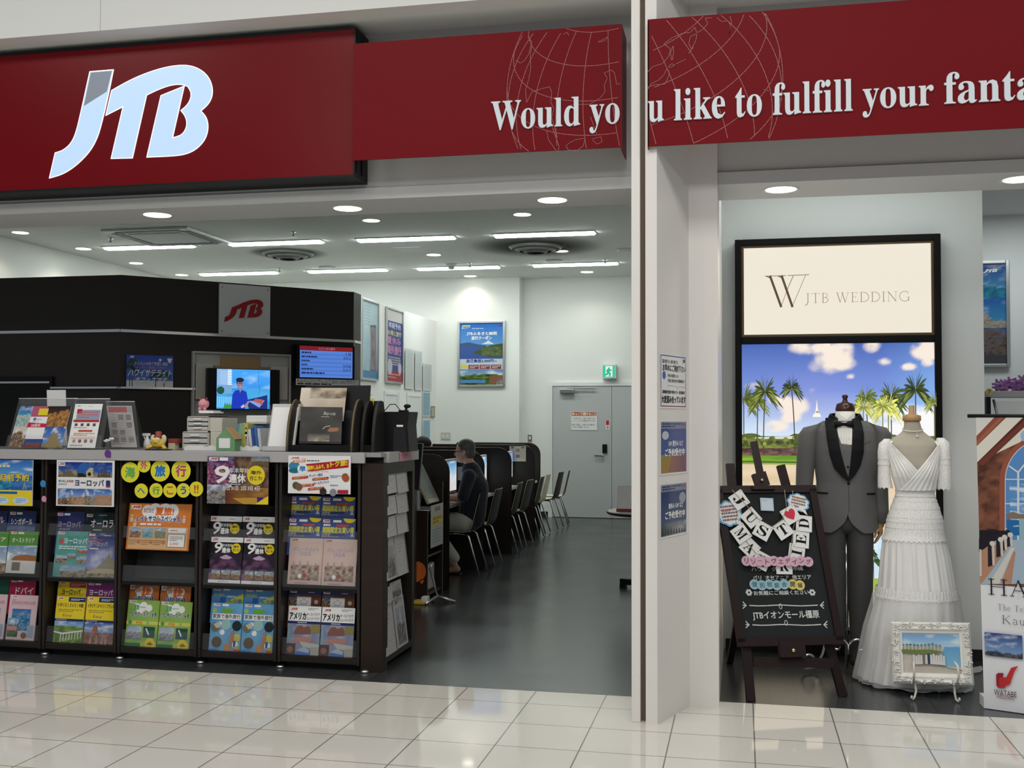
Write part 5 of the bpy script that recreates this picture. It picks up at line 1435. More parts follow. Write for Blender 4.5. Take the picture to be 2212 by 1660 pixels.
def d_form(pg):
    pg.rect(0, 0, 1, 1, (.40, .39, .39)); pg.rect(.05, .84, .8, .97, (.38, .12, .14)); pg.rect(.82, .84, .98, .97, (.3, .33, .38))
    for i in range(3):
        for j in range(4):
            if (i + j) % 4 != 3:
                pg.rect(.12 + i * .3, .12 + j * .18, .32 + i * .3, .24 + j * .18, (.20, .19, .2))
    pg.lines(.08, .06, .9, .82, 12, (.33, .31, .31), .25)
BL, BR, TL, TR = stand_sheet((230, 877), (289, 878), (241, 956), (296, 957), 6.85, 6.97, d_form, 'grey photo list leaflet in the third clear holder', 'leaflet', 'leaflet')
holder(BL + Vector((0, .012, 0)), BR + Vector((0, .012, 0)), TL + Vector((0, .012, .02)), 'third clear acrylic holder, standing farther back', .015)
def d_card(pg):
    pg.rect(.32, .02, .76, .36, (.20, .15, .09)); pg.lines(.2, .6, .8, .66, 1, (.6, .6, .6))
BL, BR, TL, TR = stand_sheet((101, 843), (143, 843), (105, 905), (146, 905), 7.1, 7.14, d_card, 'small white card with brown square behind the clear holders', 'price_card', 'card', group=None)
# little glass with white blossom
p = on(233, 6.68)
t = thing('flower_glass', 'tiny clear glass with white blossoms between the clear holders', 'vase', p, world=False)
G().lathe([(.012, 0), (.02, .004), (.022, .03), (.018, .05), (.016, .05), (.017, .006)], seg=16).build('glass_cup', M['acryl'], t)
for i, (x, y, z) in enumerate(((.0, 0, .062), (.022, .01, .072), (-.014, 0, .055))):
    g = G()
    for k in range(5):
        a = k * 1.256
        g.ball((x + math.cos(a) * .01, y + math.sin(a) * .008, z + (k % 2) * .004), (.009, .007, .007), seg=8, n=6)
    g.ball((x, y - .008, z), .004, seg=8, n=6)
    g.build('blossom', M['white'], t)
G().tube([(0, 0, .006), (.004, 0, .06)], .0015, 6).build('stem', M['green'], t)
# spray bottle
p = on(318, 7.05)
t = thing('spray_bottle', 'small white trigger spray bottle behind the yellow toy', 'spray bottle', p, world=False)
G().lathe([(.026, 0), (.027, .03), (.022, .055), (.010, .075), (.010, .09)], seg=16).build('bottle', M['white'], t)
G().box((-.035, -.010, .088), (.022, .010, .108), bev=.004).prism([(-.03, -.005, .088), (-.022, -.005, .088), (-.012, -.005, .062), (-.018, -.005, .060)], (0, .01, 0)).build('trigger_head', M['white'], t)
# yellow toy
p = on(342, 6.66)
t = thing('yellow_toy', 'small yellow crouching toy wearing a dark red hat', 'toy', p, world=False)
G().box((-.075, -.05, 0), (.08, .05, .006), bev=.003).build('base_plate', M['brown'], t)
G().ball((0, 0, .045), (.048, .04, .036)).ball((0, -.02, .06), (.032, .026, .03)).build('body', M['yellow'], t)
for s_ in (-1, 1):
    G().tube([(s_ * .03, -.01, .03), (s_ * .055, -.02, .02), (s_ * .068, -.035, .012)], [.014, .012, .014], 8).build('leg', M['yellow'], t)
    G().ball((s_ * .018, -.035, .075), .009, seg=10, n=8).build('eye', M['white'], t)
    G().ball((s_ * .04, .0, .075), (.02, .012, .03)).build('ear', M['cream'], t)
G().lathe([(.032, .085), (.03, .095), (.02, .098), (.022, .12), (.014, .128)], seg=16).build('hat', M['redtoy'], t)
G().ball((.0, -.04, .05), (.016, .008, .006), seg=10, n=6).build('mouth', M['orange'], t)
p = on(376, 6.8)
t = thing('small_box', 'small beige and dark red carton behind the yellow toy', 'box', p, world=False)
G().box((-.028, -.03, 0), (.022, .03, .075), bev=.003).build('carton', M['cream'], t)
G().box((-.0285, -.0305, .045), (.04, .031, .0755), bev=.002).build('red_sleeve', M['redtoy'], t)
# drawer towers
def drawers(px0, px1, pyt, pyb, Y, n, label, loc_z=None):
    a = PY(px0, pyb, Y); b = PY(px1, pyt, Y)
    z0 = loc_z if loc_z is not None else ZW
    w_, h_ = b.x - a.x, b.z - z0
    t = thing('drawer_unit', label, 'drawer unit', (a.x, Y, z0), world=False, group='small grey drawer units')
    d_ = .26
    th = .006
    G().box((0, 0, 0), (w_, d_, th)).box((0, 0, h_ - th), (w_, d_, h_)).box((0, 0, 0), (th, d_, h_)).box((w_ - th, 0, 0), (w_, d_, h_)).box((0, d_ - th, 0), (w_, d_, h_)).build('case', M['beige'], t)
    for k in range(n):
        z_ = th + (h_ - 2 * th) * k / n
        dr_ = G().box((th + .002, -.002, z_ + .003), (w_ - th - .002, d_ - .02, z_ + (h_ - 2 * th) / n - .004), bev=.002).build('drawer', M['nichewall'], t)
        G().box((w_ * .32, -.012, z_ + .012), (w_ * .68, -.002, z_ + .022), bev=.003).build('pull', M['white'], dr_)
    return w_, h_
_, hl = drawers(394, 450, 933, 968, 6.80, 3, 'lower grey drawer unit of the two stacked on the counter')
drawers(404, 452, 900, 933, 6.81, 3, 'upper grey drawer unit of the two stacked on the counter', ZW + hl + .001)
G_ = G()
p = PY(452, 968, 6.80)
solo('storage_box', G().box((p.x, 6.815, ZW), (p.x + .085, 7.05, ZW + hl), bev=.003).box((p.x - .01, 6.82, ZW + hl + .001), (p.x + .083, 7.05, ZW + hl + .094), bev=.003), M['beige'], 'plain beige stacked storage boxes right of the drawer units', 'box')
def scallop(px0, px1, Y, label):
    a, b = on(px0, Y), on(px1, Y)
    n = 3
    pts = [(a.x, Y, ZW), (b.x, Y, ZW)]
    for k in range(n * 8, -1, -1):
        q = k / (n * 8)
        pts.append((a.x + (b.x - a.x) * q, Y, ZW + .02 + .014 * abs(math.sin(q * n * PI))))
    solo('scalloped_rail', G().prism(pts, (0, .003, 0)), M['white'], label, 'guard rail', 'white scalloped rails on the counter')
scallop(398, 468, 6.70, 'white scalloped rail before the drawer units')
scallop(508, 560, 6.70, 'white scalloped rail before the coloured files')
# pink plush and paper on the drawers
p = PY(434, 888, 6.86)
t = thing('pink_plush', 'round pink plush pig sitting on the stacked drawer units', 'plush toy', (p.x, 6.9, ZW + 2 * hl + .012), world=False)
G().ball((0, 0, .055), (.038, .036, .036)).build('body', M['pink'], t)
G().ball((.008, -.035, .05), (.014, .01, .011), seg=10, n=8).build('snout', M['pink'], t)
for s_ in (-1, 1):
    G().tube([(s_ * .02, -.005, .08), (s_ * .028, -.01, .1)], [.012, .003], 8).build('ear', M['redtoy'], t)
    G().ball((s_ * .018, -.02, .02), (.012, .014, .014), seg=10, n=8).build('paw', M['pink'], t)
solo('paper_wad', G().box((p.x - .01, 6.85, ZW + 2 * hl + .002), (p.x + .10, 7.0, ZW + 2 * hl + .012), bev=.002).box((p.x - .02, 6.86, ZW + 2 * hl + .0125), (p.x + .09, 6.98, ZW + 2 * hl + .020), bev=.002), M['paper'], 'sheaf of white paper lying under the pink plush', 'paper')
# green house-shaped box
a, b, c_ = on(467, 6.62), on(507, 6.62), PY(488, 925, 6.62)
w_ = b.x - a.x
t = thing('house_box', 'green house-shaped paper box with white front label', 'box', (a.x, 6.62, ZW), world=False)
hh = c_.z - ZW
G().prism([(0, 0, 0), (w_, 0, 0), (w_, 0, hh * .55), (w_ / 2, 0, hh), (0, 0, hh * .55)], (0, .10, 0)).build('house_body', M['green'], t)
G().prism([(w_ * .47, -.006, hh + .004), (w_ * .53, -.006, hh + .004), (w_ + .012, -.006, hh * .52), (w_ + .004, -.006, hh * .5)], (0, .112, 0)).build('roof_flap', M['tan'], t)
G().box((w_ * .15, -.002, hh * .12), (w_ * .75, 0, hh * .55)).build('label', M['paper'], t)
# upright files and books
fx_ = [(508, 917, (.10, .30, .28), 'dark teal'), (514, 915, (.22, .42, .38), 'pale teal'), (520, 914, (.35, .42, .12), 'olive green'), (526, 915, (.55, .50, .14), 'mustard yellow'), (533, 924, (.65, .63, .6), 'cream white'), (540, 928, (.72, .72, .72), 'plain white'), (546, 924, (.04, .10, .35), 'dark blue'), (553, 920, (.06, .16, .45), 'bright blue'), (560, 926, (.6, .62, .66), 'pale grey')]
for px, py, c, l in fx_:
    Yq = 6.82
    a = PY(px, 968, Yq); b = PY(px, py, Yq)
    m_ = mat('file_' + l.replace(' ', '_'), c, .4)
    w_ = .020
    g = G().box((0, 0, 0), (w_, .2, b.z - ZW), bev=.002)
    g.box((-.0005, -.0006, (b.z - ZW) * .6), (w_ + .0003, .0, (b.z - ZW) * .8))
    g.xf(Matrix.Translation((a.x, Yq, ZW)) @ Matrix.Rotation(-.12 if px > 530 else .05, 4, 'Y'))
    solo('file_folder', g, m_, l + ' file standing upright among the coloured files', 'file', 'upright files on the counter')
# tissue box on a small support
a, b = PY(526, 914, 6.86), PY(571, 898, 6.86)
t = thing('tissue_box', 'long white box lying above the blue files', 'box', (a.x, 6.9, a.z), world=False)
G().box((0, 0, 0), (b.x - a.x, .11, b.z - a.z), bev=.006).build('carton', M['white'], t)
G().box((.02, -.001, .008), (b.x - a.x - .02, 0, (b.z - a.z) * .45)).build('label', M['paper'], t)
solo('book_riser', G().box((a.x + .01, 7.03, ZW), (b.x - .005, 7.05, a.z)).box((a.x + .005, 6.905, a.z - .006), (b.x - .005, 7.05, a.z - .0005)), M['white'], 'small white riser shelf behind the coloured files', 'shelf')
# frosted leaflet stand
a, b, c_ = on(573, 6.60), on(633, 6.60), PY(633, 873, 6.70)
t = thing('leaflet_stand', 'frosted white acrylic leaflet stand left of the black stand', 'leaflet stand', (a.x, 6.6, ZW), world=False)
w_, hh = b.x - a.x, c_.z - ZW
M['frostw'] = mat('frosted_white_acrylic', (.62, .62, .62), .3, alpha=.8)
G().prism([(0, .02, .004), (w_, .02, .004), (w_, .11, hh), (0, .11, hh)], (0, .004, 0)).build('back_plate', M['frostw'], t)
G().box((-.012, -.02, 0), (w_ + .006, .09, .005)).box((-.012, -.02, 0), (w_ + .006, -.016, .035)).build('tray', M['frostw'], t)
G().prism([(w_ * .06, .016, .010), (w_ * .98, .016, .010), (w_ * .98, .098, hh * .93), (w_ * .06, .098, hh * .93)], (0, -.003, 0)).build('paper_stack', M['paper'], t)
G().prism([(-.012, -.02, .004), (-.012, .03, .004), (-.012, .11, hh * .98), (-.012, .10, hh * .98)], (.003, 0, 0)).build('side_plate', M['acryl'], t)
# black curved brochure stand
def bstand(px0, px1, pyt, Y, label, depth=.3, edge=True):
    a, b = on(px0, Y), on(px1, Y)
    w_ = b.x - a.x
    ht = PY(px0 + 14, pyt, Y + .1).z - ZW
    t = thing('brochure_stand', label, 'brochure stand', (a.x, Y, ZW), world=False, group='black curved brochure stands')
    prof = [(0, 0)] + [(.14 * (1 - math.cos(q * PI / 16)) * 1.0, ht * math.sin(q * PI / 16)) for q in range(0, 9)] + [(depth * .62, ht * .98), (depth * .8, ht * .5), (depth, ht * .4), (depth, 0)]
    for x in (0, w_ - .02):
        G().prism([(x, y, z) for y, z in prof], (.02, 0, 0)).build('curved_side', M['blackm'], t)
        edge and G().tube([(x + .010, y - .001, z) for y, z in prof[1:10]], .006, 6).build('gold_edge', M['edge'], t)
    G().box((.02, .02, 0), (w_ - .02, .30, .012)).box((.02, .015, 0), (w_ - .02, .03, .045)).build('tray', M['black'], t)
    return t, w_, ht, a
M['edge'] = mat('raw_board_edge', (.16, .11, .05), .6)
t, w_, ht, a = bstand(617, 762, 864, 6.56, 'large black stand of glossy dark brochures beside the frosted stand')
ztop = PY(700, 833, 6.80).z - ZW
G().prism([(.02, .20, .02), (w_ + .02, .20, .02), (w_ + .02, .27, ztop), (.02, .27, ztop)], (0, .012, 0)).build('back_board', M['black'], t)
G().prism([(.02, .12, .012), (w_ - .02, .12, .012), (w_ - .02, .19, ztop * .62), (.02, .19, ztop * .62)], (0, .006, 0)).build('divider', M['black'], t)
def d_dark(kind):
    def d(pg):
        if kind:
            pg.photo(0, 0, 1, 1, lambda u, v: mix((.42, .34, .25), (.62, .56, .48), v * .6 + fbm(u * 3, v * 2, 110) * .6) if v < .45 or u < .2 else mix((.10, .065, .04), (.5, .42, .33), (fbm(u * 4, v * 3, 111) - .3) * 2.2), 14, 10)
            c = (.1, .08, .07)
        else:
            pg.photo(0, 0, 1, 1, lambda u, v: mix((.035, .034, .034), (.10, .095, .09), fbm(u * 2, v * 3, 112)), 10, 12)
            pg.poly([(.66, .3), (.72, .4), (.9, .41), (.94, .37), (.9, .3), (.75, .28)], (.34, .17, .10)); pg.photo(.2, 0, .72, .22, lambda u, v: mix((.07, .065, .06), (.5, .46, .38), (1 - v) * fbm(u * 5, v * 3, 113) * 1.3), 8, 5); pg.line([(.55, .36), (.62, .43), (.72, .45)], .004, (.6, .58, .52))
            c = (.62, .6, .55)
        pg.text('𝑅𝑜𝑦', .55, .74 if not kind else .5, .68, .86 if not kind else .72, c, .01); pg.text('の旅', .7, .76 if not kind else .54, .84, .84 if not kind else .68, c); pg.lines(.5, .7 if not kind else .44, .84, .73 if not kind else .46, 1, c)
    return d
BL, BR, TL = PY(646, 879, 6.74), PY(745, 880, 6.74), PY(651, 838, 6.79)
pg = Page((BR - BL).length, (TL - BL).length, (.5, .45, .4), .004, ext=.10); d_dark(1)(pg)
pg.bake('brochure', BL, BR, TL, 'sepia toned brochure in the rear slot of the black stand', 'brochure', M['gloss'], group='brochures in the black stand')
BL, BR, TL = PY(646, 953, 6.60), PY(737, 955, 6.60), PY(650, 879, 6.66)
pg = Page((BR - BL).length, (TL - BL).length, (.04, .04, .04), .004, ext=.015); d_dark(0)(pg)
pg.bake('brochure', BL, BR, TL, 'glossy black brochure with a cup picture in the black stand', 'brochure', M['gloss'], group='brochures in the black stand')
t, w_, ht, a = bstand(778, 808, 866, 6.66, 'narrow black stand seen from its side at the counter end', edge=False)
G().prism([(.02, .16, .02), (w_ - .02, .16, .02), (w_ - .02, .2, ht), (.02, .2, ht)], (0, .01, 0)).build('back_board', M['black'], t)
p = PY(772, 920, 6.68)
solo('steel_ruler', G().box((p.x, 6.68, ZW), (p.x + .003, 6.70, PY(772, 874, 6.68).z)), M['alu'], 'thin upright metal strip between the two black stands', 'metal strip')
# ticket terminal with web camera
a, b = on(823, 6.86), on(884, 6.86)
w_, hh = b.x - a.x, PY(850, 890, 6.86).z - ZW
t = thing('terminal_monitor', 'black box-backed terminal monitor at the counter corner', 'monitor', (a.x, 6.86, ZW), world=False)
G().prism([(0, 0, 0), (w_, 0, 0), (w_ * .93, 0, hh * .66), (w_ * .99, 0, hh), (0, 0, hh)], (0, .2, 0)).build('case', M['black'], t)
G().prism([(w_ * .42, -.004, .004), (w_ * .94, -.004, .004), (w_ * .86, -.004, hh * .6), (w_ * .46, -.004, hh * .6)], (0, .006, 0)).build('dark_window', M['smoke'], t)
G().box((w_ * .55, -.003, hh * .62), (w_ * .78, 0, hh * .67)).build('white_label', M['paper'], t)
p_ = Vector((w_ * .68, .06, hh))
wc = thing('web_camera', 'small black web camera clipped on top of the terminal', 'web camera', (a.x + p_.x, 6.92, ZW + hh), world=False)
G().box((-.03, -.015, 0), (.035, .02, .012), bev=.004).box((.015, -.012, .010), (.03, .004, .03), bev=.003).build('clip', M['black'], wc)
G().ball((.03, -.004, .038), (.026, .014, .014), seg=12, n=8).build('camera_head', M['black'], wc)
G().tube([(-.02, .0, .01), (-.06, .01, .052), (-.1, .02, .05), (-.15, .04, .0)], .003, 6).build('cable', M['black'], wc)
pg = Page(.10, .085, (.62, .28, .38), .0015)
pg.text('お席へ', .3, .5, .75, .75, (.4, .08, .15), .03)
pg.poly([(-.05, .8), (1.08, .86), (1.0, .5), (1.1, .1), (-.04, .04), (.04, .5)], (.62, .28, .38)); pg.text('ご案内', .3, .55, .75, .74, (.4, .08, .15), .03)
a, b = PX(864, 997, XE + .02), PX(888, 975, XE + .02)
pg.w, pg.h = b.y - a.y, b.z - a.z
pg2 = Page(b.y - a.y, b.z - a.z, (.62, .28, .38), .0015); pg2.poly([(-.05, .9), (1.08, .96), (1.0, .5), (1.1, .1), (-.04, .04), (.04, .5)], (.62, .28, .38)); pg2.text('ご案内', .3, .55, .75, .74, (.4, .08, .15), .03)
pg2.put('pink_label', a, Vector((0, 1, 0)), EZ, 'pink paper label stuck on the side edge of the counter', 'label', M['print'])

# ================================================================== THE BACK OF THE SHOP
XP = -5.03
def on_left(name, c4, draw, label, cat, group=None, frame=None, X=XP, base=WHITE, m_='print'):
    """Sheet on the left partition (plane X = const): corners as pixels TL, TR, BL."""
    TL, TR, BL = [PX(x, y, X) for x, y in c4]
    w_, h_ = TR.y - TL.y, TL.z - BL.z
    t = thing(name, label, cat, (X, TL.y, BL.z), group=group)
    pg = Page(w_, h_, base, .002); draw(pg)
    pg.put('sheet', (X, TL.y, BL.z), Vector((0, 1, 0)), EZ, mats=M[m_], parent=t)
    if frame:
        f = .03
        for a, b in (((TL.y - f, BL.z - f), (TL.y, TL.z + f)), ((TL.y + w_, BL.z - f), (TL.y + w_ + f, TL.z + f)), ((TL.y, TL.z), (TL.y + w_, TL.z + f)), ((TL.y, BL.z - f), (TL.y + w_, BL.z))):
            G().box((X - .012, a[0], a[1]), (X + .018, b[0], b[1]), bev=.004).build('frame_rail', M[frame], t)
    return t
def d_pale(pg):
    pg.photo(0, 0, 1, 1, lambda u, v: mix((.22, .38, .46), (.5, .6, .62), fbm(u * 2, v * 4, 120) * .6 + v * .4), 8, 14)
    pg.poly([(.5, .1), (.55, .5), (.5, .7), (.9, .72), (.95, .1)], (.10, .11, .16)); pg.photo(.52, .12, .92, .68, lambda u, v: mix((.08, .06, .09), (.4, .3, .32), fbm(u * 3, v * 5, 121)), 6, 9); pg.lines(.08, .68, .5, .96, 7, (.3, .42, .48)); pg.rect(0, 0, 1, .1, (.06, .2, .35))
on_left('framed_poster', ((783, 648), (816, 660), (783, 816)), d_pale, 'pale blue framed poster on the white partition beside the booth', 'poster', 'framed posters on the partition', 'alu')
def d_conc(pg):
    pg.rect(0, 0, 1, .84, (.03, .06, .24)); pg.rect(0, .84, 1, 1, (.6, .58, .58)); pg.rect(0, 0, 1, .15, (.32, .03, .04)); pg.text('早期予約', .12, .74, .9, .82, (.6, .6, .7), .03); pg.text('お得に旅行', .06, .64, .94, .71, (.6, .55, .2), .04)
    pg.text('夏休み', .04, .52, .9, .62, (.55, .2, .35), .05); pg.text('海外旅行', .04, .38, .94, .50, (.6, .25, .4), .05); pg.lines(.1, .22, .9, .35, 4, (.45, .42, .35), .6); pg.lines(.1, .04, .9, .12, 2, (.6, .35, .35)); pg.disc(.2, .2, .16, (.5, .5, .55)); pg.disc(.85, .19, .12, (.5, .5, .55))
on_left('framed_poster', ((836, 666), (869, 677), (836, 823)), d_conc, 'navy and red framed poster on the white partition', 'poster', 'framed posters on the partition', 'alu')
def d_docs(pg):
    pg.rect(.08, .04, .92, .96, (.52, .55, .54)); pg.lines(.15, .1, .85, .9, 14, (.42, .44, .44), .3)
for i, (c4, l) in enumerate(((((876, 752), (894, 756), (876, 840)), 'nearest'), (((897, 757), (912, 760), (897, 843)), 'middle'), (((914, 785), (933, 789), (914, 844)), 'farthest and lower'))):
    on_left('notice_holder', c4, d_docs, 'clear wall holder of pale documents on the partition, %s of three' % l, 'notice', 'document holders on the partition', None, base=(.6, .62, .62))
def d_blue(pg):
    pg.rect(.06, .03, .94, .97, (.22, .38, .48)); pg.lines(.3, .08, .85, .3, 3, (.3, .45, .55))
on_left('blue_notice', ((913, 846), (930, 849), (913, 900)), d_blue, 'pale blue notice on the partition, upper of two', 'notice', 'pale blue notices', None)
on_left('blue_notice', ((913, 907), (930, 908), (913, 950)), d_blue, 'pale blue notice on the partition, lower of two', 'notice', 'pale blue notices', None)
def d_tanf(pg):
    pg.rect(.15, .1, .85, .9, (.42, .38, .3))
on_left('wall_certificate', ((931, 878), (940, 880), (931, 902)), d_tanf, 'small tan framed certificate at the corner of the partition', 'picture frame', None, None, base=(.22, .17, .1))
def d_ynot(pg):
    pg.rect(0, .32, 1, .72, YEL); pg.lines(.15, .4, .85, .66, 3, (.35, .25, .05)); pg.lines(.1, .8, .9, .95, 2, (.4, .4, .4)); pg.lines(.2, .05, .8, .25, 2, (.4, .4, .4))
on_left('notice_sheet', ((789, 848), (809, 850), (789, 894)), d_ynot, 'white and yellow notice on the partition beside the booth', 'notice', None, None)
def d_redn(pg):
    pg.rect(0, .72, 1, 1, (.3, .02, .05)); pg.rect(0, .4, .6, .7, (.4, .45, .45)); pg.rect(0, .12, 1, .42, (.35, .08, .08)); pg.lines(.1, .14, .9, .38, 3, (.6, .4, .4))
on_left('red_notice', ((808, 905), (821, 906), (808, 972)), d_redn, 'narrow red and white notice behind the counter stands', 'notice', None, None)
# poster of a lake on the back wall
def wallsheet(name, x0, y0, x1, y1, Y, draw, label, cat, frame=None, base=WHITE, m_='print', f=.03):
    a, b = PY(x0, y1, Y), PY(x1, y0, Y)
    t = thing(name, label, cat, (a.x, Y, a.z))
    pg = Page(b.x - a.x, b.z - a.z, base, .003); draw(pg)
    pg.put('sheet', (a.x, Y - .008, a.z), EX, EZ, mats=M[m_], parent=t)
    if frame:
        for p, q in (((a.x - f, a.z - f), (a.x, b.z + f)), ((b.x, a.z - f), (b.x + f, b.z + f)), ((a.x, b.z), (b.x, b.z + f)), ((a.x, a.z - f), (b.x, a.z))):
            G().box((p[0], Y - .03, p[1]), (q[0], Y + .002, q[1]), bev=.006).build('frame_rail', M[frame], t)
    return t
def d_lake(pg):
    pg.photo(0, .62, 1, 1, lambda u, v: mix((.12, .30, .60), (.03, .16, .55), v), 8, 6)
    pg.poly([(.5, .66), (.6, .69), (.66, .72), (.72, .69), (.8, .66)], (.7, .72, .78)); pg.poly([(0, .6), (0, .67), (.2, .695), (.4, .66), (.6, .64), (.7, .6)], (.05, .10, .22))
    pg.rect(0, .38, 1, .62, (.05, .10, .32)); pg.poly([(.3, .53), (.45, .57), (.7, .64), (1, .67), (1, .46), (.7, .45), (.4, .5)], (.06, .09, .03)); pg.photo(.5, .47, 1, .62, lambda u, v: mix((.03, .06, .02), (.16, .2, .08), fbm(u * 8, v * 6, 130)), 10, 5)
    pg.rect(0, .22, 1, .42, (.55, .6, .68)); pg.text('自己負担2,000円', .16, .36, .78, .415, (.03, .05, .25), .05); pg.lines(.8, .365, .9, .4, 1, (.1, .1, .2))
    pg.rect(.02, .27, .18, .32, YEL)
    for k in range(3):
        pg.rect(.2 + k * .26, .255, .44 + k * .26, .325, (.25, .05, .05)); pg.lines(.23 + k * .26, .265, .42 + k * .26, .315, 2, (.7, .6, .6), .5)
    pg.photo(0, 0, 1, .25, scenic((.12, .25, .5), (.3, .4, .55), GREENS[:3], .6, .3, 3, 131, .6), 12, 8); pg.rect(0, .03, .6, .08, (.1, .25, .5)); pg.poly([(.68, .03), (.7, .14), (1, .15), (1, .02)], (.25, .10, .06)); pg.photo(.85, 0, 1, .08, scenic(SKY, SKYP, STONE, .9, .1, 4, 132), 4, 4)
    pg.poly([(.04, .91), (.22, .93), (.24, .97), (.06, .97)], (.7, .7, .7)); pg.poly([(.06, .92), (.21, .935), (.22, .955), (.07, .955)], (.2, .3, .15))
    pg.text('JTBふるさと納税', .16, .80, .86, .86, WHITE, .04); pg.text('旅行クーポン', .27, .73, .74, .79, WHITE, .04); pg.lines(.28, .90, .76, .93, 1, (.5, .55, .7))
    logo(pg, lambda x, y: (.88 + (x - 293) / 977 * .09, .97 - (y - 387) / 678 * .03), (LOGO_J, LOGO_TB), (RED, RED))
wallsheet('framed_poster', 993.5, 698, 1087, 832, 17.49, d_lake, 'framed blue lake poster on the white back wall', 'poster', 'alu', m_='gloss', f=.04)
def d_exit(pg):
    pg.rect(.22, .05, .8, .95, (.75, .85, .8)); K = (.02, .45, .25)
    pg.disc(.52, .78, .06, K); pg.line([(.5, .7), (.46, .45)], .035, K); pg.line([(.46, .45), (.6, .3), (.56, .12)], .028, K); pg.line([(.46, .45), (.38, .28), (.26, .22)], .028, K); pg.line([(.5, .66), (.64, .56), (.7, .62)], .022, K); pg.line([(.49, .66), (.36, .6), (.34, .46)], .022, K)
a, b = PY(1300, 818, 17.6), PY(1330, 787, 17.6)
t = thing('exit_sign', 'glowing green running-figure exit sign above the grey back door', 'sign', ((a.x + b.x) / 2, 17.74, a.z))
G().box((a.x, 17.62, a.z), (b.x, 17.74, b.z), bev=.008).build('case', M['white'], t)
pg = Page(b.x - a.x - .03, b.z - a.z - .04, (.03, .55, .30), .001); d_exit(pg)
pg.put('lit_face', (a.x + .015, 17.618, a.z + .02), EX, EZ, mats=M['lit'], parent=t)
def d_doorn(pg):
    pg.rect(.02, .76, .98, .98, (.50, .12, .03)); pg.text('ゆっくり開けること', .05, .79, .96, .95, (.75, .72, .68), .05)
    for y, t_ in ((.58, 'この扉の向こう側にお客さまが'), (.45, 'いらっしゃる可能性があります'), (.24, '開ける際は、お客さまの動きに'), (.11, '十分ご注意ください')):
        pg.text(t_, .04, y, .94 if len(t_) > 10 else .7, y + .1, (.15, .13, .12), .01)
wallsheet('door_notice', 1234, 889.5, 1290, 929.5, 17.714, d_doorn, 'white notice with orange heading on the grey back door', 'notice', m_='print')
def d_tagr(pg):
    pg.rect(.1, .48, .9, .97, (.5, .02, .03)); pg.rect(.15, .05, .85, .42, (.7, .7, .7)); pg.rect(.4, .1, .6, .36, (.4, .05, .05))
wallsheet('door_tag', 1308.5, 908, 1316.5, 928.5, 17.714, d_tagr, 'small red and white tag on the grey back door', 'label')
a, b = PY(952, 950, 17.49), PY(973, 934.5, 17.49)
t = thing('wall_outlet', 'grey wall socket plate low on the white back wall', 'wall socket', (a.x, 17.5, a.z))
G().box((a.x, 17.488, a.z), (b.x, 17.499, b.z), bev=.004).build('plate', M['beige'], t)
for k in range(2):
    G().box((a.x + .03 + k * .07, 17.485, a.z + .04), (a.x + .065 + k * .07, 17.488, b.z - .04)).build('socket', M['wallpale'], t)
a, b = PY(1140, 954.5, 17.74), PY(1149, 939, 17.74)
t = thing('light_switch', 'narrow grey switch plate left of the back door', 'light switch', (a.x, 17.75, a.z))
G().box((a.x, 17.738, a.z), (b.x, 17.749, b.z), bev=.004).build('plate', M['alu'], t)
G().box((a.x + .018, 17.733, a.z + .035), (b.x - .018, 17.738, b.z - .03), bev=.003).build('rocker', M['white'], t)
# ---- leaflet kiosk before the desks
XK = -2.73
KY0, KY1 = 9.2, 9.72
zk = PY(900, 1104, KY0).z
t = thing('shelf_cabinet', 'dark brown open shelf cabinet at the head of the desks', 'cabinet', (-3.0, 9.45, 0))
G().box((-3.5, KY0, 0), (XK, KY0 + .03, zk)).build('front_panel', M['brown'], t)
G().box((-3.5, KY1 - .03, 0), (XK, KY1, PY(950, 1040, KY1).z)).build('rear_panel', M['brown'], t)
G().box((-3.5, KY0 + .03, 0), (-3.46, KY1 - .03, zk)).build('back_panel', M['dark'], t)
for z_ in (.06, .40, zk - .02):
    G().box((-3.46, KY0 + .03, z_ - .02), (XK - .01, KY1 - .03, z_)).build('shelf', M['brown'], t)
G().box((-3.5, KY0 + .06, zk), (-2.86, KY0 + .1, PY(900, 1051, KY0).z)).build('riser', M['brown'], t)
def d_kn(pg):
    pg.rect(.3, .84, .75, .94, (.4, .2, .15)); pg.rect(.12, .5, .92, .74, YEL); pg.lines(.16, .53, .88, .71, 2, (.4, .25, .02), .7); pg.lines(.1, .08, .9, .44, 5, (.3, .4, .5))
TLk, BRk = PX(931, 1087, XK + .01), PX(957, 1166, XK + .01)
pg = Page(BRk.y - TLk.y + .0, .38, (.58, .58, .56), .002); d_kn(pg)
pg.put('shelf_notice', (XK + .01, TLk.y, .46), Vector((0, 1, 0)), EZ, 'white and yellow notice hung on the brown shelf cabinet', 'notice', M['print'])
o = G().box((-3.2, KY0 + .15, .402), (-2.78, KY1 - .1, .66), bev=.02)
solo('plastic_box', G().box((-3.2, KY0 + .15, .062), (-2.78, KY1 - .1, .3), bev=.02), M['frostw'], 'clear plastic box on the lowest cabinet shelf', 'box')
M['greenscreen'] = mat('grey_green_screen', (.30, .33, .31), .3)
t = thing('touch_monitor', 'tilted cream framed monitor on top of the brown shelf cabinet', 'monitor', (-2.86, KY0 + .3, zk), world=False)
G().box((-.12, -.1, .0), (.1, .1, .012), bev=.004).build('foot', M['beige'], t)
g = G().box((-.015, -.17, 0), (.012, .17, .42), bev=.008).xf(Matrix.Translation((.10, 0, .05)) @ Matrix.Rotation(-.46, 4, 'Y'))
g.build('case', M['cream'], t)
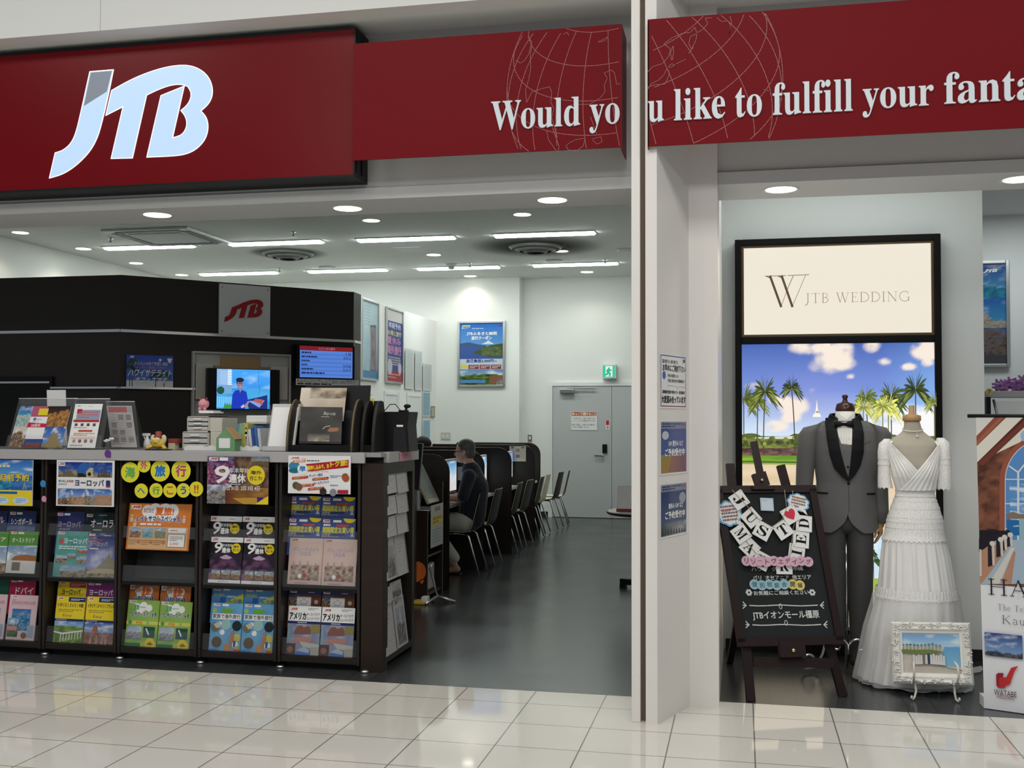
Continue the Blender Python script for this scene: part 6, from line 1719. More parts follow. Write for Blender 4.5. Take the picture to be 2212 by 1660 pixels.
G().box((.012, -.14, .04), (.015, .14, .38)).xf(Matrix.Translation((.10, 0, .05)) @ Matrix.Rotation(-.46, 4, 'Y'))  .build('screen', M['greenscreen'], t)
G().tube([(-.04, 0, .01), (-.02, 0, .2)], .015, 8).build('neck', M['beige'], t)
a = PY(890, 1050, 8.9)
t = thing('dark_monitor', 'dark blue monitor edge between the end rack and the cabinet', 'monitor', (a.x - .05, 8.95, .99), world=False)
G().box((-.14, -.02, 0.02), (.10, .02, .42), bev=.006).xf(Matrix.Rotation(.08, 4, 'Y')).build('case', M['smoke'], t)
G().box((-.12, -.08, -.0), (.08, .08, .02)).build('foot', M['black'], t)
t2 = thing('side_table', 'dark brown stand holding the monitor behind the end rack', 'stand', (a.x - .05, 8.95, 0), world=False)
G().box((-.34, -.16, .955), (.03, .16, .985)).build('top', M['brown'], t2)
G().box((-.34, -.16, 0), (-.31, .16, .955)).box((0, -.16, .0), (.03, .16, .955)).build('side_panel', M['dark'], t2)
p = PY(892, 1108, KY0 + .05)
pk = thing('tissue_pack', 'blue and white product pack on the cabinet edge', 'packet', (p.x, KY0 + .02, zk), world=False)
pg = Page(.13, .22, (.62, .66, .72), .06)
pg.rect(.1, .55, .9, .95, (.08, .16, .45)); pg.rect(.05, .02, .5, .3, (.6, .2, .12)); pg.lines(.2, .3, .8, .5, 2, (.1, .15, .4)); pg.lines(.2, .62, .8, .9, 2, WT)
pg.put('pack', (-.06, -.03, .002), EX, Vector((-.15, 0, 1)), mats=M['gloss'], parent=pk)
solo('paper_sheets', G().box((-3.2, KY0 + .01, zk + .001), (XK + .01, KY0 + .058, zk + .006)), M['paper'], 'white sheets lying on the cabinet front edge', 'paper')
balloon(PX(876, 1238, -2.7), Vector((0, 1, 0)), EZ, 'balloon_sticker', (.62, .15, .03), 'orange balloon sticker on the dark cabinet side', .09)
C.objects['balloon_sticker.003'].location = PY(876, 1252, KY0 - .003)
C.objects['balloon_sticker.003'].rotation_euler = (PI / 2, .2, 0)
# small metal stand and clutter at the cabinet's foot
p = PZ(945, 1303)
t = thing('metal_floor_stand', 'small chrome floor stand beside the brown cabinet', 'stand', p, world=False)
for a_ in (.1, 2.2, 4.3):
    G().tube([(0, 0, .06), (math.cos(a_) * .16, math.sin(a_) * .16, .012)], .012, 8).build('leg', M['alu'], t)
G().tube([(0, 0, .05), (-.04, 0, .2), (-.07, 0, .3), (-.05, 0, .34)], .010, 8).build('post', M['alu'], t)
p = PZ(919, 1306)
solo('power_adaptor', G().box((p.x - .03, p.y - .04, 0), (p.x + .03, p.y + .04, .07), bev=.012), M['white'], 'white power adaptor on the floor by the chrome stand', 'adaptor')
p = PZ(900, 1305)
solo('yellow_pouch', G().box((p.x - .09, p.y - .05, 0), (p.x + .09, p.y + .05, .035), bev=.015), M['yellow'], 'yellow pouch on the floor at the foot of the cabinet', 'pouch')
# ---- desks with dividers
ZDV = 1.268
ys_ = [9.9, 11.32, 12.72, 14.21, 15.5]
for i, y in enumerate(ys_):
    xe = -2.735 if i < 4 else -2.9
    L_ = -4.25 if i else -3.3
    rr = .16
    pts = [(L_, y, 0), (xe, y, 0), (xe, y, ZDV - rr)] + [(xe - rr + rr * math.cos(k * PI / 16), y, ZDV - rr + rr * math.sin(k * PI / 16)) for k in range(1, 9)] + [(L_ + .1, y, ZDV), (L_, y, ZDV - .1)]
    t = thing('desk_divider', 'dark brown rounded divider between desks, %s of the five' % ('nearest, by the shelf cabinet', 'second, behind the seated man', 'third', 'fourth, bearing a colourful leaflet', 'last and farthest')[i], 'desk divider', (xe - .7, y, 0), group='desk dividers')
    G().prism(pts, (0, .03, 0)).build('panel', M['dark'], t)
    G().tube([(p[0], y + .015, p[2]) for p in pts[1:-1]], .014, 6).build('edge_trim', M['brown'], t)
for i in range(4):
    y0_, y1_ = ys_[i] + .035, ys_[i + 1] - .005
    t = thing('consulting_desk', 'dark desk between dividers, %s row from the front' % ('first', 'second', 'third', 'fourth')[i], 'desk', (-3.5, (y0_ + y1_) / 2, 0), group='consulting desks')
    G().box((-3.44, y0_, .70), (-2.93, y1_, .735), bev=.004).build('worktop', M['nichewall'], t)
    G().box((-3.38, y0_, 0), (-3.35, y1_, .70)).build('modesty_panel', M['dark'], t)
    m_ = thing('desk_monitor', 'white edged desk monitor, %s desk' % ('first', 'second', 'third', 'fourth')[i], 'monitor', (-3.03, y1_ - .33, .735), world=False, group='desk monitors')
    G().box((-.09, -.1, 0), (.09, .1, .012), bev=.004).build('foot', M['white'], m_)
    G().box((-.02, -.03, .012), (.0, .03, .2)).build('neck', M['white'], m_)
    G().box((-.02, -.26, .1), (.02, .26, .46), bev=.01).build('case', M['white'], m_)
    pg = Page(.48, .31, (.35, .5, .62), .001)
    pg.photo(0, 0, 1, 1, scenic((.1, .3, .6), (.4, .6, .7), [(.6, .6, .62), (.7, .7, .7)], .5, .2, 3, 140 + i), 6, 6)
    pg.put('screen', (.0215, -.24, .125), Vector((0, 1, 0)), EZ, mats=M['screen'], parent=m_)
for x0, y0_, x1, y1_, Y, l, d in ((988, 1009, 1001, 1038, 11.31, 'plain white paper on the divider behind the seated man', lambda pg: pg.lines(.2, .3, .8, .9, 4, (.5, .5, .5))),
                                  (1100.5, 964.5, 1136, 997, 14.205, 'colourful leaflet on the fourth desk divider', None)):
    a, b = PY(x0, y1_, Y - .004), PY(x1, y0_, Y - .004)
    pg = Page(b.x - a.x, b.z - a.z, (.66, .64, .66), .001)
    if d:
        d(pg)
    else:
        pg.rect(.02, .02, .33, .98, (.55, .5, .68)); pg.rect(.66, .02, .98, .98, (.7, .6, .4)); pg.rect(.4, .62, .62, .82, (.45, .28, .05)); pg.rect(.4, .24, .62, .42, (.12, .12, .3)); pg.lines(.05, .1, .95, .9, 8, (.45, .4, .5), .3); pg.rect(.1, .86, .26, .96, (.12, .12, .14)); pg.rect(.72, .86, .9, .96, (.25, .2, .1)); pg.rect(.05, .25, .3, .5, (.62, .35, .45))
    pg.put('leaflet', a, EX, EZ, l, 'leaflet', M['print'])
# ---- chairs
def chair_bm(y0, y1, off, t, part):
    """Bent shell strip: profile in x-z swept across y with a slight hollow."""
    prof = {'seat': [(-.41, .452), (-.38, .462), (-.2, .455), (-.06, .45), (0, .462)],
            'back': [(0, .462), (.022, .50), (.045, .60), (.072, .72), (.10, .845)]}[part]
    ny = 8
    rows = []
    for s_ in (0, 1):
        for j in range(ny + 1):
            q = j / ny * 2 - 1
            hollow = .012 * (1 - q * q)
            r = []
            for k, (x, z) in enumerate(prof):
                wd = (.20 if part == 'seat' else .20 - .02 * k / 4)
                if part == 'seat' and k == 0:
                    wd = .17
                if part == 'back' and k == 4:
                    wd = .165
                n = (0, -1) if part == 'seat' else (1, -.15)
                r.append((x + n[0] * (hollow + off + t * s_), q * wd, z + n[1] * (hollow * .6 + off + t * s_)))
            rows.append(r)
    a, b = rows[:ny + 1], rows[ny + 1:]
    g = G()
    loop = [x for x in a] + b[::-1]
    K = len(prof)
    for j in range(ny):
        for k in range(K - 1):
            g.face([a[j][k], a[j][k + 1], a[j + 1][k + 1], a[j + 1][k]], smooth=True)
            g.face([b[j][k], b[j + 1][k], b[j + 1][k + 1], b[j][k + 1]], smooth=True)
    for k in range(K - 1):
        g.face([a[0][k], b[0][k], b[0][k + 1], a[0][k + 1]])
        g.face([a[ny][k], a[ny][k + 1], b[ny][k + 1], b[ny][k]])
    for j in range(ny):
        g.face([a[j][0], a[j + 1][0], b[j + 1][0], b[j][0]])
        g.face([a[j][K - 1], b[j][K - 1], b[j + 1][K - 1], a[j + 1][K - 1]])
    return g
def make_chair(label, light=False):
    t = thing('visitor_chair', label, 'chair', (0, 0, 0), world=False, group='bent plywood chairs along the desks')
    chair_bm(0, 0, 0, .006, 'seat').build('seat', M['cream'], t)
    chair_bm(0, 0, .0065, .007, 'seat').build('seat_underside', M['espresso'], t)
    chair_bm(0, 0, 0, .006, 'back').build('backrest', M['cream'], t)
    chair_bm(0, 0, .0065, .007, 'back').build('backrest_veneer', M['cream'] if light else M['espresso'], t)  # pale variant: lamplight on the backrest put into its veneer colour
    for sy in (-1, 1):
        G().tube([(-.30, sy * .15, .432), (-.345, sy * .165, .425), (-.365, sy * .17, .40), (-.43, sy * .185, .012)], .011, 8).build('front_leg', M['chrome'], t)
        G().tube([(-.10, sy * .15, .425), (-.04, sy * .165, .425), (-.015, sy * .17, .40), (.10, sy * .19, .012)], .011, 8).build('rear_leg', M['chrome'], t)
        G().tube([(-.30, sy * .15, .432), (-.10, sy * .15, .425)], .011, 8).build('seat_rail', M['chrome'], t)
    return t
chs = [(-2.76, 11.02, 'under the seated man'), (-2.76, 11.74, 'just behind the seated man'), (-2.77, 12.98, 'third along the desks'), (-2.77, 13.62, 'fourth along the desks'), (-2.77, 14.47, 'fifth along the desks'), (-2.80, 15.1, 'with lamplight painted pale on its back, sixth along the desks'), (-2.74, 15.85, 'second from the back door'), (-2.72, 16.45, 'nearest the back door')]
proto = make_chair('dark and cream chair on chrome legs ' + chs[0][2])
proto.location = (chs[0][0], chs[0][1], 0)
lightc = None
for i, (x, y, l) in enumerate(chs[1:]):
    if 'pale' in l:
        c = make_chair('chair on chrome legs ' + l, True)
    else:
        c = copy_tree(proto)
    c.location = (x, y, 0)
    c.rotation_euler.z = (0, .04, -.03, .05, 0, -.05, .12, .2)[i % 8]
    c['label'] = ('chair on chrome legs ' if 'pale' in l else 'dark and cream chair on chrome legs ') + l
# ---- round table by the pier
xc, yc, zt_ = -.80, 10.35, .745
t = thing('round_table', 'round pale topped table on a black star foot beside the pier', 'table', (xc, yc, 0), world=False)
G().lathe([(.46, zt_ - .03), (.475, zt_ - .02), (.475, zt_ - .006), (.468, zt_)], seg=48).build('tabletop', M['brown'], t)
G().lathe([(.468, zt_ + .0005), (.466, zt_ + .002)], seg=48).build('table_surface', M['beige'], t)
G().lathe([(.035, .08), (.03, .12), (.03, zt_ - .05), (.12, zt_ - .03)], seg=16).build('column', M['black'], t)
for k in range(4):
    G().box((0, -.03, .03), (.36, .03, .09), bev=.01).box((.30, -.03, .0), (.36, .03, .03)).xf(Matrix.Rotation(PI / 4 + k * PI / 2 + .6, 4, 'Z')).build('foot', M['black'], t)
p = PY(1352, 1096, yc - .12)
t = thing('desk_calendar', 'white tent calendar with red base on the round table', 'calendar', (p.x + .02, yc - .12, zt_ + .003), world=False)
G().prism([(-.10, -.09, 0), (.12, -.09, 0), (.12, .0, .24), (-.10, .0, .24)], (0, .003, 0)).build('front_leaf', M['paper'], t)
G().prism([(-.10, .05, 0), (.12, .05, 0), (.12, .0, .24), (-.10, .0, .24)], (0, -.003, 0)).build('rear_leaf', M['paper'], t)
G().box((-.10, -.096, 0), (.12, -.091, .03)).box((-.10, -.05, 0), (.12, .05, .002)).build('red_base', M['redtoy'], t)

# ================================================================== PEOPLE IN THE SHOP
def blend(name, g, voxel, mats, smooth=6):
    """One continuous skin grown over overlapping limbs."""
    o = bpy.data.objects.new('tmp', g.data('tmp', mats))
    C.objects.link(o)
    r = o.modifiers.new('r', 'REMESH'); r.mode = 'VOXEL'; r.voxel_size = voxel
    s_ = o.modifiers.new('s', 'SMOOTH'); s_.factor = .5; s_.iterations = smooth
    bpy.context.view_layer.update()
    me = bpy.data.meshes.new_from_object(o.evaluated_get(bpy.context.evaluated_depsgraph_get()))
    bpy.data.objects.remove(o)
    me.polygons.foreach_set('use_smooth', [True] * len(me.polygons))
    me.name = name
    if not me.materials:
        me.materials.append(mats)
    return me
def child(name, me, parent):
    o = bpy.data.objects.new(name, me); C.objects.link(o); o.parent = parent
    return o
def limb(g, pts, rs):
    for (a, b), (r0, r1) in zip(zip(pts, pts[1:]), zip(rs, rs[1:])):
        a, b = Vector(a), Vector(b)
        g.tube([a + (b - a) * k / 4 for k in range(5)], [r0 + (r1 - r0) * k / 4 for k in range(5)], 12)
        g.ball(a, r0, seg=12, n=8); g.ball(b, r1, seg=12, n=8)
    return g
# seated man in local space: he faces -x, hip above the origin of the seat
MX, MY = -2.84, 11.0
def head(g, c, s_=1.0, yaw=0.0):
    """Head facing -x: skull, jaw, nose, brow, lips, ear."""
    c = Vector(c)
    R_ = Matrix.Rotation(yaw, 3, 'Z')
    def b(p, r):
        g.ball(c + R_ @ (Vector(p) * s_), Vector(r) * s_, seg=16, n=12)
    b((.01, 0, .04), (.098, .076, .092)); b((-.025, 0, -.03), (.066, .060, .080)); b((-.052, 0, -.078), (.034, .036, .028)); b((-.088, 0, -.012), (.017, .014, .022)); b((-.098, 0, -.022), (.014, .015, .012)); b((-.066, 0, .022), (.026, .052, .014)); b((-.078, 0, -.052), (.013, .024, .008)); b((-.077, 0, -.064), (.012, .02, .008)); b((-.05, .036, -.02), (.03, .024, .028)); b((-.05, -.036, -.02), (.03, .024, .028))
    for sy in (-1, 1):
        b((.018, sy * .076, -.005), (.020, .011, .032))
hc = Vector((-.025, 0, 1.265))
def sub(v):
    return tuple(v)
g = G()
head(g, hc)
limb(g, [(.02, 0, 1.20), (.045, 0, 1.09)], [.052, .058])
limb(g, [(.05, 0, 1.08), (.09, 0, .88), (.05, 0, .60)], [.10, .12, .13])
for sy in (-1, 1):
    limb(g, [(.07, sy * .15, 1.03), (.02, sy * .21, .80), (-.22, sy * .12, .80)], [.055, .044, .031])
    hp = Vector((-.25, sy * .11, .80))
    limb(g, [hp, hp + Vector((-.06, 0, -.012))], [.032, .03])
    for k in range(4):
        f0 = hp + Vector((-.075, -.027 + k * .018, -.008))
        limb(g, [f0, f0 + Vector((-.035, 0, -.006)), f0 + Vector((-.055 + .006 * abs(k - 1.5), 0, -.022))], [.0088, .008, .0075])
    th = hp + Vector((-.03, -sy * .03, .0))
    limb(g, [th, th + Vector((-.03, -sy * .02, -.012)), th + Vector((-.052, -sy * .02, -.022))], [.011, .009, .008])
    limb(g, [(.0, sy * .09, .53), (-.36, sy * .12, .54)], [.085, .06])
    an = Vector((-.10 if sy < 0 else -.22, sy * .09, .10))
    limb(g, [(-.36, sy * .12, .52), tuple(an)], [.055, .036])
    limb(g, [tuple(an + Vector((.03, 0, -.045))), tuple(an + Vector((-.10, 0, -.068))), tuple(an + Vector((-.15, 0, -.076)))], [.036, .03, .018])
me = blend('man_body', g, .0085, M['skin'], 4)
man = bpy.data.objects.new('person', me); C.objects.link(man); man.location = (MX, MY, 0)
tag(man, 'seated grey haired man in dark navy shirt and pale trousers facing left', 'person')
g = G()
limb(g, [(.05, 0, 1.075), (.10, 0, .90), (.06, 0, .60)], [.105, .142, .15])
g.ball((.06, 0, 1.01), (.11, .19, .075), seg=16, n=10)
g.tube([(.035, 0, 1.115), (.05, 0, 1.06)], [.066, .095], 14)
for sy in (-1, 1):
    limb(g, [(.07, sy * .155, 1.03), (.025, sy * .215, .825)], [.073, .066])
child('shirt', blend('navy_shirt', g, .011, M['navy'], 4), man)
g = G().prism([(-.035, -.035, 1.11), (-.025, 0, 1.085), (-.035, .035, 1.11), (.055, .07, 1.145), (.075, 0, 1.155), (.055, -.07, 1.145)], (-.012, 0, -.028))
g.build('collar', M['navy'], man)
g = G()
g.ball((.02, 0, .56), (.14, .17, .095), seg=16, n=10)
for sy in (-1, 1):
    limb(g, [(.0, sy * .09, .54), (-.37, sy * .12, .545)], [.10, .078])
    an = Vector((-.10 if sy < 0 else -.22, sy * .09, .17))
    limb(g, [(-.37, sy * .12, .53), tuple(an)], [.076, .058])
child('trousers', blend('pale_trousers', g, .012, M['khaki'], 4), man)
g = G()
g.ball(hc + Vector((.022, 0, .055)), (.101, .083, .095), seg=20, n=14)
g.ball(hc + Vector((.055, 0, .0)), (.068, .078, .075), seg=20, n=14)
me = blend('grey_hair', g, .008, M['hair'], 2)
bm = bmesh.new(); bm.from_mesh(me)
bmesh.ops.delete(bm, geom=[v for v in bm.verts if (v.co.x - hc.x < -.03 and v.co.z - hc.z < .055 + (v.co.x - hc.x + .03) * -.4) or (v.co.z - hc.z < -.02 and v.co.x - hc.x < .03)], context='VERTS')
bm.to_mesh(me); bm.free()
child('hair', me, man)
g = G()
for sy in (-1, 1):
    ring = [(hc.x - .098 + .004 * math.cos(a), sy * .032 + .022 * math.cos(a), hc.z + .006 + .016 * math.sin(a)) for a in [k * PI / 8 for k in range(17)]]
    g.tube(ring, .0022, 6, cap=False)
    g.tube([(hc.x - .09, sy * .054, hc.z + .01), (hc.x + .01, sy * .08, hc.z + .012)], .0022, 6)
g.tube([(hc.x - .1, -.01, hc.z + .008), (hc.x - .1, .01, hc.z + .008)], .0022, 6)
g.build('glasses', M['black'], man)
for sy in (-1, 1):
    a = Vector((-.10 if sy < 0 else -.22, sy * .09, .10))
    G().box((a.x - .17, a.y - .045, .0), (a.x + .07, a.y + .045, .018), bev=.008).build('sandal', M['brown'], man)
# clerk behind the divider, only the crown of the head shows
g = G()
cx, cy = PY(916, 960, 13.1).x, 13.1
ch = PY(916, 948, 13.1).z - .115
head(g, (0, 0, ch), 1.0, PI / 2)
limb(g, [(.0, .03, ch - .07), (.0, .04, ch - .2)], [.05, .055])
limb(g, [(0, .04, ch - .2), (0, .03, .72), (0, 0, .5)], [.1, .12, .14])
for s_ in (-1, 1):
    limb(g, [(s_ * .15, .04, ch - .24), (s_ * .2, .0, .82), (s_ * .1, -.22, .78)], [.05, .042, .03])
    limb(g, [(s_ * .1, -.24, .78), (s_ * .08, -.31, .765)], [.03, .016])
    limb(g, [(s_ * .08, 0, .5), (s_ * .09, -.36, .5), (s_ * .09, -.34, .05), (s_ * .09, -.46, .035)], [.08, .062, .04, .028])
clerk = bpy.data.objects.new('person', blend('clerk_body', g, .011, M['skin'], 4)); C.objects.link(clerk); clerk.location = (cx, cy, 0); clerk.rotation_euler.z = PI / 2
tag(clerk, 'dark haired clerk, only the crown of the head showing behind the dividers', 'person')
g = G()
g.ball((0, .016, ch + .045), (.125, .112, .10), seg=20, n=12); g.ball((0, .05, ch - .06), (.13, .07, .12), seg=20, n=12); g.ball((0, .02, ch + .10), (.06, .06, .05), seg=16, n=10)
for s_ in (-1, 1):
    g.ball((s_ * .105, .0, ch - .03), (.03, .06, .11), seg=14, n=10)
child('hair', blend('dark_hair', g, .01, M['hairdark'], 4), clerk)
g = G(); limb(g, [(0, .04, ch - .2), (0, .03, .72), (0, 0, .5)], [.11, .14, .16])
for s_ in (-1, 1):
    limb(g, [(s_ * .15, .04, ch - .24), (s_ * .2, .0, .82), (s_ * .12, -.18, .785)], [.065, .055, .042])
child('jacket', blend('dark_jacket', g, .014, M['navy'], 4), clerk)
t = thing('office_chair', 'dark office stool under the clerk behind the dividers', 'chair', (cx, cy, 0), world=False)
G().lathe([(.2, .36), (.21, .39), (.17, .41)], seg=24).build('seat', M['blackm'], t)
G().lathe([(.03, .05), (.03, .36)], seg=12).build('post', M['black'], t)
for k in range(5):
    G().tube([(0, 0, .07), (math.cos(k * 1.257) * .26, math.sin(k * 1.257) * .26, .03)], .018, 8).build('foot', M['black'], t)

# ================================================================== WEDDING DISPLAY
def thin_serif(pg, t, x0, y0, x1, y1, col, h_ref=None, wk=1.0):
    """Slender roman capitals and small letters drawn stroke by stroke: thick stems, hairline serifs."""
    def arc(cx, cy, rx, ry, a0, a1, n=10):
        return [(cx + rx * math.cos(math.radians(a0 + (a1 - a0) * k / n)), cy + ry * math.sin(math.radians(a0 + (a1 - a0) * k / n))) for k in range(n + 1)]
    T, H_ = .085, .035
    L_ = {
        'J': (.42, [(T, [(.26, .97), (.26, .05), (.18, -.15), (.04, -.24)]), (H_, [(.12, .98), (.40, .98)])]),
        'T': (.72, [(T, [(.36, 0), (.36, 1)]), (H_, [(.02, .86), (.04, .98), (.68, .98), (.70, .86)]), (H_, [(.24, .015), (.48, .015)])]),
        'B': (.62, [(T, [(.14, 0), (.14, 1)]), (H_, [(.02, .98), (.3, .98)]), (.05, arc(.28, .76, .22, .22, 90, -90)), (.06, arc(.28, .27, .28, .255, 90, -90)), (H_, [(.02, .015), (.28, .015)]), (H_, [(.14, .54), (.3, .54)])]),
        'W': (1.1, [(T, [(.1, 1), (.34, 0)]), (H_, [(.34, 0), (.56, .96)]), (T, [(.50, 1), (.76, 0)]), (H_, [(.76, 0), (1.0, 1)]), (H_, [(.0, .985), (.24, .985)]), (H_, [(.42, .985), (.64, .985)]), (H_, [(.88, .985), (1.1, .985)])]),
        'E': (.6, [(T, [(.14, 0), (.14, 1)]), (H_, [(.02, .98), (.5, .98), (.52, .84)]), (H_, [(.14, .52), (.4, .52)]), (H_, [(.02, .015), (.54, .015), (.58, .18)]), (H_, [(.4, .42), (.4, .62)])]),
        'D': (.78, [(T, [(.14, 0), (.14, 1)]), (H_, [(.02, .98), (.3, .98)]), (.06, arc(.28, .5, .46, .485, 90, -90, 14)), (H_, [(.02, .015), (.3, .015)])]),
        'I': (.3, [(T, [(.15, 0), (.15, 1)]), (H_, [(.02, .98), (.28, .98)]), (H_, [(.02, .015), (.28, .015)])]),
        'N': (.86, [(H_, [(.14, 0), (.14, .98)]), (T, [(.12, .98), (.72, .02)]), (H_, [(.72, 0), (.72, 1)]), (H_, [(.0, .98), (.16, .98)]), (H_, [(.6, .98), (.84, .98)]), (H_, [(.03, .015), (.26, .015)])]),
        'G': (.82, [(.06, arc(.46, .5, .42, .5, 50, 320, 18)), (T, [(.76, .06), (.76, .4)]), (H_, [(.62, .4), (.86, .4)]), (H_, [(.72, .86), (.72, .72)])]),
        'H': (.92, [(T, [(.16, 0), (.16, 1)]), (T, [(.76, 0), (.76, 1)]), (H_, [(.16, .52), (.76, .52)]), (H_, [(.02, .985), (.3, .985)]), (H_, [(.02, .015), (.3, .015)]), (H_, [(.62, .985), (.9, .985)]), (H_, [(.62, .015), (.9, .015)])]),
        'A': (.84, [(H_, [(.08, 0), (.4, 1)]), (T, [(.4, 1), (.72, 0)]), (H_, [(.2, .36), (.58, .36)]), (H_, [(.0, .015), (.2, .015)]), (H_, [(.58, .015), (.84, .015)])]),
        'K': (.8, [(T, [(.14, 0), (.14, 1)]), (H_, [(.14, .42), (.66, .98)]), (T, [(.3, .58), (.7, .02)]), (H_, [(.02, .985), (.26, .985)]), (H_, [(.02, .015), (.26, .015)]), (H_, [(.52, .985), (.78, .985)]), (H_, [(.6, .015), (.8, .015)])]),
        'h': (.54, [(.07, [(.12, 0), (.12, 1)]), (.05, arc(.27, .42, .15, .2, 180, 0)), (.07, [(.42, 0), (.42, .42)]), (H_, [(.02, .015), (.22, .015)]), (H_, [(.32, .015), (.52, .015)]), (H_, [(.03, .98), (.12, .98)])]),
        'e': (.48, [(.055, arc(.25, .3, .2, .3, 20, 320, 16)), (H_, [(.06, .36), (.44, .38)])]),
        'r': (.38, [(.07, [(.12, 0), (.12, .6)]), (.05, arc(.26, .42, .14, .18, 160, 50)), (H_, [(.02, .015), (.24, .015)]), (H_, [(.03, .58), (.12, .58)])]),
        'a': (.48, [(.06, arc(.22, .46, .16, .15, 150, 0)), (.07, [(.38, .46), (.38, .06), (.46, .02)]), (.05, arc(.22, .16, .16, .16, 80, 330))]),
        'u': (.54, [(.07, [(.12, .6), (.12, .2)]), (.05, arc(.26, .2, .14, .2, 180, 350)), (.07, [(.42, .6), (.42, .02)]), (H_, [(.03, .59), (.12, .59)]), (H_, [(.32, .59), (.42, .59)]), (H_, [(.42, .015), (.52, .015)])]),
        ' ': (.35, [])}
    tot = sum(L_[c][0] + .12 for c in t) - .12
    W, Hh = (x1 - x0), (y1 - y0)
    hm = Hh * pg.h
    cx = 0
    for c in t:
        for wd, pts in L_[c][1]:
            pg.line([(x0 + (cx + x) / tot * W, y0 + y * Hh) for x, y in pts], wd * hm * wk, col)
        cx += L_[c][0] + .12
    return pg

# ---- backlit sign and picture
YL = 7.68
q = lambda px, py: PY(px, py, YL)
xa, xb = q(1588, 700).x, q(2033, 700).x
zt_, zb_ = q(1588, 519).z, q(1880, 1372).z
zm1, zm0 = q(1606, 724).z, q(1601, 746).z
lb = thing('light_box', 'tall black framed light box with wedding lettering over a palm garden picture', 'light box', ((xa + xb) / 2, YW, 0))
f = .045
for (x0, x1, z0, z1), nm in (((xa, xa + f, zb_, zt_), 'frame_stile'), ((xb - f, xb, zb_, zt_), 'frame_stile'), ((xa + f, xb - f, zt_ - f, zt_), 'frame_rail'), ((xa + f, xb - f, zm0 + .004, zm1 - .016), 'frame_rail'), ((xa + f, xb - f, zb_, zb_ + f), 'frame_rail')):
    G().box((x0, YL - .02, z0), (x1, YW - .003, z1), bev=.006).build(nm, M['blackframe'], lb)
G().box((xa + f, YL + .02, zb_ + f), (xb - f, YW - .004, zt_ - f)).build('lamp_box', M['white'], lb)
br = .016
M['bronze'] = mat('bronze_moulding', (.10, .055, .025), .4)
for x0, x1, z0, z1 in ((xa + f, xa + f + br, zm1 - .016, zt_ - f), (xb - f - br, xb - f, zm1 - .016, zt_ - f), (xa + f + br, xb - f - br, zt_ - f - br, zt_ - f), (xa + f + br, xb - f - br, zm1 - .016, zm1)):
    G().box((x0, YL - .008, z0), (x1, YL + .02, z1)).build('inner_moulding', M['bronze'], lb)
pg = PPage(xa + f + br, zm1, xb - f - br, zt_ - f - br, YL, (.86, .79, .66), .002)
BW = (.10, .055, .035)
def cq(x, y):
    return pg.q(1580 + x / 2.965, 500 + y / 2.965)
for a, b, wd in (((248, 288), (318, 482), .016), ((318, 482), (358, 372), .003), ((322, 286), (390, 482), .016), ((390, 482), (474, 282), .003), ((352, 384), (396, 286), .004)):
    pg.line([cq(*a), cq(*b)], wd, BW)
pg.line([cq(214, 288), cq(348, 284)], .004, BW); pg.line([cq(362, 283), cq(497, 278)], .004, BW)
pg.line([cq(225, 288), cq(250, 300)], .006, BW); pg.line([cq(300, 287), cq(326, 300)], .006, BW)
a, b = cq(470, 460), cq(1138, 384)
thin_serif(pg, 'JTB WEDDING', a[0], a[1], b[0], b[1], (.28, .20, .14), wk=.85)
pg.at('lit_sign_face', M['lit'], lb)
pg = PPage(xa + f, zb_ + f, xb - f, zm0 + .004, YL, (.2, .3, .6), .002)
cq = lambda x, y: pg.q(1580 + x / 2.965, 500 + y / 2.965)
vy = lambda y: cq(600, y)[1]
ux = lambda x: cq(x, 1200)[0]
v_h = vy(1340)
def d_sky(u, v):
    v = v_h - .01 + v * (1.01 - v_h)
    if v < v_h:
        return (.55, .75, .92)
    k = (v - v_h) / (1 - v_h)
    c = mix((.74, .88, 1.0), (.20, .30, .74), k * 1.95) if k < .513 else mix((.20, .30, .74), (.07, .14, .48), (k - .513) * 2.1)
    if u > .72:
        c = mix(c, (.25, .55, .92), min(1, (u - .72) * 2.2) * (1 - abs(k - .35)))
    c = mix(c, (.34, .32, .68), max(0, .3 - abs(u - .36)) * 1.3 * max(0, 1 - abs(k - .38) * 2.4))
    n = fbm(u * 9, v * 15, 200) * .7 + .5 * fbm(u * 24, v * 40, 201)
    def blob(cx, cy, rx, ry, s_):
        d = ((u - ux(cx)) / rx) ** 2 + ((v - vy(cy)) / ry) ** 2
        return max(0, 1 - d) * s_
    a_ = blob(470, 745, .10, .03, 1.2) + blob(660, 770, .12, .065, 2.0) + blob(620, 860, .12, .04, 1.0) + blob(730, 850, .07, .03, 1.2) + blob(900, 735, .055, .03, 1.7) + blob(1250, 765, .09, .045, 2.2) + blob(1140, 872, .045, .016, 1.5) + blob(985, 840, .045, .016, 1.3) + blob(1260, 850, .04, .015, 1.2) + blob(760, 930, .03, .012, 1.1) + blob(400, 1120, .10, .045, 1.9) + blob(300, 1080, .07, .02, 1.2) + blob(260, 1250, .11, .026, 1.7) + blob(380, 1200, .07, .018, 1.2) + blob(1100, 1240, .36, .08, 2.2) + blob(150, 990, .08, .02, .7) + blob(520, 1040, .03, .03, .7)
    t_ = min(1, max(0, a_ * (n * 2.4 - .45) - .25))
    warm = (.95, .83, .72) if v > vy(1000) or u < .45 else (.95, .95, .95)
    return mix(c, warm, t_)
pg.photo(0, v_h - .01, 1, 1, d_sky, 84, 64)
def d_ground(y0, y1, cols, sx, sy, sd):
    pg.photo(0, vy(y1), 1, vy(y0), lambda u, v: mix(cols[0], cols[1], (fbm(u * sx, v * sy, sd) - .3) * 2.4), 60, 8)
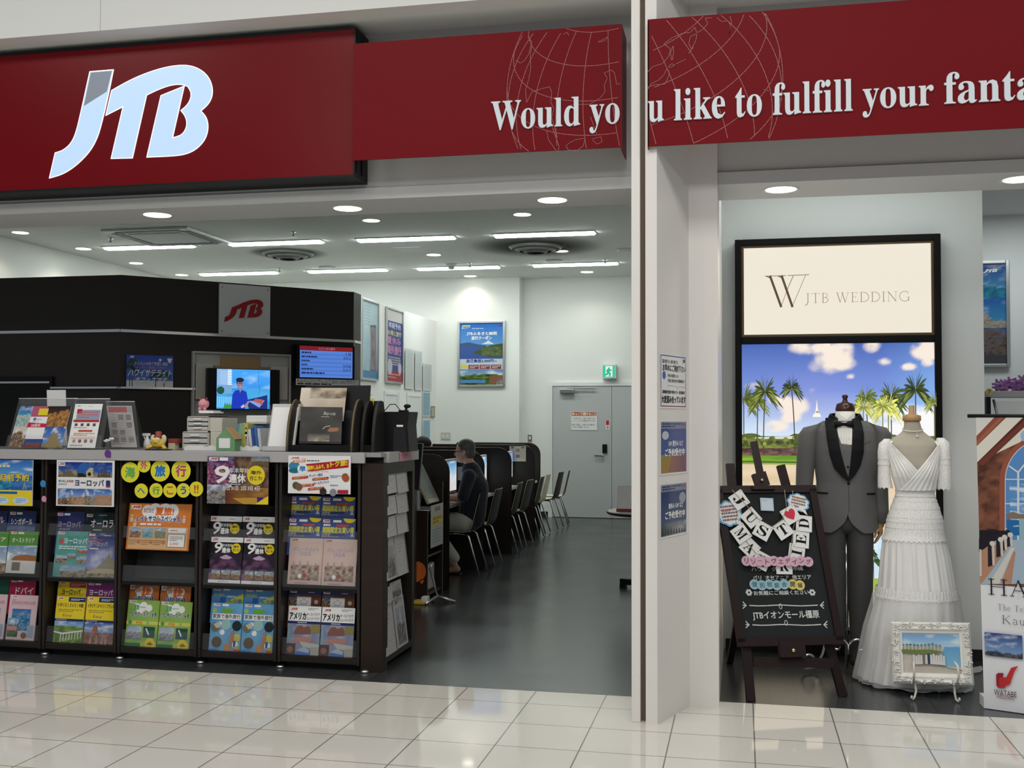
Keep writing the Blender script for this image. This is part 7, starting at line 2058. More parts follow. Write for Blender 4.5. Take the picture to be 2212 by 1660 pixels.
d_ground(1315, 1400, ((.03, .05, .01), (.26, .30, .06)), 26, 4, 210)
pts = [(0, vy(1330))] + [(k / 40, vy(1318 - 26 * vnoise(k * .7, 0, 211))) for k in range(41)] + [(1, vy(1330))]
pg.poly(pts, (.10, .14, .03))
d_ground(1392, 1450, ((.05, .02, .02), (.22, .12, .10)), 40, 4, 212)
d_ground(1440, 1505, ((.12, .30, .02), (.34, .48, .06)), 5, 6, 213)
pg.rect(0, vy(1486), .3, vy(1478), (.04, .10, .02))
pg.photo(0, vy(1700), 1, vy(1498), lambda u, v: mix((.62, .46, .28), (.85, .68, .46), fbm(u * 4, v * 4, 214) + .2), 16, 8)
pg.photo(0, 0, 1, vy(1690), lambda u, v: mix((.62, .50, .34), (.80, .70, .54), fbm(u * 5, v * 5, 215)), 16, 12)
# chapel spire, dome and low houses behind the hedge
pg.poly([cq(520, 1190), cq(525, 1172), cq(536, 1165), cq(541, 1135), cq(547, 1078), cq(553, 1135), cq(558, 1165), cq(570, 1172), cq(574, 1190)], (.95, .92, .82))
pg.disc(*cq(549, 1158), .006, (.5, .25, .15))
pg.poly([cq(150, 1330), cq(150, 1320), cq(400, 1312), cq(400, 1330)], (.75, .72, .66))
DG, LGn = (.02, .035, .01), (.36, .40, .10)
for i, (x, yb, yt, cr, col, ln) in enumerate(((80, 1420, 1085, .085, (.07, .10, .02), .0), (165, 1400, 1100, .06, (.10, .14, .03), .005), (205, 1430, 1040, .085, (.04, .06, .015), .01), (405, 1420, 1010, .06, (.015, .03, .02), -.015), (870, 1340, 1080, .07, (.10, .14, .03), -.01), (1020, 1350, 1075, .085, (.05, .08, .02), .0), (1000, 1340, 1130, .07, (.42, .45, .14), .0), (840, 1340, 1140, .06, (.40, .42, .14), .0), (1172, 1340, 1030, .085, (.02, .04, .02), .0), (1290, 1330, 1100, .05, (.16, .2, .05), .0), (960, 1340, 1130, .06, (.4, .44, .14), 0))):
    u0, v0 = cq(x, yb); u1, v1 = cq(x, yt)
    palm(pg, u0, v0, v1, cr * 1.1, col, .007, 24, 220 + i, ln, 1.0)
    palm(pg, u0, v1 - .01, v1, cr * .85, mix(col, LGn, .35), .003, 17, 320 + i, ln, .4)
    palm(pg, u0, v1 - .006, v1 + .004, cr * .6, mix(col, (0, 0, 0), .6), .003, 14, 520 + i, ln, 1.2)
for k in range(60):
    rd = random.Random(400 + k)
    x = rd.choice((rd.uniform(60, 420), rd.uniform(980, 1300)))
    pg.disc(*cq(x, rd.uniform(1320, 1385)), rd.uniform(.006, .016), mix((.03, .05, .01), (.38, .42, .10), rd.random()), seg=7)
for k in range(4):
    pg.poly([cq(1050 + k * 30, 1930 + k), cq(1056 + k * 30, 1890), cq(1062 + k * 30, 1931 + k)], (.02, .03, .02))
# lower part of the picture: a lawn with dark palms seen between the figures
pg.photo(ux(850), vy(2205), ux(950), vy(1940), lambda u, v: mix((.5, .72, .9), (.85, .9, .92), fbm(u * 5, v * 5, 230)), 6, 6)
for x in (870, 900):
    u0, v0 = cq(x, 2215); u1, v1 = cq(x, 2040 + (x - 870) * 2)
    palm(pg, u0, v0, v1, .05, (.02, .05, .02), .004, 11, 240 + x, 0, .7)
pg.rect(ux(850), vy(2275), ux(950), vy(2200), (.35, .5, .08)); 
pg.at('lit_picture', M['lit'], lb)

# ---- suit on its stand
SX, SY = .652, 7.27
def U7(x, y, Y=SY):
    p = PY(1530 + x / 3.243, 830 + y / 3.243, Y)
    return p.x - SX, p.z
suit = thing('suit_mannequin', 'grey tuxedo with black shawl lapels on a wooden-capped display stand', 'mannequin', (SX, SY, 0), world=False)
SEC = [(.895, .205, .135), (1.0, .200, .132), (1.10, .190, .124), (1.21, .183, .118), (1.32, .195, .124), (1.42, .207, .124), (1.50, .212, .112), (1.545, .215, .100), (1.575, .195, .088), (1.60, .150, .078), (1.625, .105, .070), (1.645, .082, .064)]
def sec(z):
    for (z0, w0, d0), (z1, w1, d1) in zip(SEC, SEC[1:]):
        if z <= z1:
            t_ = (z - z0) / (z1 - z0)
            return w0 + (w1 - w0) * t_, d0 + (d1 - d0) * t_
    return SEC[-1][1:]
def on_front(x, z, off=0.0):
    w_, d_ = sec(min(max(z, SEC[0][0]), SEC[-1][0]))
    s_ = min(abs(x) / w_, .999)
    return (x, -d_ * (1 - s_ ** 2.3) ** .6 - off, z)
def torso(gap, z0, z1, grow_=0.0, nz=130, nth=56, bend=lambda x, z: 0):
    rows = []
    for i in range(nz + 1):
        z = z0 + (z1 - z0) * i / nz
        w_, d_ = sec(z)
        w_ += grow_; d_ += grow_
        row = []
        for j in range(nth + 1):
            a = PI * j / nth                       # 0 front centre (left side), PI back centre
            row.append(a)
        L_, R_ = [], []
        gx = gap(z)
        a0 = math.asin(min(gx / w_, .99))
        for s_, out in ((-1, L_), (1, R_)):
            for j in range(nth + 1):
                a = a0 + (PI - a0) * j / nth
                x = s_ * w_ * math.sin(a)
                q_ = min(abs(math.sin(a)), .9999)
                y = -d_ * (1 - q_ ** 2.3) ** .6 * (1 if a < PI / 2 else -1)
                out.append((x, y + bend(x, z), z))
        rows.append(L_[::-1] + R_)
    g = G()
    n = len(rows[0])
    for r0, r1 in zip(rows, rows[1:]):
        for j in range(n - 1):
            if j == nth:
                if gap(r0[0][2]) > .001 or gap(r1[0][2]) > .001:
                    continue
            g.face([r0[j], r0[j + 1], r1[j + 1], r1[j]], smooth=True)
    return g
def jgap(z):
    return 0 if z > 1.03 else .0 + ((1.03 - z) / .135) ** 2.2 * .10
torso(jgap, .895, 1.608).build('jacket', M['suit'], suit)
def patch(pts, off, th, nm, m_, parent, n=14):
    """Cloth piece lying on the jacket front: outline (x, z) filled row by row."""
    zs = sorted(set(p[1] for p in pts))
    z0, z1 = zs[0], zs[-1]
    rows = []
    for i in range(41):
        z = z0 + (z1 - z0) * (i + .0) / 40
        z = min(max(z, z0 + 1e-4), z1 - 1e-4)
        xs = []
        for (xa_, za_), (xb_, zb__) in zip(pts, pts[1:] + pts[:1]):
            if (za_ - z) * (zb__ - z) < 0:
                xs.append(xa_ + (xb_ - xa_) * (z - za_) / (zb__ - za_))
        if len(xs) >= 2:
            xa_, xb_ = min(xs), max(xs)
            rows.append([(xa_ + (xb_ - xa_) * j / n, z) for j in range(n + 1)])
    g = G()
    for r0, r1 in zip(rows, rows[1:]):
        for j in range(n):
            g.face([on_front(*r0[j], off), on_front(*r0[j + 1], off), on_front(*r1[j + 1], off), on_front(*r1[j], off)], smooth=True)
    def rim(e):
        for (p, q_) in zip(e, e[1:]):
            g.face([on_front(*p, off), on_front(*q_, off), on_front(*q_, off - th), on_front(*p, off - th)])
    rim([r[0] for r in rows]); rim([r[-1] for r in rows])
    return g.build(nm, m_, parent)
cp7 = lambda L_: [U7(*p, SY - .11) for p in L_]
patch(cp7([(905, 265), (1010, 265), (1005, 420), (968, 530), (935, 470), (905, 330)]), .010, .014, 'shirt_front', M['shirt'], suit)
for k in range(4):
    x0, z0 = U7(930 + k * 18, 320, SY - .11)
    G().tube([on_front(x0, z0 - .02 * i, .0125) for i in range(6 if k in (1, 2) else 4)], .0012, 5).build('shirt_pleat', M['shirt'], suit)
patch(cp7([(900, 330), (968, 530), (1003, 420), (1000, 560), (985, 670), (975, 680), (960, 600), (920, 460)]), .013, .014, 'waistcoat', M['suit'], suit)
patch(cp7([(832, 235), (878, 240), (900, 330), (925, 470), (955, 590), (982, 662), (978, 682), (930, 645), (880, 590), (850, 500), (830, 380), (822, 270)]), .018, .020, 'lapel', M['satin'], suit)
patch(cp7([(1008, 240), (1056, 235), (1078, 270), (1090, 350), (1088, 480), (1065, 570), (1025, 640), (982, 682), (978, 664), (992, 560), (1005, 430), (1018, 320)]), .018, .020, 'lapel', M['satin'], suit)
for yb in (580,):
    x, z = U7(975, yb, SY - .11)
    G().ball(on_front(x, z, .016), (.007, .004, .007), seg=10, n=6).build('waistcoat_button', M['satin'], suit)
x, z = U7(982, 696, SY - .11)
G().ball(on_front(x, z, .004), (.009, .005, .009), seg=12, n=6).build('jacket_button', M['satin'], suit)
for pa, pb_ in (((728, 764), (838, 766)), ((1112, 771), (1176, 773))):
    (x0, z0), (x1, z1) = U7(*pa, SY - .1), U7(*pb_, SY - .1)
    G().tube([on_front(x0 + (x1 - x0) * k / 6, z0 + (z1 - z0) * k / 6, .003) for k in range(7)], .0055, 6).build('pocket_trim', M['satin'], suit)
(x0, z0), (x1, z1) = U7(1095, 420, SY - .11), U7(1140, 402, SY - .11)
G().tube([on_front(x0, z0, .001), on_front(x1, z1, .001)], .002, 5).build('breast_pocket', M['suitdk'], suit)
# centre seam below the button
G().tube([on_front(.008, 1.20 - .17 * k / 8, .0015) for k in range(9)], .0016, 5).build('front_edge', M['suitdk'], suit)
# sleeves
for s_ in (-1, 1):
    rs = []
    path = [(.175, 0, 1.585, .030, .050), (.205, .0, 1.575, .052, .072), (.228, 0, 1.53, .060, .082), (.240, .005, 1.42, .058, .080), (.250, .01, 1.30, .054, .074), (.258, .005, 1.18, .050, .066), (.262, -.015, 1.05, .046, .058), (.262, -.03, .955, .044, .054)]
    for x, y, z, rx, ry in path:
        if s_ > 0 and z < 1.5:
            x, y = x - .042 * min(1, (1.5 - z) * 4), y + .03
        rs.append([(s_ * x + math.cos(a) * rx * (1 if s_ > 0 else 1.1), y + math.sin(a) * ry, z + math.cos(a) * s_ * -.012) for a in [2 * PI * k / 20 for k in range(20)]])
    G().rings(rs).build('sleeve', M['suit'], suit)
# the shawl collar running round the back of the neck
rs = []
for k in range(25):
    a = math.radians(-58 + 296 * k / 24)
    zz = 1.598 + .040 * math.sin(PI * k / 24) ** .5
    c_, s_2 = math.cos(a), math.sin(a)
    rs.append([(c_ * (.098 + d_) * 1.06, s_2 * (.082 + d_), zz + h_2) for d_, h_2 in ((0, -.02), (.012, -.022), (-.006, .022), (-.018, .020))])
G().rings(rs, smooth=False).build('shawl_collar', M['satin'], suit)
G().lathe([(.13, 1.582), (.066, 1.615)], seg=28, sy=.58, cap=(False, False)).build('shirt_yoke', M['shirt'], suit)
# wing collar, bow tie, wooden cap
cz = U7(940, 205)[1]
G().lathe([(.066, 1.575), (.064, 1.61), (.061, cz + .012)], seg=28, cap=(False, True)).build('shirt_collar', M['shirt'], suit)
for s_ in (-1, 1):
    G().prism([(s_ * .004, -.074, 1.60), (s_ * .05, -.058, 1.605), (s_ * .045, -.055, cz), (s_ * .012, -.07, 1.625)], (0, -.004, 0)).build('collar_wing', M['shirt'], suit)
bz = U7(950, 282, SY - .11)[1]
bx = U7(950, 282, SY - .11)[0]
for s_ in (-1, 1):
    G().rings([[(bx + s_ * x, -.105 + dy * .6, bz + dz) for dz, dy in ((-h_, -.010), (-h_ * .4, -.022), (h_ * .4, -.022), (h_, -.010), (h_ * .5, .004), (-h_ * .5, .004))] for x, h_ in ((.006, .009), (.022, .016), (.042, .021), (.058, .019))]).build('bow_wing', M['satin'], suit)
G().ball((bx, -.118, bz), (.011, .009, .012), seg=12, n=8).build('bow_knot', M['satin'], suit)
kz = U7(945, 75)[1]
cz2 = U7(940, 128)[1]
G().lathe([(.060, cz + .012), (.062, cz + .02), (.062, cz + .028), (.052, cz2 - .01), (.022, cz2), (.015, cz2 + .012), (.014, cz2 + .022), (.019, kz - .016), (.019, kz - .008), (.012, kz)], seg=28).build('wooden_cap', M['wooddk'], suit)
# trousers
def leg(cx0, cx1, zb__, fold, nm):
    rs = []
    for i in range(25):
        t_ = i / 24
        z = .98 + (zb__ - .98) * t_
        cx = cx0 + (cx1 - cx0) * t_
        rx = .088 - .022 * t_ + fold * .006 * math.sin(t_ * 34) * max(0, t_ - .75) * 4
        ry = .095 - .022 * t_
        rs.append([(cx + math.cos(a) * rx * (1 + .10 * max(0, math.cos(a + PI / 2)) ** 6), math.sin(a) * ry - .008 * max(0, math.cos(a + PI / 2)) ** 10, z) for a in [2 * PI * k / 28 for k in range(28)]])
    return G().rings(rs).build(nm, M['suitdk'], suit)
leg(-.085, -.075, .17, 1.0, 'trouser_leg')
leg(.085, .088, .045, .3, 'trouser_leg')
G().ball((0, 0, .96), (.165, .105, .09), seg=24, n=12).build('trouser_seat', M['suitdk'], suit)
# wooden hand below the right cuff
g = G()
g.ball((.262, -.035, .945), (.024, .026, .03), seg=14, n=8)
g.ball((.258, -.045, .905), (.019, .034, .036), seg=14, n=10)
for k in range(4):
    y0_ = -.070 + k * .017
    c = (-.012, -.016, -.012, -.004)[k]
    limb(g, [(.256, y0_, .882), (.250 + c, y0_ - .003, .850), (.236 + c, y0_ - .006, .824 + .004 * abs(k - 1.5))], [.0085, .0075, .006])
limb(g, [(.246, -.075, .915), (.226, -.088, .89), (.220, -.088, .866)], [.009, .008, .0065])
suit_hand = blend('wooden_hand', g, .004, M['woodlt'], 3)
child('wooden_hand', suit_hand, suit).location = (-.05, .03, 0)
# chrome scroll stand
def scroll(cx, cz_, r0, turns, a0, sgn, n=26, r1=.35):
    return [(cx + sgn * math.cos(a0 + turns * 2 * PI * k / n) * r0 * (1 - (1 - r1) * k / n), 0, cz_ + math.sin(a0 + turns * 2 * PI * k / n) * r0 * (1 - (1 - r1) * k / n)) for k in range(n + 1)]
G().tube([(.0, 0, .02), (.0, 0, .99)], .013, 10).build('stand_pole', M['chrome'], suit)
for k in range(3):
    a = math.radians((205, 325, 85)[k])
    P = [(0, 0, .26), (.05, 0, .275), (.10, 0, .26), (.145, 0, .20), (.17, 0, .12), (.20, 0, .06), (.235, 0, .030), (.27, 0, .030)] + [(.27 + .045 * math.sin(q_), 0, .058 - .045 * math.cos(q_) + .013) for q_ in [j * PI / 8 for j in range(1, 12)]]
    g = G().tube(P, .0085, 8)
    g.tube([(x, 0, z) for x, _, z in [(.145, 0, .20), (.12, 0, .15), (.085, 0, .13), (.05, 0, .15), (.045, 0, .19), (.065, 0, .215), (.09, 0, .205)]], .0075, 8)
    g.xf(Matrix.Rotation(a, 4, 'Z'))
    mn = min(v[2] for v in g.v)
    g.v = [(x, y, max(z, .002)) for x, y, z in g.v]
    g.build('scroll_leg', M['chrome'], suit)

for s_ in (-1, 1):
    sp = [(0, -.105, .13), (s_ * .004, -.105, .19)] + [(s_ * (.062 - math.cos(k * PI / 9) * (.056 - .0016 * k)), -.105, .185 + math.sin(k * PI / 9) * (.046 - .0014 * k)) for k in range(0, 15)]
    G().tube(sp, .0085, 8).build('scroll', M['chrome'], suit)

# ---- bridal dress on a linen form
BX, BY = 1.046, 7.02
dress = thing('dress_mannequin', 'white lace sleeved wedding dress on a linen dress form', 'mannequin', (BX, BY, 0), world=False)
def D7(x, y):
    p = PY(1530 + x / 3.243, 830 + y / 3.243, BY - .05); return p.x - BX, p.z
def D8(x, y):
    p = PY(1530 + x / 3.192, 1040 + y / 3.192, BY - .05); return p.x - BX, p.z
prof = []                                           # z, left x, right x, depth factor
for x0, x1, y, fn, k in ((1048, 1800, 1392, D8, .86), (1085, 1772, 1200, D8, .85), (1115, 1745, 1000, D8, .84), (1165, 1722, 800, D8, .82), (1178, 1712, 720, D8, .82), (1192, 1680, 540, D8, .80), (1205, 1650, 400, D8, .80), (1240, 1668, 1050, D7, .78), (1258, 1655, 950, D7, .76), (1292, 1625, 850, D7, .74), (1325, 1590, 770, D7, .72), (1320, 1596, 730, D7, .72), (1292, 1606, 650, D7, .74), (1280, 1612, 560, D7, .72)):
    (xl, z), (xr, _) = fn(x0, y), fn(x1, y)
    prof.append((z, xl, xr, k))
zb0 = prof[0][0]
prof = [(max(z, .03) if i == 0 else z, a, b, k) for i, (z, a, b, k) in enumerate(prof)]
def dsec(z):
    P = prof
    if z <= P[0][0]:
        return P[0][1:]
    for a, b in zip(P, P[1:]):
        if z <= b[0]:
            t_ = (z - a[0]) / (b[0] - a[0])
            return tuple(a[i] + (b[i] - a[i]) * t_ for i in (1, 2, 3))
    return P[-1][1:]
def skirt(z0, z1, grow_, pleat, npl, nz, nth, nm, m_, edge=None, sd=0):
    rs = []
    for i in range(nz + 1):
        z = z0 + (z1 - z0) * i / nz
        xl, xr, k = dsec(z)
        cx, hw = (xl + xr) / 2, (xr - xl) / 2 + grow_
        r = []
        for j in range(nth):
            a = 2 * PI * j / nth
            p_ = pleat(z) * (math.sin(npl * a + 1.5 * math.sin(3 * a + sd)) + .5 * math.sin(npl * 1.7 * a + sd))
            e = edge(a) if edge and i == 0 else 0
            r.append((cx + math.cos(a) * (hw + p_), math.sin(a) * (hw * k + p_), z + e))
        rs.append(r)
    return G().rings(rs, cap=(False, False)).build(nm, m_, dress)
zw0, zw1 = D7(1450, 790)[1], D7(1450, 745)[1]       # waistband
zl0, zl1 = D8(1440, 800)[1], D8(1440, 738)[1]       # lace band low on the skirt
zt1 = D8(1440, 400)[1]                               # where the tiered lace ends
skirt(zl0 + .01, zt1 + .01, -.004, lambda z: .0045 * min(1, (zt1 + .02 - z) * 8), 22, 22, 220, 'skirt_middle_tier', M['dress'])
skirt(.03, zl0 + .02, .0, lambda z: .010 * min(1, max(.25, (zl0 + .03 - z) * 3)), 19, 22, 240, 'skirt_lower_tier', M['dress'], sd=1)
skirt(.018, zl0 + .01, .022, lambda z: .014 * min(1, max(.2, (zl0 + .03 - z) * 3)), 13, 16, 200, 'tulle_overskirt', M['tulle'], lambda a: .008 * math.sin(9 * a), 2)
skirt(zl0 - .015, zl1, .010, lambda z: .003, 60, 5, 240, 'lace_band', M['lace'], lambda a: .012 * abs(math.sin(22 * a)), 3)
skirt(zt1, zw0 + .01, .0, lambda z: .0008, 50, 26, 200, 'hip_lace', M['lace'])
for k, y in enumerate((815, 868, 930, 962, 1003)):
    z = D7(1450, y)[1]
    skirt(z - .007, z + .007, .0018, lambda z_: .0008, 70, 2, 220, 'lace_trim', M['lace'], lambda a: .0025 * math.sin(70 * a), k)
z = zt1
skirt(z - .010, z + .006, .003, lambda z_: .001, 60, 2, 220, 'lace_trim', M['lace'], lambda a: .006 * math.sin(40 * a), 7)
skirt(zw0, zw1, .004, lambda z: .0006, 40, 8, 140, 'waistband', M['dress'])
skirt(zt1 - .01, zw0 + .005, -.006, lambda z: 0, 10, 14, 100, 'hip_lining', M['dress'])
# linen form: chest, shoulders, neck
FS = [(zw0, dsec(zw0)[0], dsec(zw0)[1], .72)] + [(z, a + .006, b - .006, k) for z, a, b, k in prof if z > zw0]
(xl, z_), (xr, _) = D7(1270, 480), D7(1618, 480)
FS.append((z_, xl, xr, .62))
(xl, z_), (xr, _) = D7(1262, 425), D7(1622, 425)
FS.append((z_, xl, xr, .52))
(xl, z_), (xr, _) = D7(1290, 385), D7(1590, 385)
FS.append((z_, xl, xr, .46))
(xl, z_), (xr, _) = D7(1345, 352), D7(1540, 352)
FS.append((z_, xl, xr, .50))
(xl, z_), (xr, _) = D7(1372, 325), D7(1508, 325)
FS.append((z_, xl, xr, .72))
(xl, z_), (xr, _) = D7(1380, 290), D7(1498, 290)
FS.append((z_, xl, xr, .9))
(xl, z_), (xr, _) = D7(1380, 258), D7(1488, 258)
FS.append((z_, xl, xr, .95))
FS.sort()
def fsec(z):
    for a, b in zip(FS, FS[1:]):
        if z <= b[0]:
            t_ = max(0, (z - a[0]) / (b[0] - a[0]))
            return tuple(a[i] + (b[i] - a[i]) * t_ for i in (1, 2, 3))
    return FS[-1][1:]
def bust(x_, z):
    """Two soft breast swellings on the front."""
    zc = D7(1450, 610)[1]
    return .022 * math.exp(-((abs(x_) - .065) / .05) ** 2 - ((z - zc) / .06) ** 2)
rs = []
for i in range(41):
    z = FS[0][0] + (FS[-1][0] - FS[0][0]) * i / 40
    xl, xr, k = fsec(z)
    cx, hw = (xl + xr) / 2, (xr - xl) / 2
    rs.append([(cx + math.cos(a) * hw, math.sin(a) * hw * k - (bust(math.cos(a) * hw, z) if math.sin(a) < 0 else 0), z) for a in [2 * PI * j / 48 for j in range(48)]])
G().rings(rs).build('linen_form', M['form'], dress)
def fpt(x, z, off):
    xl, xr, k = fsec(z)
    cx, hw = (xl + xr) / 2, (xr - xl) / 2
    c = max(-1, min(1, (x - cx) / (hw + .004)))
    s_ = math.sqrt(1 - c * c)
    return (cx + c * (hw + off), -s_ * (hw * k + off) - bust(c * hw, z) - (off if s_ > .05 else 0), z)
# crossed bodice: each side a gathered panel, its pleats running down to the waist
def bodice(side):
    top_o, top_i = (D7(1243, 392), D7(1275, 402)) if side < 0 else (D7(1655, 388), D7(1622, 398))
    wo, wi = (D7(1322, 745), D7(1588, 745)) if side < 0 else (D7(1592, 745), D7(1330, 745))
    mo = D7(1280, 560) if side < 0 else D7(1612, 560)
    g = G()
    nu, nv = 26, 30
    rows = []
    for i in range(nv + 1):
        t_ = i / nv
        o = ((1 - t_) ** 2 * top_o[0] + 2 * t_ * (1 - t_) * mo[0] + t_ ** 2 * wo[0], top_o[1] + (wo[1] - top_o[1]) * t_)
        # inner edge: straight V line from shoulder through the V point to the far waist
        ii = (top_i[0] + (wi[0] - top_i[0]) * t_, top_i[1] + (wi[1] - top_i[1]) * t_)
        r = []
        for j in range(nu + 1):
            s_ = j / nu
            x = o[0] + (ii[0] - o[0]) * s_
            z = o[1] + (ii[1] - o[1]) * s_
            pl = .0022 * math.sin(s_ * 44) * (1 - .3 * t_)
            r.append(fpt(x, z, .008 + (.004 if side > 0 else 0) + pl))
        rows.append(r)
    for r0, r1 in zip(rows, rows[1:]):
        for j in range(nu):
            g.face([r0[j], r0[j + 1], r1[j + 1], r1[j]], smooth=True)
    return g.build('bodice_panel', M['dress'], dress)
bodice(-1); bodice(1)
# back and sides of the bodice
g = G()
rows = []
for i in range(25):
    z = zw1 - .02 + (D7(1450, 400)[1] - zw1 + .02) * i / 24
    xl, xr, k = fsec(z)
    cx, hw = (xl + xr) / 2, (xr - xl) / 2 + .006
    rows.append([(cx + math.cos(a) * hw, math.sin(a) * (hw * k), z) for a in [-.55 + (PI + 1.1) * j / 40 for j in range(41)]])
for r0, r1 in zip(rows, rows[1:]):
    for j in range(40):
        g.face([r0[j], r0[j + 1], r1[j + 1], r1[j]], smooth=True)
g.build('bodice_back', M['dress'], dress)
for s_ in (-1, 1):
    P = [(1262, 385, 20, 1), (1245, 420, 38, 1), (1236, 480, 38, 1), (1238, 560, 36, 1), (1240, 660, 40, 1), (1248, 738, 46, 1)] if s_ < 0 else [(1635, 378, 22, 1), (1652, 415, 42, 1), (1658, 480, 42, 1), (1662, 560, 42, 1), (1664, 660, 46, 1), (1664, 748, 48, 1)]
    rs = []
    for i, (x, y, r_, _) in enumerate(P):
        cx, z = D7(x, y)
        rr = r_ / 3.243 * .0031
        rs.append([(cx + math.cos(a) * rr, math.sin(a) * rr * 1.25, z + (.012 * abs(math.sin(5 * a)) if i == len(P) - 1 else .0015 * math.sin(8 * a + i))) for a in [2 * PI * j / 40 for j in range(40)]])
    G().rings(rs, cap=(False, False)).build('lace_sleeve', M['lace'], dress)
    for yy in (520, 560):
        cx, z = D7(P[1 if yy < 500 else 3][0], yy)
        rr = (39 if s_ < 0 else 44) / 3.243 * .0031
        G().rings([[(cx + math.cos(a) * rr, math.sin(a) * rr * 1.25, z + dz + .004 * math.sin(14 * a)) for a in [2 * PI * j / 56 for j in range(56)]] for dz in (-.008, .008)], cap=(False, False)).build('sleeve_trim', M['lace'], dress)
# neck cap and necklace
x, z0 = D7(1434, 258); _, z1 = D7(1434, 222); _, z2 = D7(1434, 215); _, z3 = D7(1430, 148)
G().lathe([(.052, z0 - .002), (.055, z0 + .008), (.054, z1), (.030, z1 + .008), (.018, z1 + .012), (.017, z3 - .004), (.013, z3)], (x, 0, 0), 28).build('wooden_cap', M['woodlt'], dress)
g = G()
N_ = 40
zc = D7(1440, 330)[1]
ring = []
for k in range(N_ + 1):
    a = 2 * PI * k / N_
    z = zc + .010 + .012 * math.sin(a)
    xl, xr, kk = fsec(z)
    ring.append(((xl + xr) / 2 + math.cos(a) * ((xr - xl) / 2 + .004), math.sin(a) * ((xr - xl) / 2 * kk + .004), z))
g.tube(ring, .0035, 6, cap=False)
g.build('necklace', M['pearl'], dress)
p = fpt(D7(1462, 350)[0], D7(1462, 352)[1], .006)
G().tube([fpt(D7(1462, 345)[0], D7(1462, 342)[1], .005), p], .002, 6).ball((p[0], p[1] - .004, p[2] - .012), .0075, seg=12, n=8).build('pendant', M['pearl'], dress)
# stand and train
G().tube([(0, .0, .0), (0, 0, zw0)], .014, 10).build('stand_pole', M['chrome'], dress)
G().lathe([(.16, .0), (.16, .008), (.03, .02)], seg=28).build('stand_base', M['chrome'], dress)
def train(pts_px, nm, sd):
    P = [PZ(x, y) for x, y in pts_px]
    g = G()
    c = Vector((BX, BY, .10))
    n = len(P)
    rows = []
    for i in range(9):
        t_ = i / 8
        r = []
        for k, p in enumerate(P):
            q_ = p.lerp(c, t_)
            r.append((q_.x - BX, q_.y - BY, .006 + .012 * vnoise(k * 1.3, i * .8, sd) + .09 * t_ ** 2))
        rows.append(r)
    for r0, r1 in zip(rows, rows[1:]):
        for j in range(n - 1):
            g.face([r0[j], r0[j + 1], r1[j + 1], r1[j]], smooth=True)
    return g.build(nm, M['tulle'], dress)
train([(1858, 1470), (1862, 1482), (1880, 1486), (1900, 1484), (1920, 1487), (1945, 1482), (1975, 1489), (2005, 1486), (2035, 1492), (2060, 1490), (2085, 1500), (2100, 1498), (2103, 1490), (2090, 1478)], 'train_edge', 501)
train([(2090, 1462), (2104, 1458), (2118, 1456), (2124, 1450), (2120, 1444), (2105, 1446)], 'train_corner', 502)

# ---- blackboard on its easel
YE = [6.41, 6.59, 6.66, 6.83]                        # depths of the board corners: BL, BR, TL, TR
BLc = PY(1601, 1389, YE[0]); BRc = PY(1813, 1384, YE[1]); TLc = PY(1551, 1059, YE[2])
er = (BRc - BLc); eu = (TLc - BLc)
EW, EH = er.length, eu.length
er, eu = er.normalized(), eu.normalized()
en = er.cross(eu).normalized()
if en.y > 0:
    en = -en
def PE(px, py, off=0.0):
    """Pixel ray on the board plane -> (fraction across, fraction up), and the place itself."""
    d = ray(px, py)
    o = BLc + en * off - Vector((0, 0, EYE))
    p = d * (o.dot(en) / d.dot(en)) + Vector((0, 0, EYE))
    q_ = p - BLc - en * off
    c = er.dot(eu)
    a, b = q_.dot(er), q_.dot(eu)
    u = (a - b * c) / (1 - c * c); v = (b - a * c) / (1 - c * c)
    return u / EW, v / EH, p
E8 = lambda x, y: PE(1530 + x / 3.192, 1040 + y / 3.192)[:2]
ez = thing('easel_blackboard', 'dark mahogany easel holding a blackboard lettered in chalk', 'easel', (.3, 6.6, 0))
pg = Page(EW, EH, (.012, .014, .016), .012)
CH = (.62, .63, .62)
def chalk(t, x0, y0, x1, y1, b=.02):
    (u0, v0), (u1, v1) = E8(x0, y1), E8(x1, y0)
    pg.text(t, u0, v0, u1, v1, CH, b)
chalk('パリ  オセアニア  他エリア', 310, 645, 706, 684, .025)
chalk('ハワイ  グアム  沖縄', 300, 588, 650, 622, .02)
chalk('お気軽にご相談ください', 316, 750, 690, 788, .03)
for x in (280, 716):
    u, v = E8(x, 768)
    for k in range(6):
        pg.disc(u + math.cos(k * 1.047) * .022, v + math.sin(k * 1.047) * .022 * EW / EH, .013, CH, seg=10)
for y, x0, x1, cx, cy in ((858, 285, 752, 497, 864), (992, 305, 775, 535, 978)):
    pg.line([E8(x0 + (x1 - x0) * k / 8, y + 3 * math.sin(k * 1.3)) for k in range(9)], .006, CH)
    u, v = E8(cx, cy)
    pg.line([(u + .014 * math.cos(a), v + .016 * math.sin(a)) for a in [k * PI / 6 for k in range(13)]], .004, CH)
    for s_, xx in ((-1, x0 - 25), (1, x1 + 20)):
        for dy in (-24, -2, 20):
            pg.line([E8(xx, y), E8(xx + s_ * 22, y + dy)], .006, CH)
chalk('JTBイオンモール橿原', 310, 890, 756, 962, .02)
pg.bake('chalkboard', BLc, BRc, TLc, mats=M['board'], parent=ez)
def bar(a, b, w_, th, side=None):
    """Square timber from a to b; w_ across the board's face, th along its normal."""
    a, b = Vector(a), Vector(b)
    t_ = (b - a).normalized()
    s_ = (side or t_.cross(en)).normalized() * w_ / 2
    n_ = en * th / 2
    return G().rings([[p + s_ + n_, p - s_ + n_, p - s_ - n_, p + s_ - n_] for p in (a, b)], smooth=False)
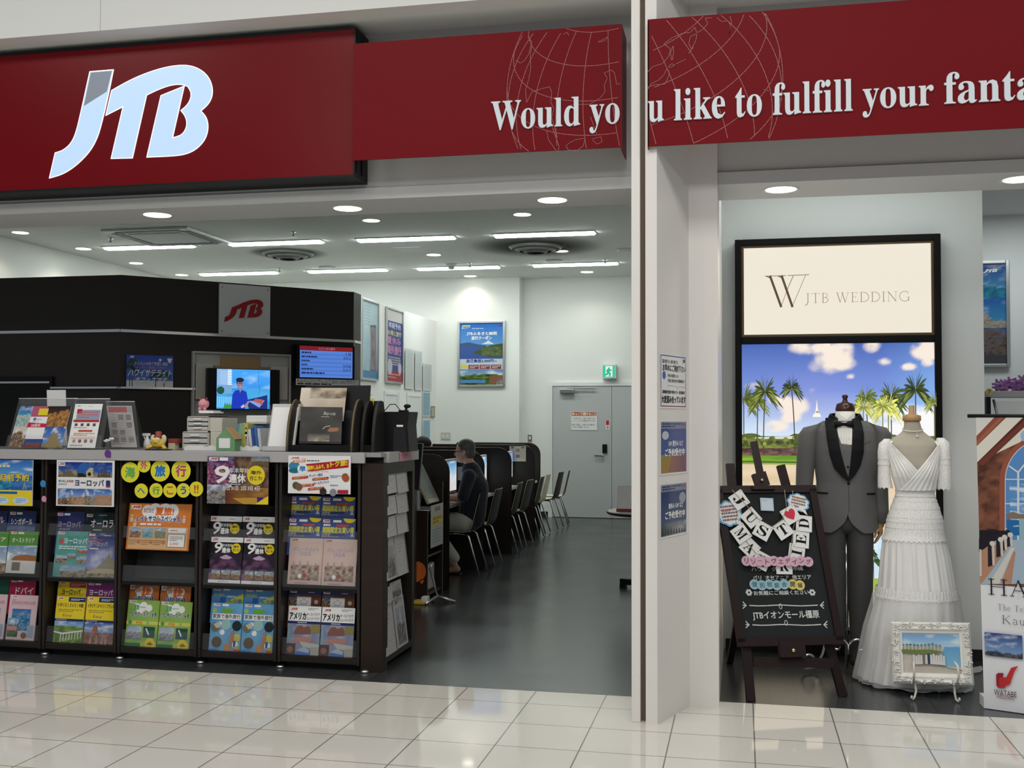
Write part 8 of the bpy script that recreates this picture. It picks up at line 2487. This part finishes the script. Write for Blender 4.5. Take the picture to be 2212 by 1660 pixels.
fw_ = .026
TRc = BLc + er * EW + eu * EH
for a, b in ((BLc, TLc), (BLc + er * EW, TRc)):
    bar(a, b, .045, .03).build('board_frame_side', M['easel'], ez)
for a, b in ((BLc - er * .022, BRc + er * .022), (TLc - er * .022, TRc + er * .022)):
    bar(a, b, .045, .03).build('board_frame_rail', M['easel'], ez)
back = -en * .035
fl, frt = PZ(1622, 1516), PZ(1821, 1506)
tl_, tr_ = PE(1577, 1003, -.03)[2], PE(1686, 1006, -.03)[2]
bar(fl, tl_, .05, .028).build('front_leg', M['easel'], ez)
bar(frt, tr_, .05, .028).build('front_leg', M['easel'], ez)
pt = PE(1628, 955, -.045)[2]
pbm = PE(1725, 1440, -.045)[2]
bar(pbm, pt, .042, .022).build('centre_post', M['easel'], ez)
rl = PZ(1576, 1434)
tm = PE(1640, 1060, -.08)[2]
bar(rl, tm, .04, .03, er).build('rear_leg', M['easel'], ez)
a, b = PE(1627, 1430, -.03)[2], PE(1800, 1434, -.03)[2]
bar(a, b, .055, .022).build('cross_rail', M['easel'], ez)
a, b = PE(1683, 1404, .0)[2], PE(1737, 1402, .0)[2]
bar(a, b, .095, .045).build('lower_clamp', M['easel'], ez)
c_ = PE(1714, 1406, .026)[2]
G().ball(c_, .013, seg=12, n=8).build('brass_knob', M['brass'], ez)
a, b = PE(1638, 1023, -.01)[2], PE(1648, 1052, -.01)[2]
bar(a, b, .085, .035).build('upper_clamp', M['easel'], ez)
a, b = PE(1623, 1056, .01)[2], PE(1672, 1056, .01)[2]
bar(a, b, .02, .05).build('clamp_lip', M['easel'], ez)
c_ = PE(1646, 1038, .014)[2]
G().ball(c_, .011, seg=12, n=8).build('brass_knob', M['brass'], ez)
# garland of lettered cards
def onboard(pg_, name, x, y, off, ang, parent=None, **k):
    """Stick a small page on the board, centred on crop pixel (x, y), turned by ang."""
    p = PE(1530 + x / 3.192, 1040 + y / 3.192, off)[2]
    u_ = (eu - er * eu.dot(er)).normalized()
    r = er * math.cos(ang) + u_ * math.sin(ang)
    u2 = u_ * math.cos(ang) - er * math.sin(ang)
    o = p - r * pg_.w / 2 - u2 * pg_.h / 2
    if parent is not None:
        mt = pg_.frame_of(o, r, u2)
        pg_.g.xf(mt)
        return pg_.g.build(name, M['gloss'], parent)
    return pg_.put(name, o, r, u2, **k)
cs = .098
gar = thing('letter_garland', 'hanging garland of white cards spelling letters across the blackboard', 'garland', (.3, 6.6, .9))
KB = (.012, .012, .012)
cards = [('J', 213, 130, -58), ('U', 296, 252, -52), ('S', 375, 342, -32), ('T', 516, 335, 30), ('♥', 568, 232, 28), ('M', 226, 362, -58), ('A', 286, 458, -48), ('R', 368, 548, -30), ('R', 522, 585, -2), ('I', 610, 492, 76), ('E', 640, 402, 80), ('D', 660, 292, 82)]
pl_ = []
for i, (ch, x, y, dg) in enumerate(cards):
    cp = Page(cs, cs, WHITE, .0015)
    if ch == '♥':
        cp.text(ch, .16, .16, .84, .82, (.62, .05, .08), .02)
    else:
        cp.text(serif(ch), .2 if ch != 'I' else .34, .18, .8 if ch != 'I' else .66, .82, KB)
    for xx in (.1, .9):
        cp.disc(xx, .9, .035, (.3, .27, .22), seg=8)
    onboard(cp, 'letter_card', x, y, .022 + .004 * (i % 3) + (.012 if i < 5 else 0), math.radians(dg), gar)
def twine(pts, off):
    return G().tube([PE(1530 + x / 3.192, 1040 + y / 3.192, off)[2] for x, y in pts], .0018, 6)
M['twine'] = mat('twine', (.42, .36, .26), .8)
twine([(165, 58), (180, 80), (230, 130), (285, 190), (350, 265), (440, 315), (510, 265), (540, 180), (525, 60)], .042).build('twine', M['twine'], gar)
twine([(235, 62), (205, 175), (190, 280), (250, 400), (330, 500), (450, 540), (560, 520), (575, 430), (585, 325), (610, 240), (580, 65)], .026).build('twine', M['twine'], gar)
# round letter stickers
def dots(chs, xs, y, bg, fg, off, grp, desc, r=.030):
    for i, (ch, x) in enumerate(zip(chs, xs)):
        dp = Page(2 * r, 2 * r, bg, .0001)
        dp.g = G(); dp.g.prism([(r + r * math.cos(k * PI / 12), r + r * math.sin(k * PI / 12), -.0012) for k in range(24)], (0, 0, .0012), bg)
        dp.text(ch, .26, .24, .74, .76, fg, .04, keep=True)
        yy = y + (6 if i % 2 else 0)
        onboard(dp, 'letter_sticker', x, yy, off + .0016 * i, (-.06 if y < 600 else 0), label=desc % ('first', 'second', 'third', 'fourth', 'fifth', 'sixth', 'seventh', 'eighth', 'ninth', 'tenth')[i], cat='sticker', mats=M['gloss'], group=grp)
dots('リソートヴェディング', [263 + k * 47.5 for k in range(10)], 550, (.66, .42, .52), (.22, .10, .16), .045, 'pink round letter stickers on the blackboard', 'pink round letter sticker on the blackboard, %s from the left')
dots('個別相談会', [318 + k * 51.5 for k in range(5)], 712, (.33, .52, .60), (.10, .2, .26), .010, 'blue round letter stickers on the blackboard', 'pale blue round letter sticker on the blackboard, %s from the left')
dots('開催', (582, 632), 712, (.72, .62, .18), (.16, .14, .08), .010, 'yellow round letter stickers on the blackboard', 'yellow round letter sticker on the blackboard, %s of two')
def cloud(x, y, w_, h_, lines_, label, ang, off):
    cp = Page(w_, h_, WHITE, .0001); cp.g = G()
    for gx, c in ((1.0, (.18, .42, .68)), (.86, WHITE)):
        pts = []
        for k in range(40):
            a = 2 * PI * k / 40
            r = gx * (.88 + .12 * abs(math.sin(a * 4.5)))
            pts.append((w_ / 2 + w_ / 2 * r * math.cos(a), h_ / 2 + h_ / 2 * r * math.sin(a), -.001))
        cp.g.prism(pts, (0, 0, .001 if gx == 1 else .0014), c)
    cp.n = 8
    cp.rect(.3, .66, .74, .78, (.7, .65, .25)) if lines_ == 4 else None
    cp.lines(.2, .2, .82, .82, lines_, (.22, .15, .16), .55, 5); cp.lines(.24, .55, .8, .64, 1, (.62, .15, .2), .7)
    cp.poly([(.66, .12), (.95, -.06), (.84, .2)], WHITE)
    onboard(cp, 'cloud_tag', x, y, off, ang, label=label, cat='tag', mats=M['gloss'], group='cloud shaped tags on the blackboard')
cloud(146, 222, .165, .165, 5, 'white cloud shaped tag with blue rim at the left edge of the blackboard', .1, .024)
cloud(620, 148, .145, .118, 4, 'white cloud shaped tag with blue rim at the upper right of the blackboard', -.25, .026)
cp = Page(.082, .080, (.45, .60, .72), .001); cp.rect(.1, .08, .9, .9, (.62, .70, .76)); cp.lines(.2, .74, .8, .84, 1, (.5, .3, .45))
onboard(cp, 'blue_sticker', 405, 160, .012, -.05, label='pale blue square sticker near the top of the blackboard', cat='sticker', mats=M['gloss'])

# ---- white carved picture frame on a wire stand
def F8(x, y, Y):
    return PY(1530 + x / 3.192, 1040 + y / 3.192, Y)
fBL, fBR, fTL = F8(1272, 1395, 6.66), F8(1830, 1412, 6.62), F8(1255, 972, 6.76)
pfm = thing('picture_frame', 'ornate white frame with a beach wedding photograph standing on the floor', 'picture frame', (1.05, 6.7, 0))
r_, u_ = (fBR - fBL), (fTL - fBL)
FW, FH = r_.length, u_.length
r_, u_ = r_.normalized(), u_.normalized()
n_ = r_.cross(u_).normalized()
if n_.y > 0:
    n_ = -n_
def fp_(x, y, d=0.0):
    return fBL + r_ * x + u_ * y + n_ * d
bw = .062
def moulding(a, b, inx):
    """Frame side between two outer corners: stepped section, mitred."""
    secs = [(0, 0), (.0, .020), (.012, .034), (.026, .026), (.040, .030), (.052, .018), (bw, .014), (bw, 0)]
    (ax, ay), (bx_, by_) = a, b
    d = Vector((bx_ - ax, by_ - ay)).normalized()
    nrm = Vector((-d.y, d.x))
    ring = lambda px_, py_, m_: [fp_(px_ + nrm.x * t_ + m_ * d.x * t_, py_ + nrm.y * t_ + m_ * d.y * t_, h_) for t_, h_ in secs]
    return G().rings([ring(ax, ay, 1), ring(bx_, by_, -1)], smooth=False)
cn = [(0, 0), (FW, 0), (FW, FH), (0, FH)]
for k in range(4):
    moulding(cn[k], cn[(k + 1) % 4], 0).build('carved_side', M['framewhite'], pfm)
rd = random.Random(8)
def orn(g, x, y, s_, a):
    c, sn = math.cos(a), math.sin(a)
    sp = [(math.cos(t_) * s_ * (1 - t_ / 8), math.sin(t_) * s_ * (1 - t_ / 8)) for t_ in [k * .5 for k in range(14)]]
    g.tube([fp_(x + p * c - q_ * sn, y + p * sn + q_ * c, .036) for p, q_ in sp], [.0045 * (1 - .03 * k) for k in range(14)], 6)
    for k in range(3):
        g.ball(fp_(x + math.cos(a + k - 1) * s_ * 1.5, y + math.sin(a + k - 1) * s_ * 1.5, .032), (s_ * .55, .008, s_ * .4), seg=8, n=6)
for k, (x, y) in enumerate(cn):
    g = G()
    sx, sy = (1 if x == 0 else -1), (1 if y == 0 else -1)
    for dx, dy in ((.028, .028), (.07, .022), (.022, .07), (.11, .020), (.020, .11)):
        orn(g, x + sx * dx, y + sy * dy, .012, k * PI / 2 + dx * 30)
    g.build('corner_ornament', M['framewhite'], pfm)
for (x, y) in ((FW / 2, .018), (FW / 2, FH - .018), (.018, FH / 2), (FW - .018, FH / 2)):
    g = G()
    for d in (-.045, 0, .045):
        hz = y in (.018, FH - .018)
        orn(g, x + (d if hz else 0), y + (0 if hz else d), .011, d * 40 + x)
    g.build('side_ornament', M['framewhite'], pfm)
G().prism([fp_(.02, .02, -.004), fp_(FW - .02, .02, -.004), fp_(FW - .02, FH - .02, -.004), fp_(.02, FH - .02, -.004)], -n_ * .012).build('back_board', M['tan'], pfm)
pg = Page(FW - 2 * bw + .01, FH - 2 * bw + .01, (.6, .6, .6), .002)
def d_beach(u, v):
    if v > .66:
        return mix(mix((.40, .62, .80), (.16, .38, .68), (v - .66) * 3), (.7, .8, .86), (fbm(u * 4, v * 8, 250) - .5) * 3)
    if u > .62 + (v - .3) * .3 and v > .2:
        return mix((.22, .48, .66), (.12, .34, .62), (v - .2) * 2)
    return mix((.50, .44, .36), (.64, .60, .54), fbm(u * 6, v * 8, 251))
pg.photo(0, 0, 1, 1, d_beach, 24, 18)
pg.rect(0, .955, 1, 1, (.72, .76, .78))
for k in range(11):
    palm(pg, .03 + k * .062, .54, .68 + .05 * vnoise(k * 2, 0, 252), .03, (.06, .12, .06), .002, 9, 260 + k, 0, .7)
pg.poly([(0, .5), (0, .58), (.2, .57), (.5, .58), (.72, .53), (.6, .5), (.3, .47)], (.14, .22, .06))
for k in range(13):
    x = .2 + k * .042
    hgt = .2 + .06 * vnoise(k, 1, 253)
    c = (.66, .64, .62) if k not in (4, 6) else ((.2, .17, .15) if k == 4 else (.03, .05, .12))
    y0 = .24 - abs(k - 6) * .004
    pg.poly([(x - .022, y0), (x + .022, y0), (x + .016, y0 + hgt), (x - .016, y0 + hgt)], c); pg.disc(x, y0 + hgt + .02, .010, (.30, .2, .15), seg=8)
pg.line([(.66, .2), (.8, .14), (1, .1)], .004, (.2, .16, .14))
pg.bake('photograph', fp_(bw - .005, bw - .005, .004), fp_(FW - bw + .005, bw - .005, .004), fp_(bw - .005, FH - bw + .005, .004), mats=M['gloss'], parent=pfm)
ws = thing('wire_stand', 'white curled wire stand holding the ornate frame', 'stand', (1.05, 6.65, 0))
for (x, y), (xr_, yr_) in (((1978, 1515), (1998, 1503)), ((2064, 1519), (2030, 1503))):
    f0 = PZ(x, y); rr = PZ(xr_, yr_) + Vector((0, .05, 0))
    hk = Vector((f0.x, 6.60, .16))
    mid = Vector((f0.x, 6.62, .125))
    sgn = 1 if x > 2000 else -1
    G().tube([mid + n_ * .02 + Vector((0, 0, .10)), hk + n_ * .02 + Vector((sgn * .01, -.02, .05)), hk + Vector((sgn * .012, -.05, .0)), mid + Vector((sgn * .008, -.02, -.02)), (mid.x, mid.y, .10), (f0.x - sgn * .004, 6.59, .055), (f0.x + sgn * .004, f0.y + .01, .018), (f0.x + sgn * .016, f0.y, .008), (f0.x + sgn * .024, f0.y, .018), (f0.x + sgn * .018, f0.y, .028)], .0065, 8).build('front_leg', M['wire'], ws)
    G().tube([(mid.x, mid.y, .105), ((mid.x + rr.x) / 2, (mid.y + rr.y) / 2, .10), (rr.x, rr.y - .02, .06), (rr.x, rr.y, .012), (rr.x + sgn * .012, rr.y, .008)], .006, 8).build('rear_leg', M['wire'], ws)
a, b = PZ(1978, 1515), PZ(2064, 1519)
G().tube([(a.x, 6.62, .11), ((a.x + b.x) / 2, 6.64, .095), (b.x, 6.62, .11)], .006, 8).build('cross_wire', M['wire'], ws)

# ---- roll-up banner at the right edge
nBL = PZ(2126, 1532)
nd = (PZ(2212, 1544) - nBL).normalized()
NW = .82
TLp = PY(2108, 899, nBL.y + .10)
bn_ = thing('rollup_banner', 'tall white chapel banner at the right edge of the picture', 'banner', (nBL.x + .4, nBL.y - .05, 0))
nu_ = TLp - nBL
NH = nu_.length
nu_ = nu_.normalized()
nn = nd.cross(nu_).normalized()
if nn.y > 0:
    nn = -nn
pg = Page(NW, NH, (.76, .77, .80), .003)
def PN(px, py):
    d = ray(px, py)
    o = nBL - Vector((0, 0, EYE))
    p = d * (o.dot(nn) / d.dot(nn)) + Vector((0, 0, EYE)) - nBL
    c = nd.dot(nu_)
    a, b = p.dot(nd), p.dot(nu_)
    return (a - b * c) / (1 - c * c) / NW, (b - a * c) / (1 - c * c) / NH
N6 = lambda x, y: PN(1980 + x / 5.534, 800 + y / 5.534)
N7 = lambda x, y: PN(2000 + x / 3.458, 1100 + y / 3.458)
vb = N7(420, 565)[1]
pg.photo(0, vb, 1, 1, lambda u, v: mix((.07, .028, .018), (.26, .10, .06), (fbm(u * 22, v * 30, 270) - .25) * 1.9), 44, 60)
CRM = (.70, .68, .60)
def Q6(pts, c):
    pg.poly([(max(0, u), min(1, v)) for u, v in [N6(*p) for p in pts]], c)
Q6([(690, 555), (1700, 480), (1900, 540), (700, 1105)], CRM)
Q6([(690, 555), (950, 535), (690, 790)], (.66, .66, .62))
Q6([(697, 790), (945, 540), (1090, 530), (703, 910)], (.27, .075, .045)); Q6([(700, 850), (1000, 560), (1060, 545), (703, 900)], (.34, .12, .075))
Q6([(709, 1105), (735, 1110), (1330, 560), (1290, 540)], (.10, .025, .02)); Q6([(715, 1120), (1400, 520), (1900, 500), (1900, 1000), (1330, 640), (790, 1150)], (.12, .035, .025)); Q6([(735, 1110), (1330, 560), (1350, 600), (790, 1150)], (.16, .045, .03))
# arched window onto the sea, mullions, frame
def archw(cx, yb, hw, yt, col, n=24):
    pts = [N6(cx - hw, yb), N6(cx - hw, yt)] + [N6(cx - hw * math.cos(k * PI / n), yt - hw * math.sin(k * PI / n) * 1.0) for k in range(1, n)] + [N6(cx + hw, yt), N6(cx + hw, yb)]
    pg.poly([(min(.999, u), max(0.0, v)) for u, v in pts], col)
cxw = 1560
archw(cxw, 2480, 570, 1330, (.30, .09, .055)); archw(cxw, 2480, 505, 1320, (.55, .62, .70)); archw(cxw, 2480, 495, 1320, (.10, .26, .55))
pg.photo(N6(1066, 0)[0], N7(0, 90)[1], .999, N6(0, 1320)[1], lambda u, v: mix((.10, .28, .58), (.62, .72, .82), (fbm(u * 5, v * 16, 272) - .42) * 4), 24, 24)
for x in (1215,):
    pg.line([N6(x, 2740), N6(x, 1220)], .010, (.66, .72, .76))
for y in (1308, 1600, 1900, 2200):
    pg.line([N6(1062, y), N6(2100, y)], .006, (.62, .68, .74))
pg.line([N6(1215, 1225), N6(1110, 1150)], .008, (.66, .72, .76)); pg.line([N6(1215, 1225), N6(1330, 1080)], .008, (.66, .72, .76))
pg.disc(*N6(1330, 790), .045, (.3, .45, .7))
# sea, headland, window sill
(u0, v0), (_, v1) = N7(604, 82), N7(604, 195)
pg.rect(u0, v1, .999, v0, (.02, .14, .38)); pg.poly([N7(604, 75), N7(604, 40), N7(650, 22), N7(700, 40), N7(1180, 40), N7(1180, 78)], (.22, .17, .13)); pg.poly([N7(650, 130), N7(690, 122), N7(700, 134), N7(655, 136)], (.4, .55, .66))
pg.rect(N7(694, 0)[0], N7(0, 205)[1], N7(735, 0)[0], N7(0, 40)[1], (.28, .45, .5)); pg.rect(u0, N7(0, 240)[1], .999, N7(0, 195)[1], (.36, .5, .62))
# floor and pews
pg.poly([N7(400, 165), N7(604, 235), N7(1180, 240), N7(1180, 560), N7(410, 566), (0, vb)], (.36, .46, .56)); pg.poly([N7(400, 300), N7(600, 250), N7(640, 262), N7(420, 560), N7(405, 560)], (.46, .24, .15)); pg.poly([N7(470, 560), N7(640, 290), N7(665, 290), N7(550, 560)], (.62, .60, .54)); pg.poly([N7(560, 560), N7(655, 320), N7(672, 320), N7(640, 560)], (.45, .24, .16))
pg.rect(N7(455, 0)[0], N7(0, 165)[1], N7(530, 0)[0], N7(0, 125)[1], (.04, .02, .018))
for (xa_, xb_, ya_, yb_) in ((400, 632, 160, 290), (400, 590, 178, 320), (400, 560, 195, 365), (398, 498, 225, 435)):
    pg.poly([N7(xa_, ya_), N7(xb_, ya_ + 6), N7(xb_, ya_ + 30), N7(xa_, ya_ + 28 + (yb_ - ya_) * .35)], (.018, .014, .02)); pg.poly([N7(xb_ - 34, ya_), N7(xb_ - 12, ya_), N7(xb_, yb_ - 10), N7(xb_ - 32, yb_)], (.022, .018, .028)); pg.line([N7(xb_ + 6, ya_ + 30), N7(xb_ + 10, yb_ - 15)], .012, (.60, .56, .50)); pg.disc(*N7(xb_ + 0, ya_ + 36), .018, (.62, .60, .52), seg=10)
pg.line([N7(410, 310), N7(412, 500)], .012, (.58, .54, .48))
# lettering on the lower half
def nser(t, x0, y0, x1, y1, c, wk):
    u0_, u1_ = N7(x0, (y0 + y1) / 2)[0], N7(x1, (y0 + y1) / 2)[0]
    v0_, v1_ = N7((x0 + x1) / 2, y1)[1], N7((x0 + x1) / 2, y0)[1]
    thin_serif(pg, t, u0_, v0_, u1_, v1_, c, wk=wk)
nser('HA', 466, 534, 762, 652, (.03, .03, .035), 1.15)
nser('The Ter', 538, 722, 752, 766, (.10, .10, .11), .9)
nser('Kau', 570, 805, 745, 866, (.04, .04, .05), .9)
(u0, v0), (u1, v1) = N7(445, 1095), N7(722, 950)
pg.photo(u0, v0, u1, v1, scenic((.02, .05, .24), (.18, .32, .56), [(.02, .03, .06), (.06, .08, .10), (.14, .12, .10)], .18, .35, 3, 275, .35), 20, 12)
# red ribbon emblem
pg.poly([N7(600, 1325), N7(603, 1262), N7(640, 1190), N7(693, 1176), N7(665, 1215), N7(638, 1290), N7(634, 1312)], (.55, .03, .025))
pg.poly([N7(528, 1240), N7(545, 1228), N7(585, 1230), N7(575, 1262), N7(603, 1262), N7(596, 1340), N7(545, 1340), N7(530, 1320)], (.30, .012, .03)); pg.poly([N7(552, 1260), N7(603, 1264), N7(596, 1340), N7(548, 1338)], (.5, .03, .03))
for t_, (x0, y0, x1, y1), c in (('WATABE', (513, 1360, 680, 1402), (.07, .04, .05)), ('WEDDING', (530, 1398, 662, 1424), (.3, .08, .12))):
    u0, u1 = N7(x0, (y0 + y1) / 2)[0], N7(x1, (y0 + y1) / 2)[0]
    v0, v1 = N7((x0 + x1) / 2, y1)[1], N7((x0 + x1) / 2, y0)[1]
    pg.text(t_, u0, v0, u1, v1, c)
pg.bake('banner_sheet', nBL + Vector((0, 0, .004)), nBL + nd * NW + Vector((0, 0, .004)), nBL + nu_ * NH, mats=M['gloss'], parent=bn_)
G().prism([nBL + Vector((0, .012, .001)), nBL + nd * NW + Vector((0, .012, .001)), nBL + nd * NW + Vector((0, .12, .001)), nBL + Vector((0, .12, .001))], (0, 0, .06)).build('base_cassette', M['wallpale'], bn_)
G().tube([nBL + nu_ * NH - nd * .045 - nn * .004, nBL + nu_ * NH + nd * (NW + .04) - nn * .004], .011, 8).build('top_rod', M['black'], bn_)
G().tube([nBL + nd * NW * .5 + Vector((0, .08, .02)), nBL + nu_ * NH + nd * NW * .5 - nn * .012], .009, 8).build('support_pole', M['alu'], bn_)

# ---- shelf with a lei behind the banner, poster on the wall beyond
YD = 8.35
a, b = PY(2131, 858, YD), PY(2260, 844, YD)
rk_ = thing('display_shelf', 'grey topped display shelf with white sloping panel behind the banner', 'display shelf', (a.x + .4, YD + .2, 0))
G().box((a.x, YD, a.z), (a.x + .8, YD + .4, PY(2131, 845, YD).z), bev=.004).build('top_board', M['grey'], rk_)
G().box((a.x + .005, YD + .03, 0), (a.x + .035, YD + .38, a.z)).build('side_panel', M['black'], rk_)
G().box((a.x + .76, YD + .03, 0), (a.x + .79, YD + .38, a.z)).build('side_panel', M['black'], rk_)
G().prism([(a.x + .05, YD + .02, a.z - .03), (a.x + .75, YD + .02, a.z - .03), (a.x + .75, YD - .10, a.z - .32), (a.x + .09, YD - .10, a.z - .32)], (0, .01, 0)).build('sloping_panel', M['white'], rk_)
G().tube([(a.x + .05, YD + .015, a.z - .02), (a.x + .09, YD - .105, a.z - .32)], .009, 6).build('panel_edge', M['alu'], rk_)
p = PY(2137, 847, YD - .004)
dp = Page(.05, .05, YEL, .0001); dp.g = G(); dp.g.prism([(.025 + .025 * math.cos(k * PI / 12), .025 + .025 * math.sin(k * PI / 12), -.003) for k in range(24)], (0, 0, .003), (.62, .50, .14)); dp.text('7', .32, .22, .68, .78, (.12, .1, .05), .03)
dp.put('number_badge', p - Vector((.025, .002, .025)), EX, EZ, 'round yellow badge with number seven on the display shelf', 'badge', M['gloss'])
t = thing('flower_lei', 'purple orchid flower garland lying on the display shelf', 'flower garland', (a.x + .3, YD + .12, PY(2131, 845, YD).z), world=False)
rd = random.Random(5)
for k in range(30):
    cx, cy, cz_ = .0 + (k % 10) * .036 - .19 + rd.uniform(-.012, .012), rd.uniform(-.07, .08), .03 + rd.random() * .07 * (1 - abs((k % 10) - 6) * .09)
    g = G()
    a0 = rd.random() * 6
    for j in range(5):
        an = a0 + j * 1.257
        R_ = Matrix.Rotation(an, 3, 'Y') @ Matrix.Rotation(.5, 3, 'X')
        g.ball(Vector((cx, cy, cz_)) + R_ @ Vector((.022, 0, 0)), (.022, .004, .013), seg=8, n=6, rot=R_)
    g.ball((cx, cy - .005, cz_), .006, seg=8, n=6)
    g.build('blossom', M['purple'], t)
def d_resort(pg):
    pg.photo(0, .66, 1, 1, scenic((.02, .06, .25), (.06, .22, .42), [(.02, .1, .2), (.03, .25, .35)], .3, .2, 3, 280, .2), 8, 10); pg.photo(0, .33, 1, .66, scenic((.02, .10, .36), (.05, .25, .45), [(.25, .22, .18), (.4, .36, .3), (.2, .16, .12)], .25, .7, 3, 281, .2), 8, 10); pg.photo(0, .08, 1, .36, scenic((.05, .08, .2), (.12, .16, .26), [(.03, .03, .04), (.16, .10, .07), (.10, .12, .16)], .8, .4, 5, 282, .1), 8, 10); pg.rect(0, 0, 1, .09, (.06, .06, .07)); logo(pg, lambda x, y: (.45 + (x - 293) / 977 * .36, .95 - (y - 387) / 678 * .04), (LOGO_J, LOGO_TB), (WHITE, WHITE))
wallsheet('framed_poster', 2086, 570, 2171, 787, 9.985, d_resort, 'tall framed blue resort poster half hidden by the display wall edge', 'poster', 'alu', f=.03, m_='gloss')
# ---- notices on the splayed pier
A_, B2 = Vector((-.443, 5.765, 0)), Vector((-.294, 6.178, 0))
cd = (B2 - A_).normalized()
cn_ = Vector((cd.y, -cd.x, 0))
def PC(px, py):
    d = ray(px, py)
    t_ = A_.dot(cn_) / d.dot(cn_)
    p = d * t_
    return (p - A_).dot(cd), EYE + p.z
def onpier(tl, tr, bl, draw, label, base=WHITE):
    (x0, z1), (x1, _), (_, z0) = PC(*tl), PC(*tr), PC(*bl)
    pg = Page(x1 - x0, z1 - z0, base, .0015)
    draw(pg)
    o = A_ + cd * x0 + cn_ * .003 + Vector((0, 0, z0))
    pg.put('notice_sheet', o, cd, EZ, label, 'notice', M['gloss'], group='notices on the white pier')
def d_n1(pg):
    pg.rect(.03, .03, .97, .97, (.05, .08, .3)); pg.rect(.03, .03, .97, .5, (.32, .04, .08)); pg.rect(.05, .05, .95, .95, WHITE)
    K = (.02, .02, .025)
    pg.text('国内旅行も 海外旅行も', .09, .82, .66, .89, K, .03); pg.text('お早めにご検討下さい', .1, .68, .94, .80, K, .05)
    pg.disc(.15, .6, .06, (.08, .12, .4)); pg.text('円安の影響による', .28, .57, .68, .63, K, .02); pg.text('外国人観光客の影響増加で', .28, .48, .92, .54, K, .02); pg.line([(.26, .42), (.6, .41), (.64, .36), (.68, .41), (.94, .4)], .002, (.3, .3, .3))
    pg.text('国際線航空座席や国内ホテル・観光施設が', .09, .27, .92, .33, K, .03); pg.text('大変混み合っています', .06, .10, .95, .23, K, .05)
    logo(pg, lambda x, y: (.84 + (x - 293) / 977 * .09, .93 - (y - 387) / 678 * .08), (LOGO_J, LOGO_TB), (BLACK, BLACK))
onpier((1424, 762), (1482, 771), (1421, 882), d_n1, 'white text notice, topmost of the three on the pier')
def d_n2(kind, t1):
    def d(pg):
        if kind == 0:
            pg.photo(.04, .03, .97, .85, lambda u, v: mix((.07, .12, .34), (.04, .07, .26), v) if v > .38 else mix((.32, .16, .04), (.20, .06, .12), u * 1.2 - .1), 10, 10); pg.disc(.2, .72, .12, (.55, .58, .62), .08); pg.poly([(.04, .3), (.4, .34), (.3, .03), (.04, .03)], (.36, .22, .05)); pg.poly([(.04, .3), (.04, .36), (.4, .36)], (.25, .3, .08))
        else:
            pg.photo(.04, .03, .97, .85, lambda u, v: mix((.05, .09, .22), (.01, .03, .13), v) if v > .3 else mix((.05, .07, .08), (.5, .54, .56), u * .8 * fbm(u * 4, v * 8, 290) * 1.5), 10, 10); pg.disc(.82, .7, .12, (.3, .36, .44), .1)
            for k in range(9):
                pg.poly([(.06 + k * .1, .05), (.1 + k * .1, .22 - .012 * k), (.14 + k * .1, .05)], (.02, .03, .03))
        pg.rect(.04, .84, .97, .97, (.20, .23, .36)); pg.lines(.08, .86, .8, .95, 2, (.03, .03, .08), .6); pg.text(t1, .3, .52, .84, .62, WHITE, .03); pg.text('ご予約受付中', .18, .34, .90, .47, WHITE, .05)
        mark(pg, .82, .87, .12, .08, (.20, .23, .36))
    return d
onpier((1424, 908), (1483, 909), (1421, 1028), d_n2(0, 'GW 夏休み など'), 'notice showing a flower field, middle of the three on the pier')
onpier((1424, 1046), (1483, 1039), (1423, 1166), d_n2(1, '春休み GW など'), 'notice showing snowy trees, lowest of the three on the pier')
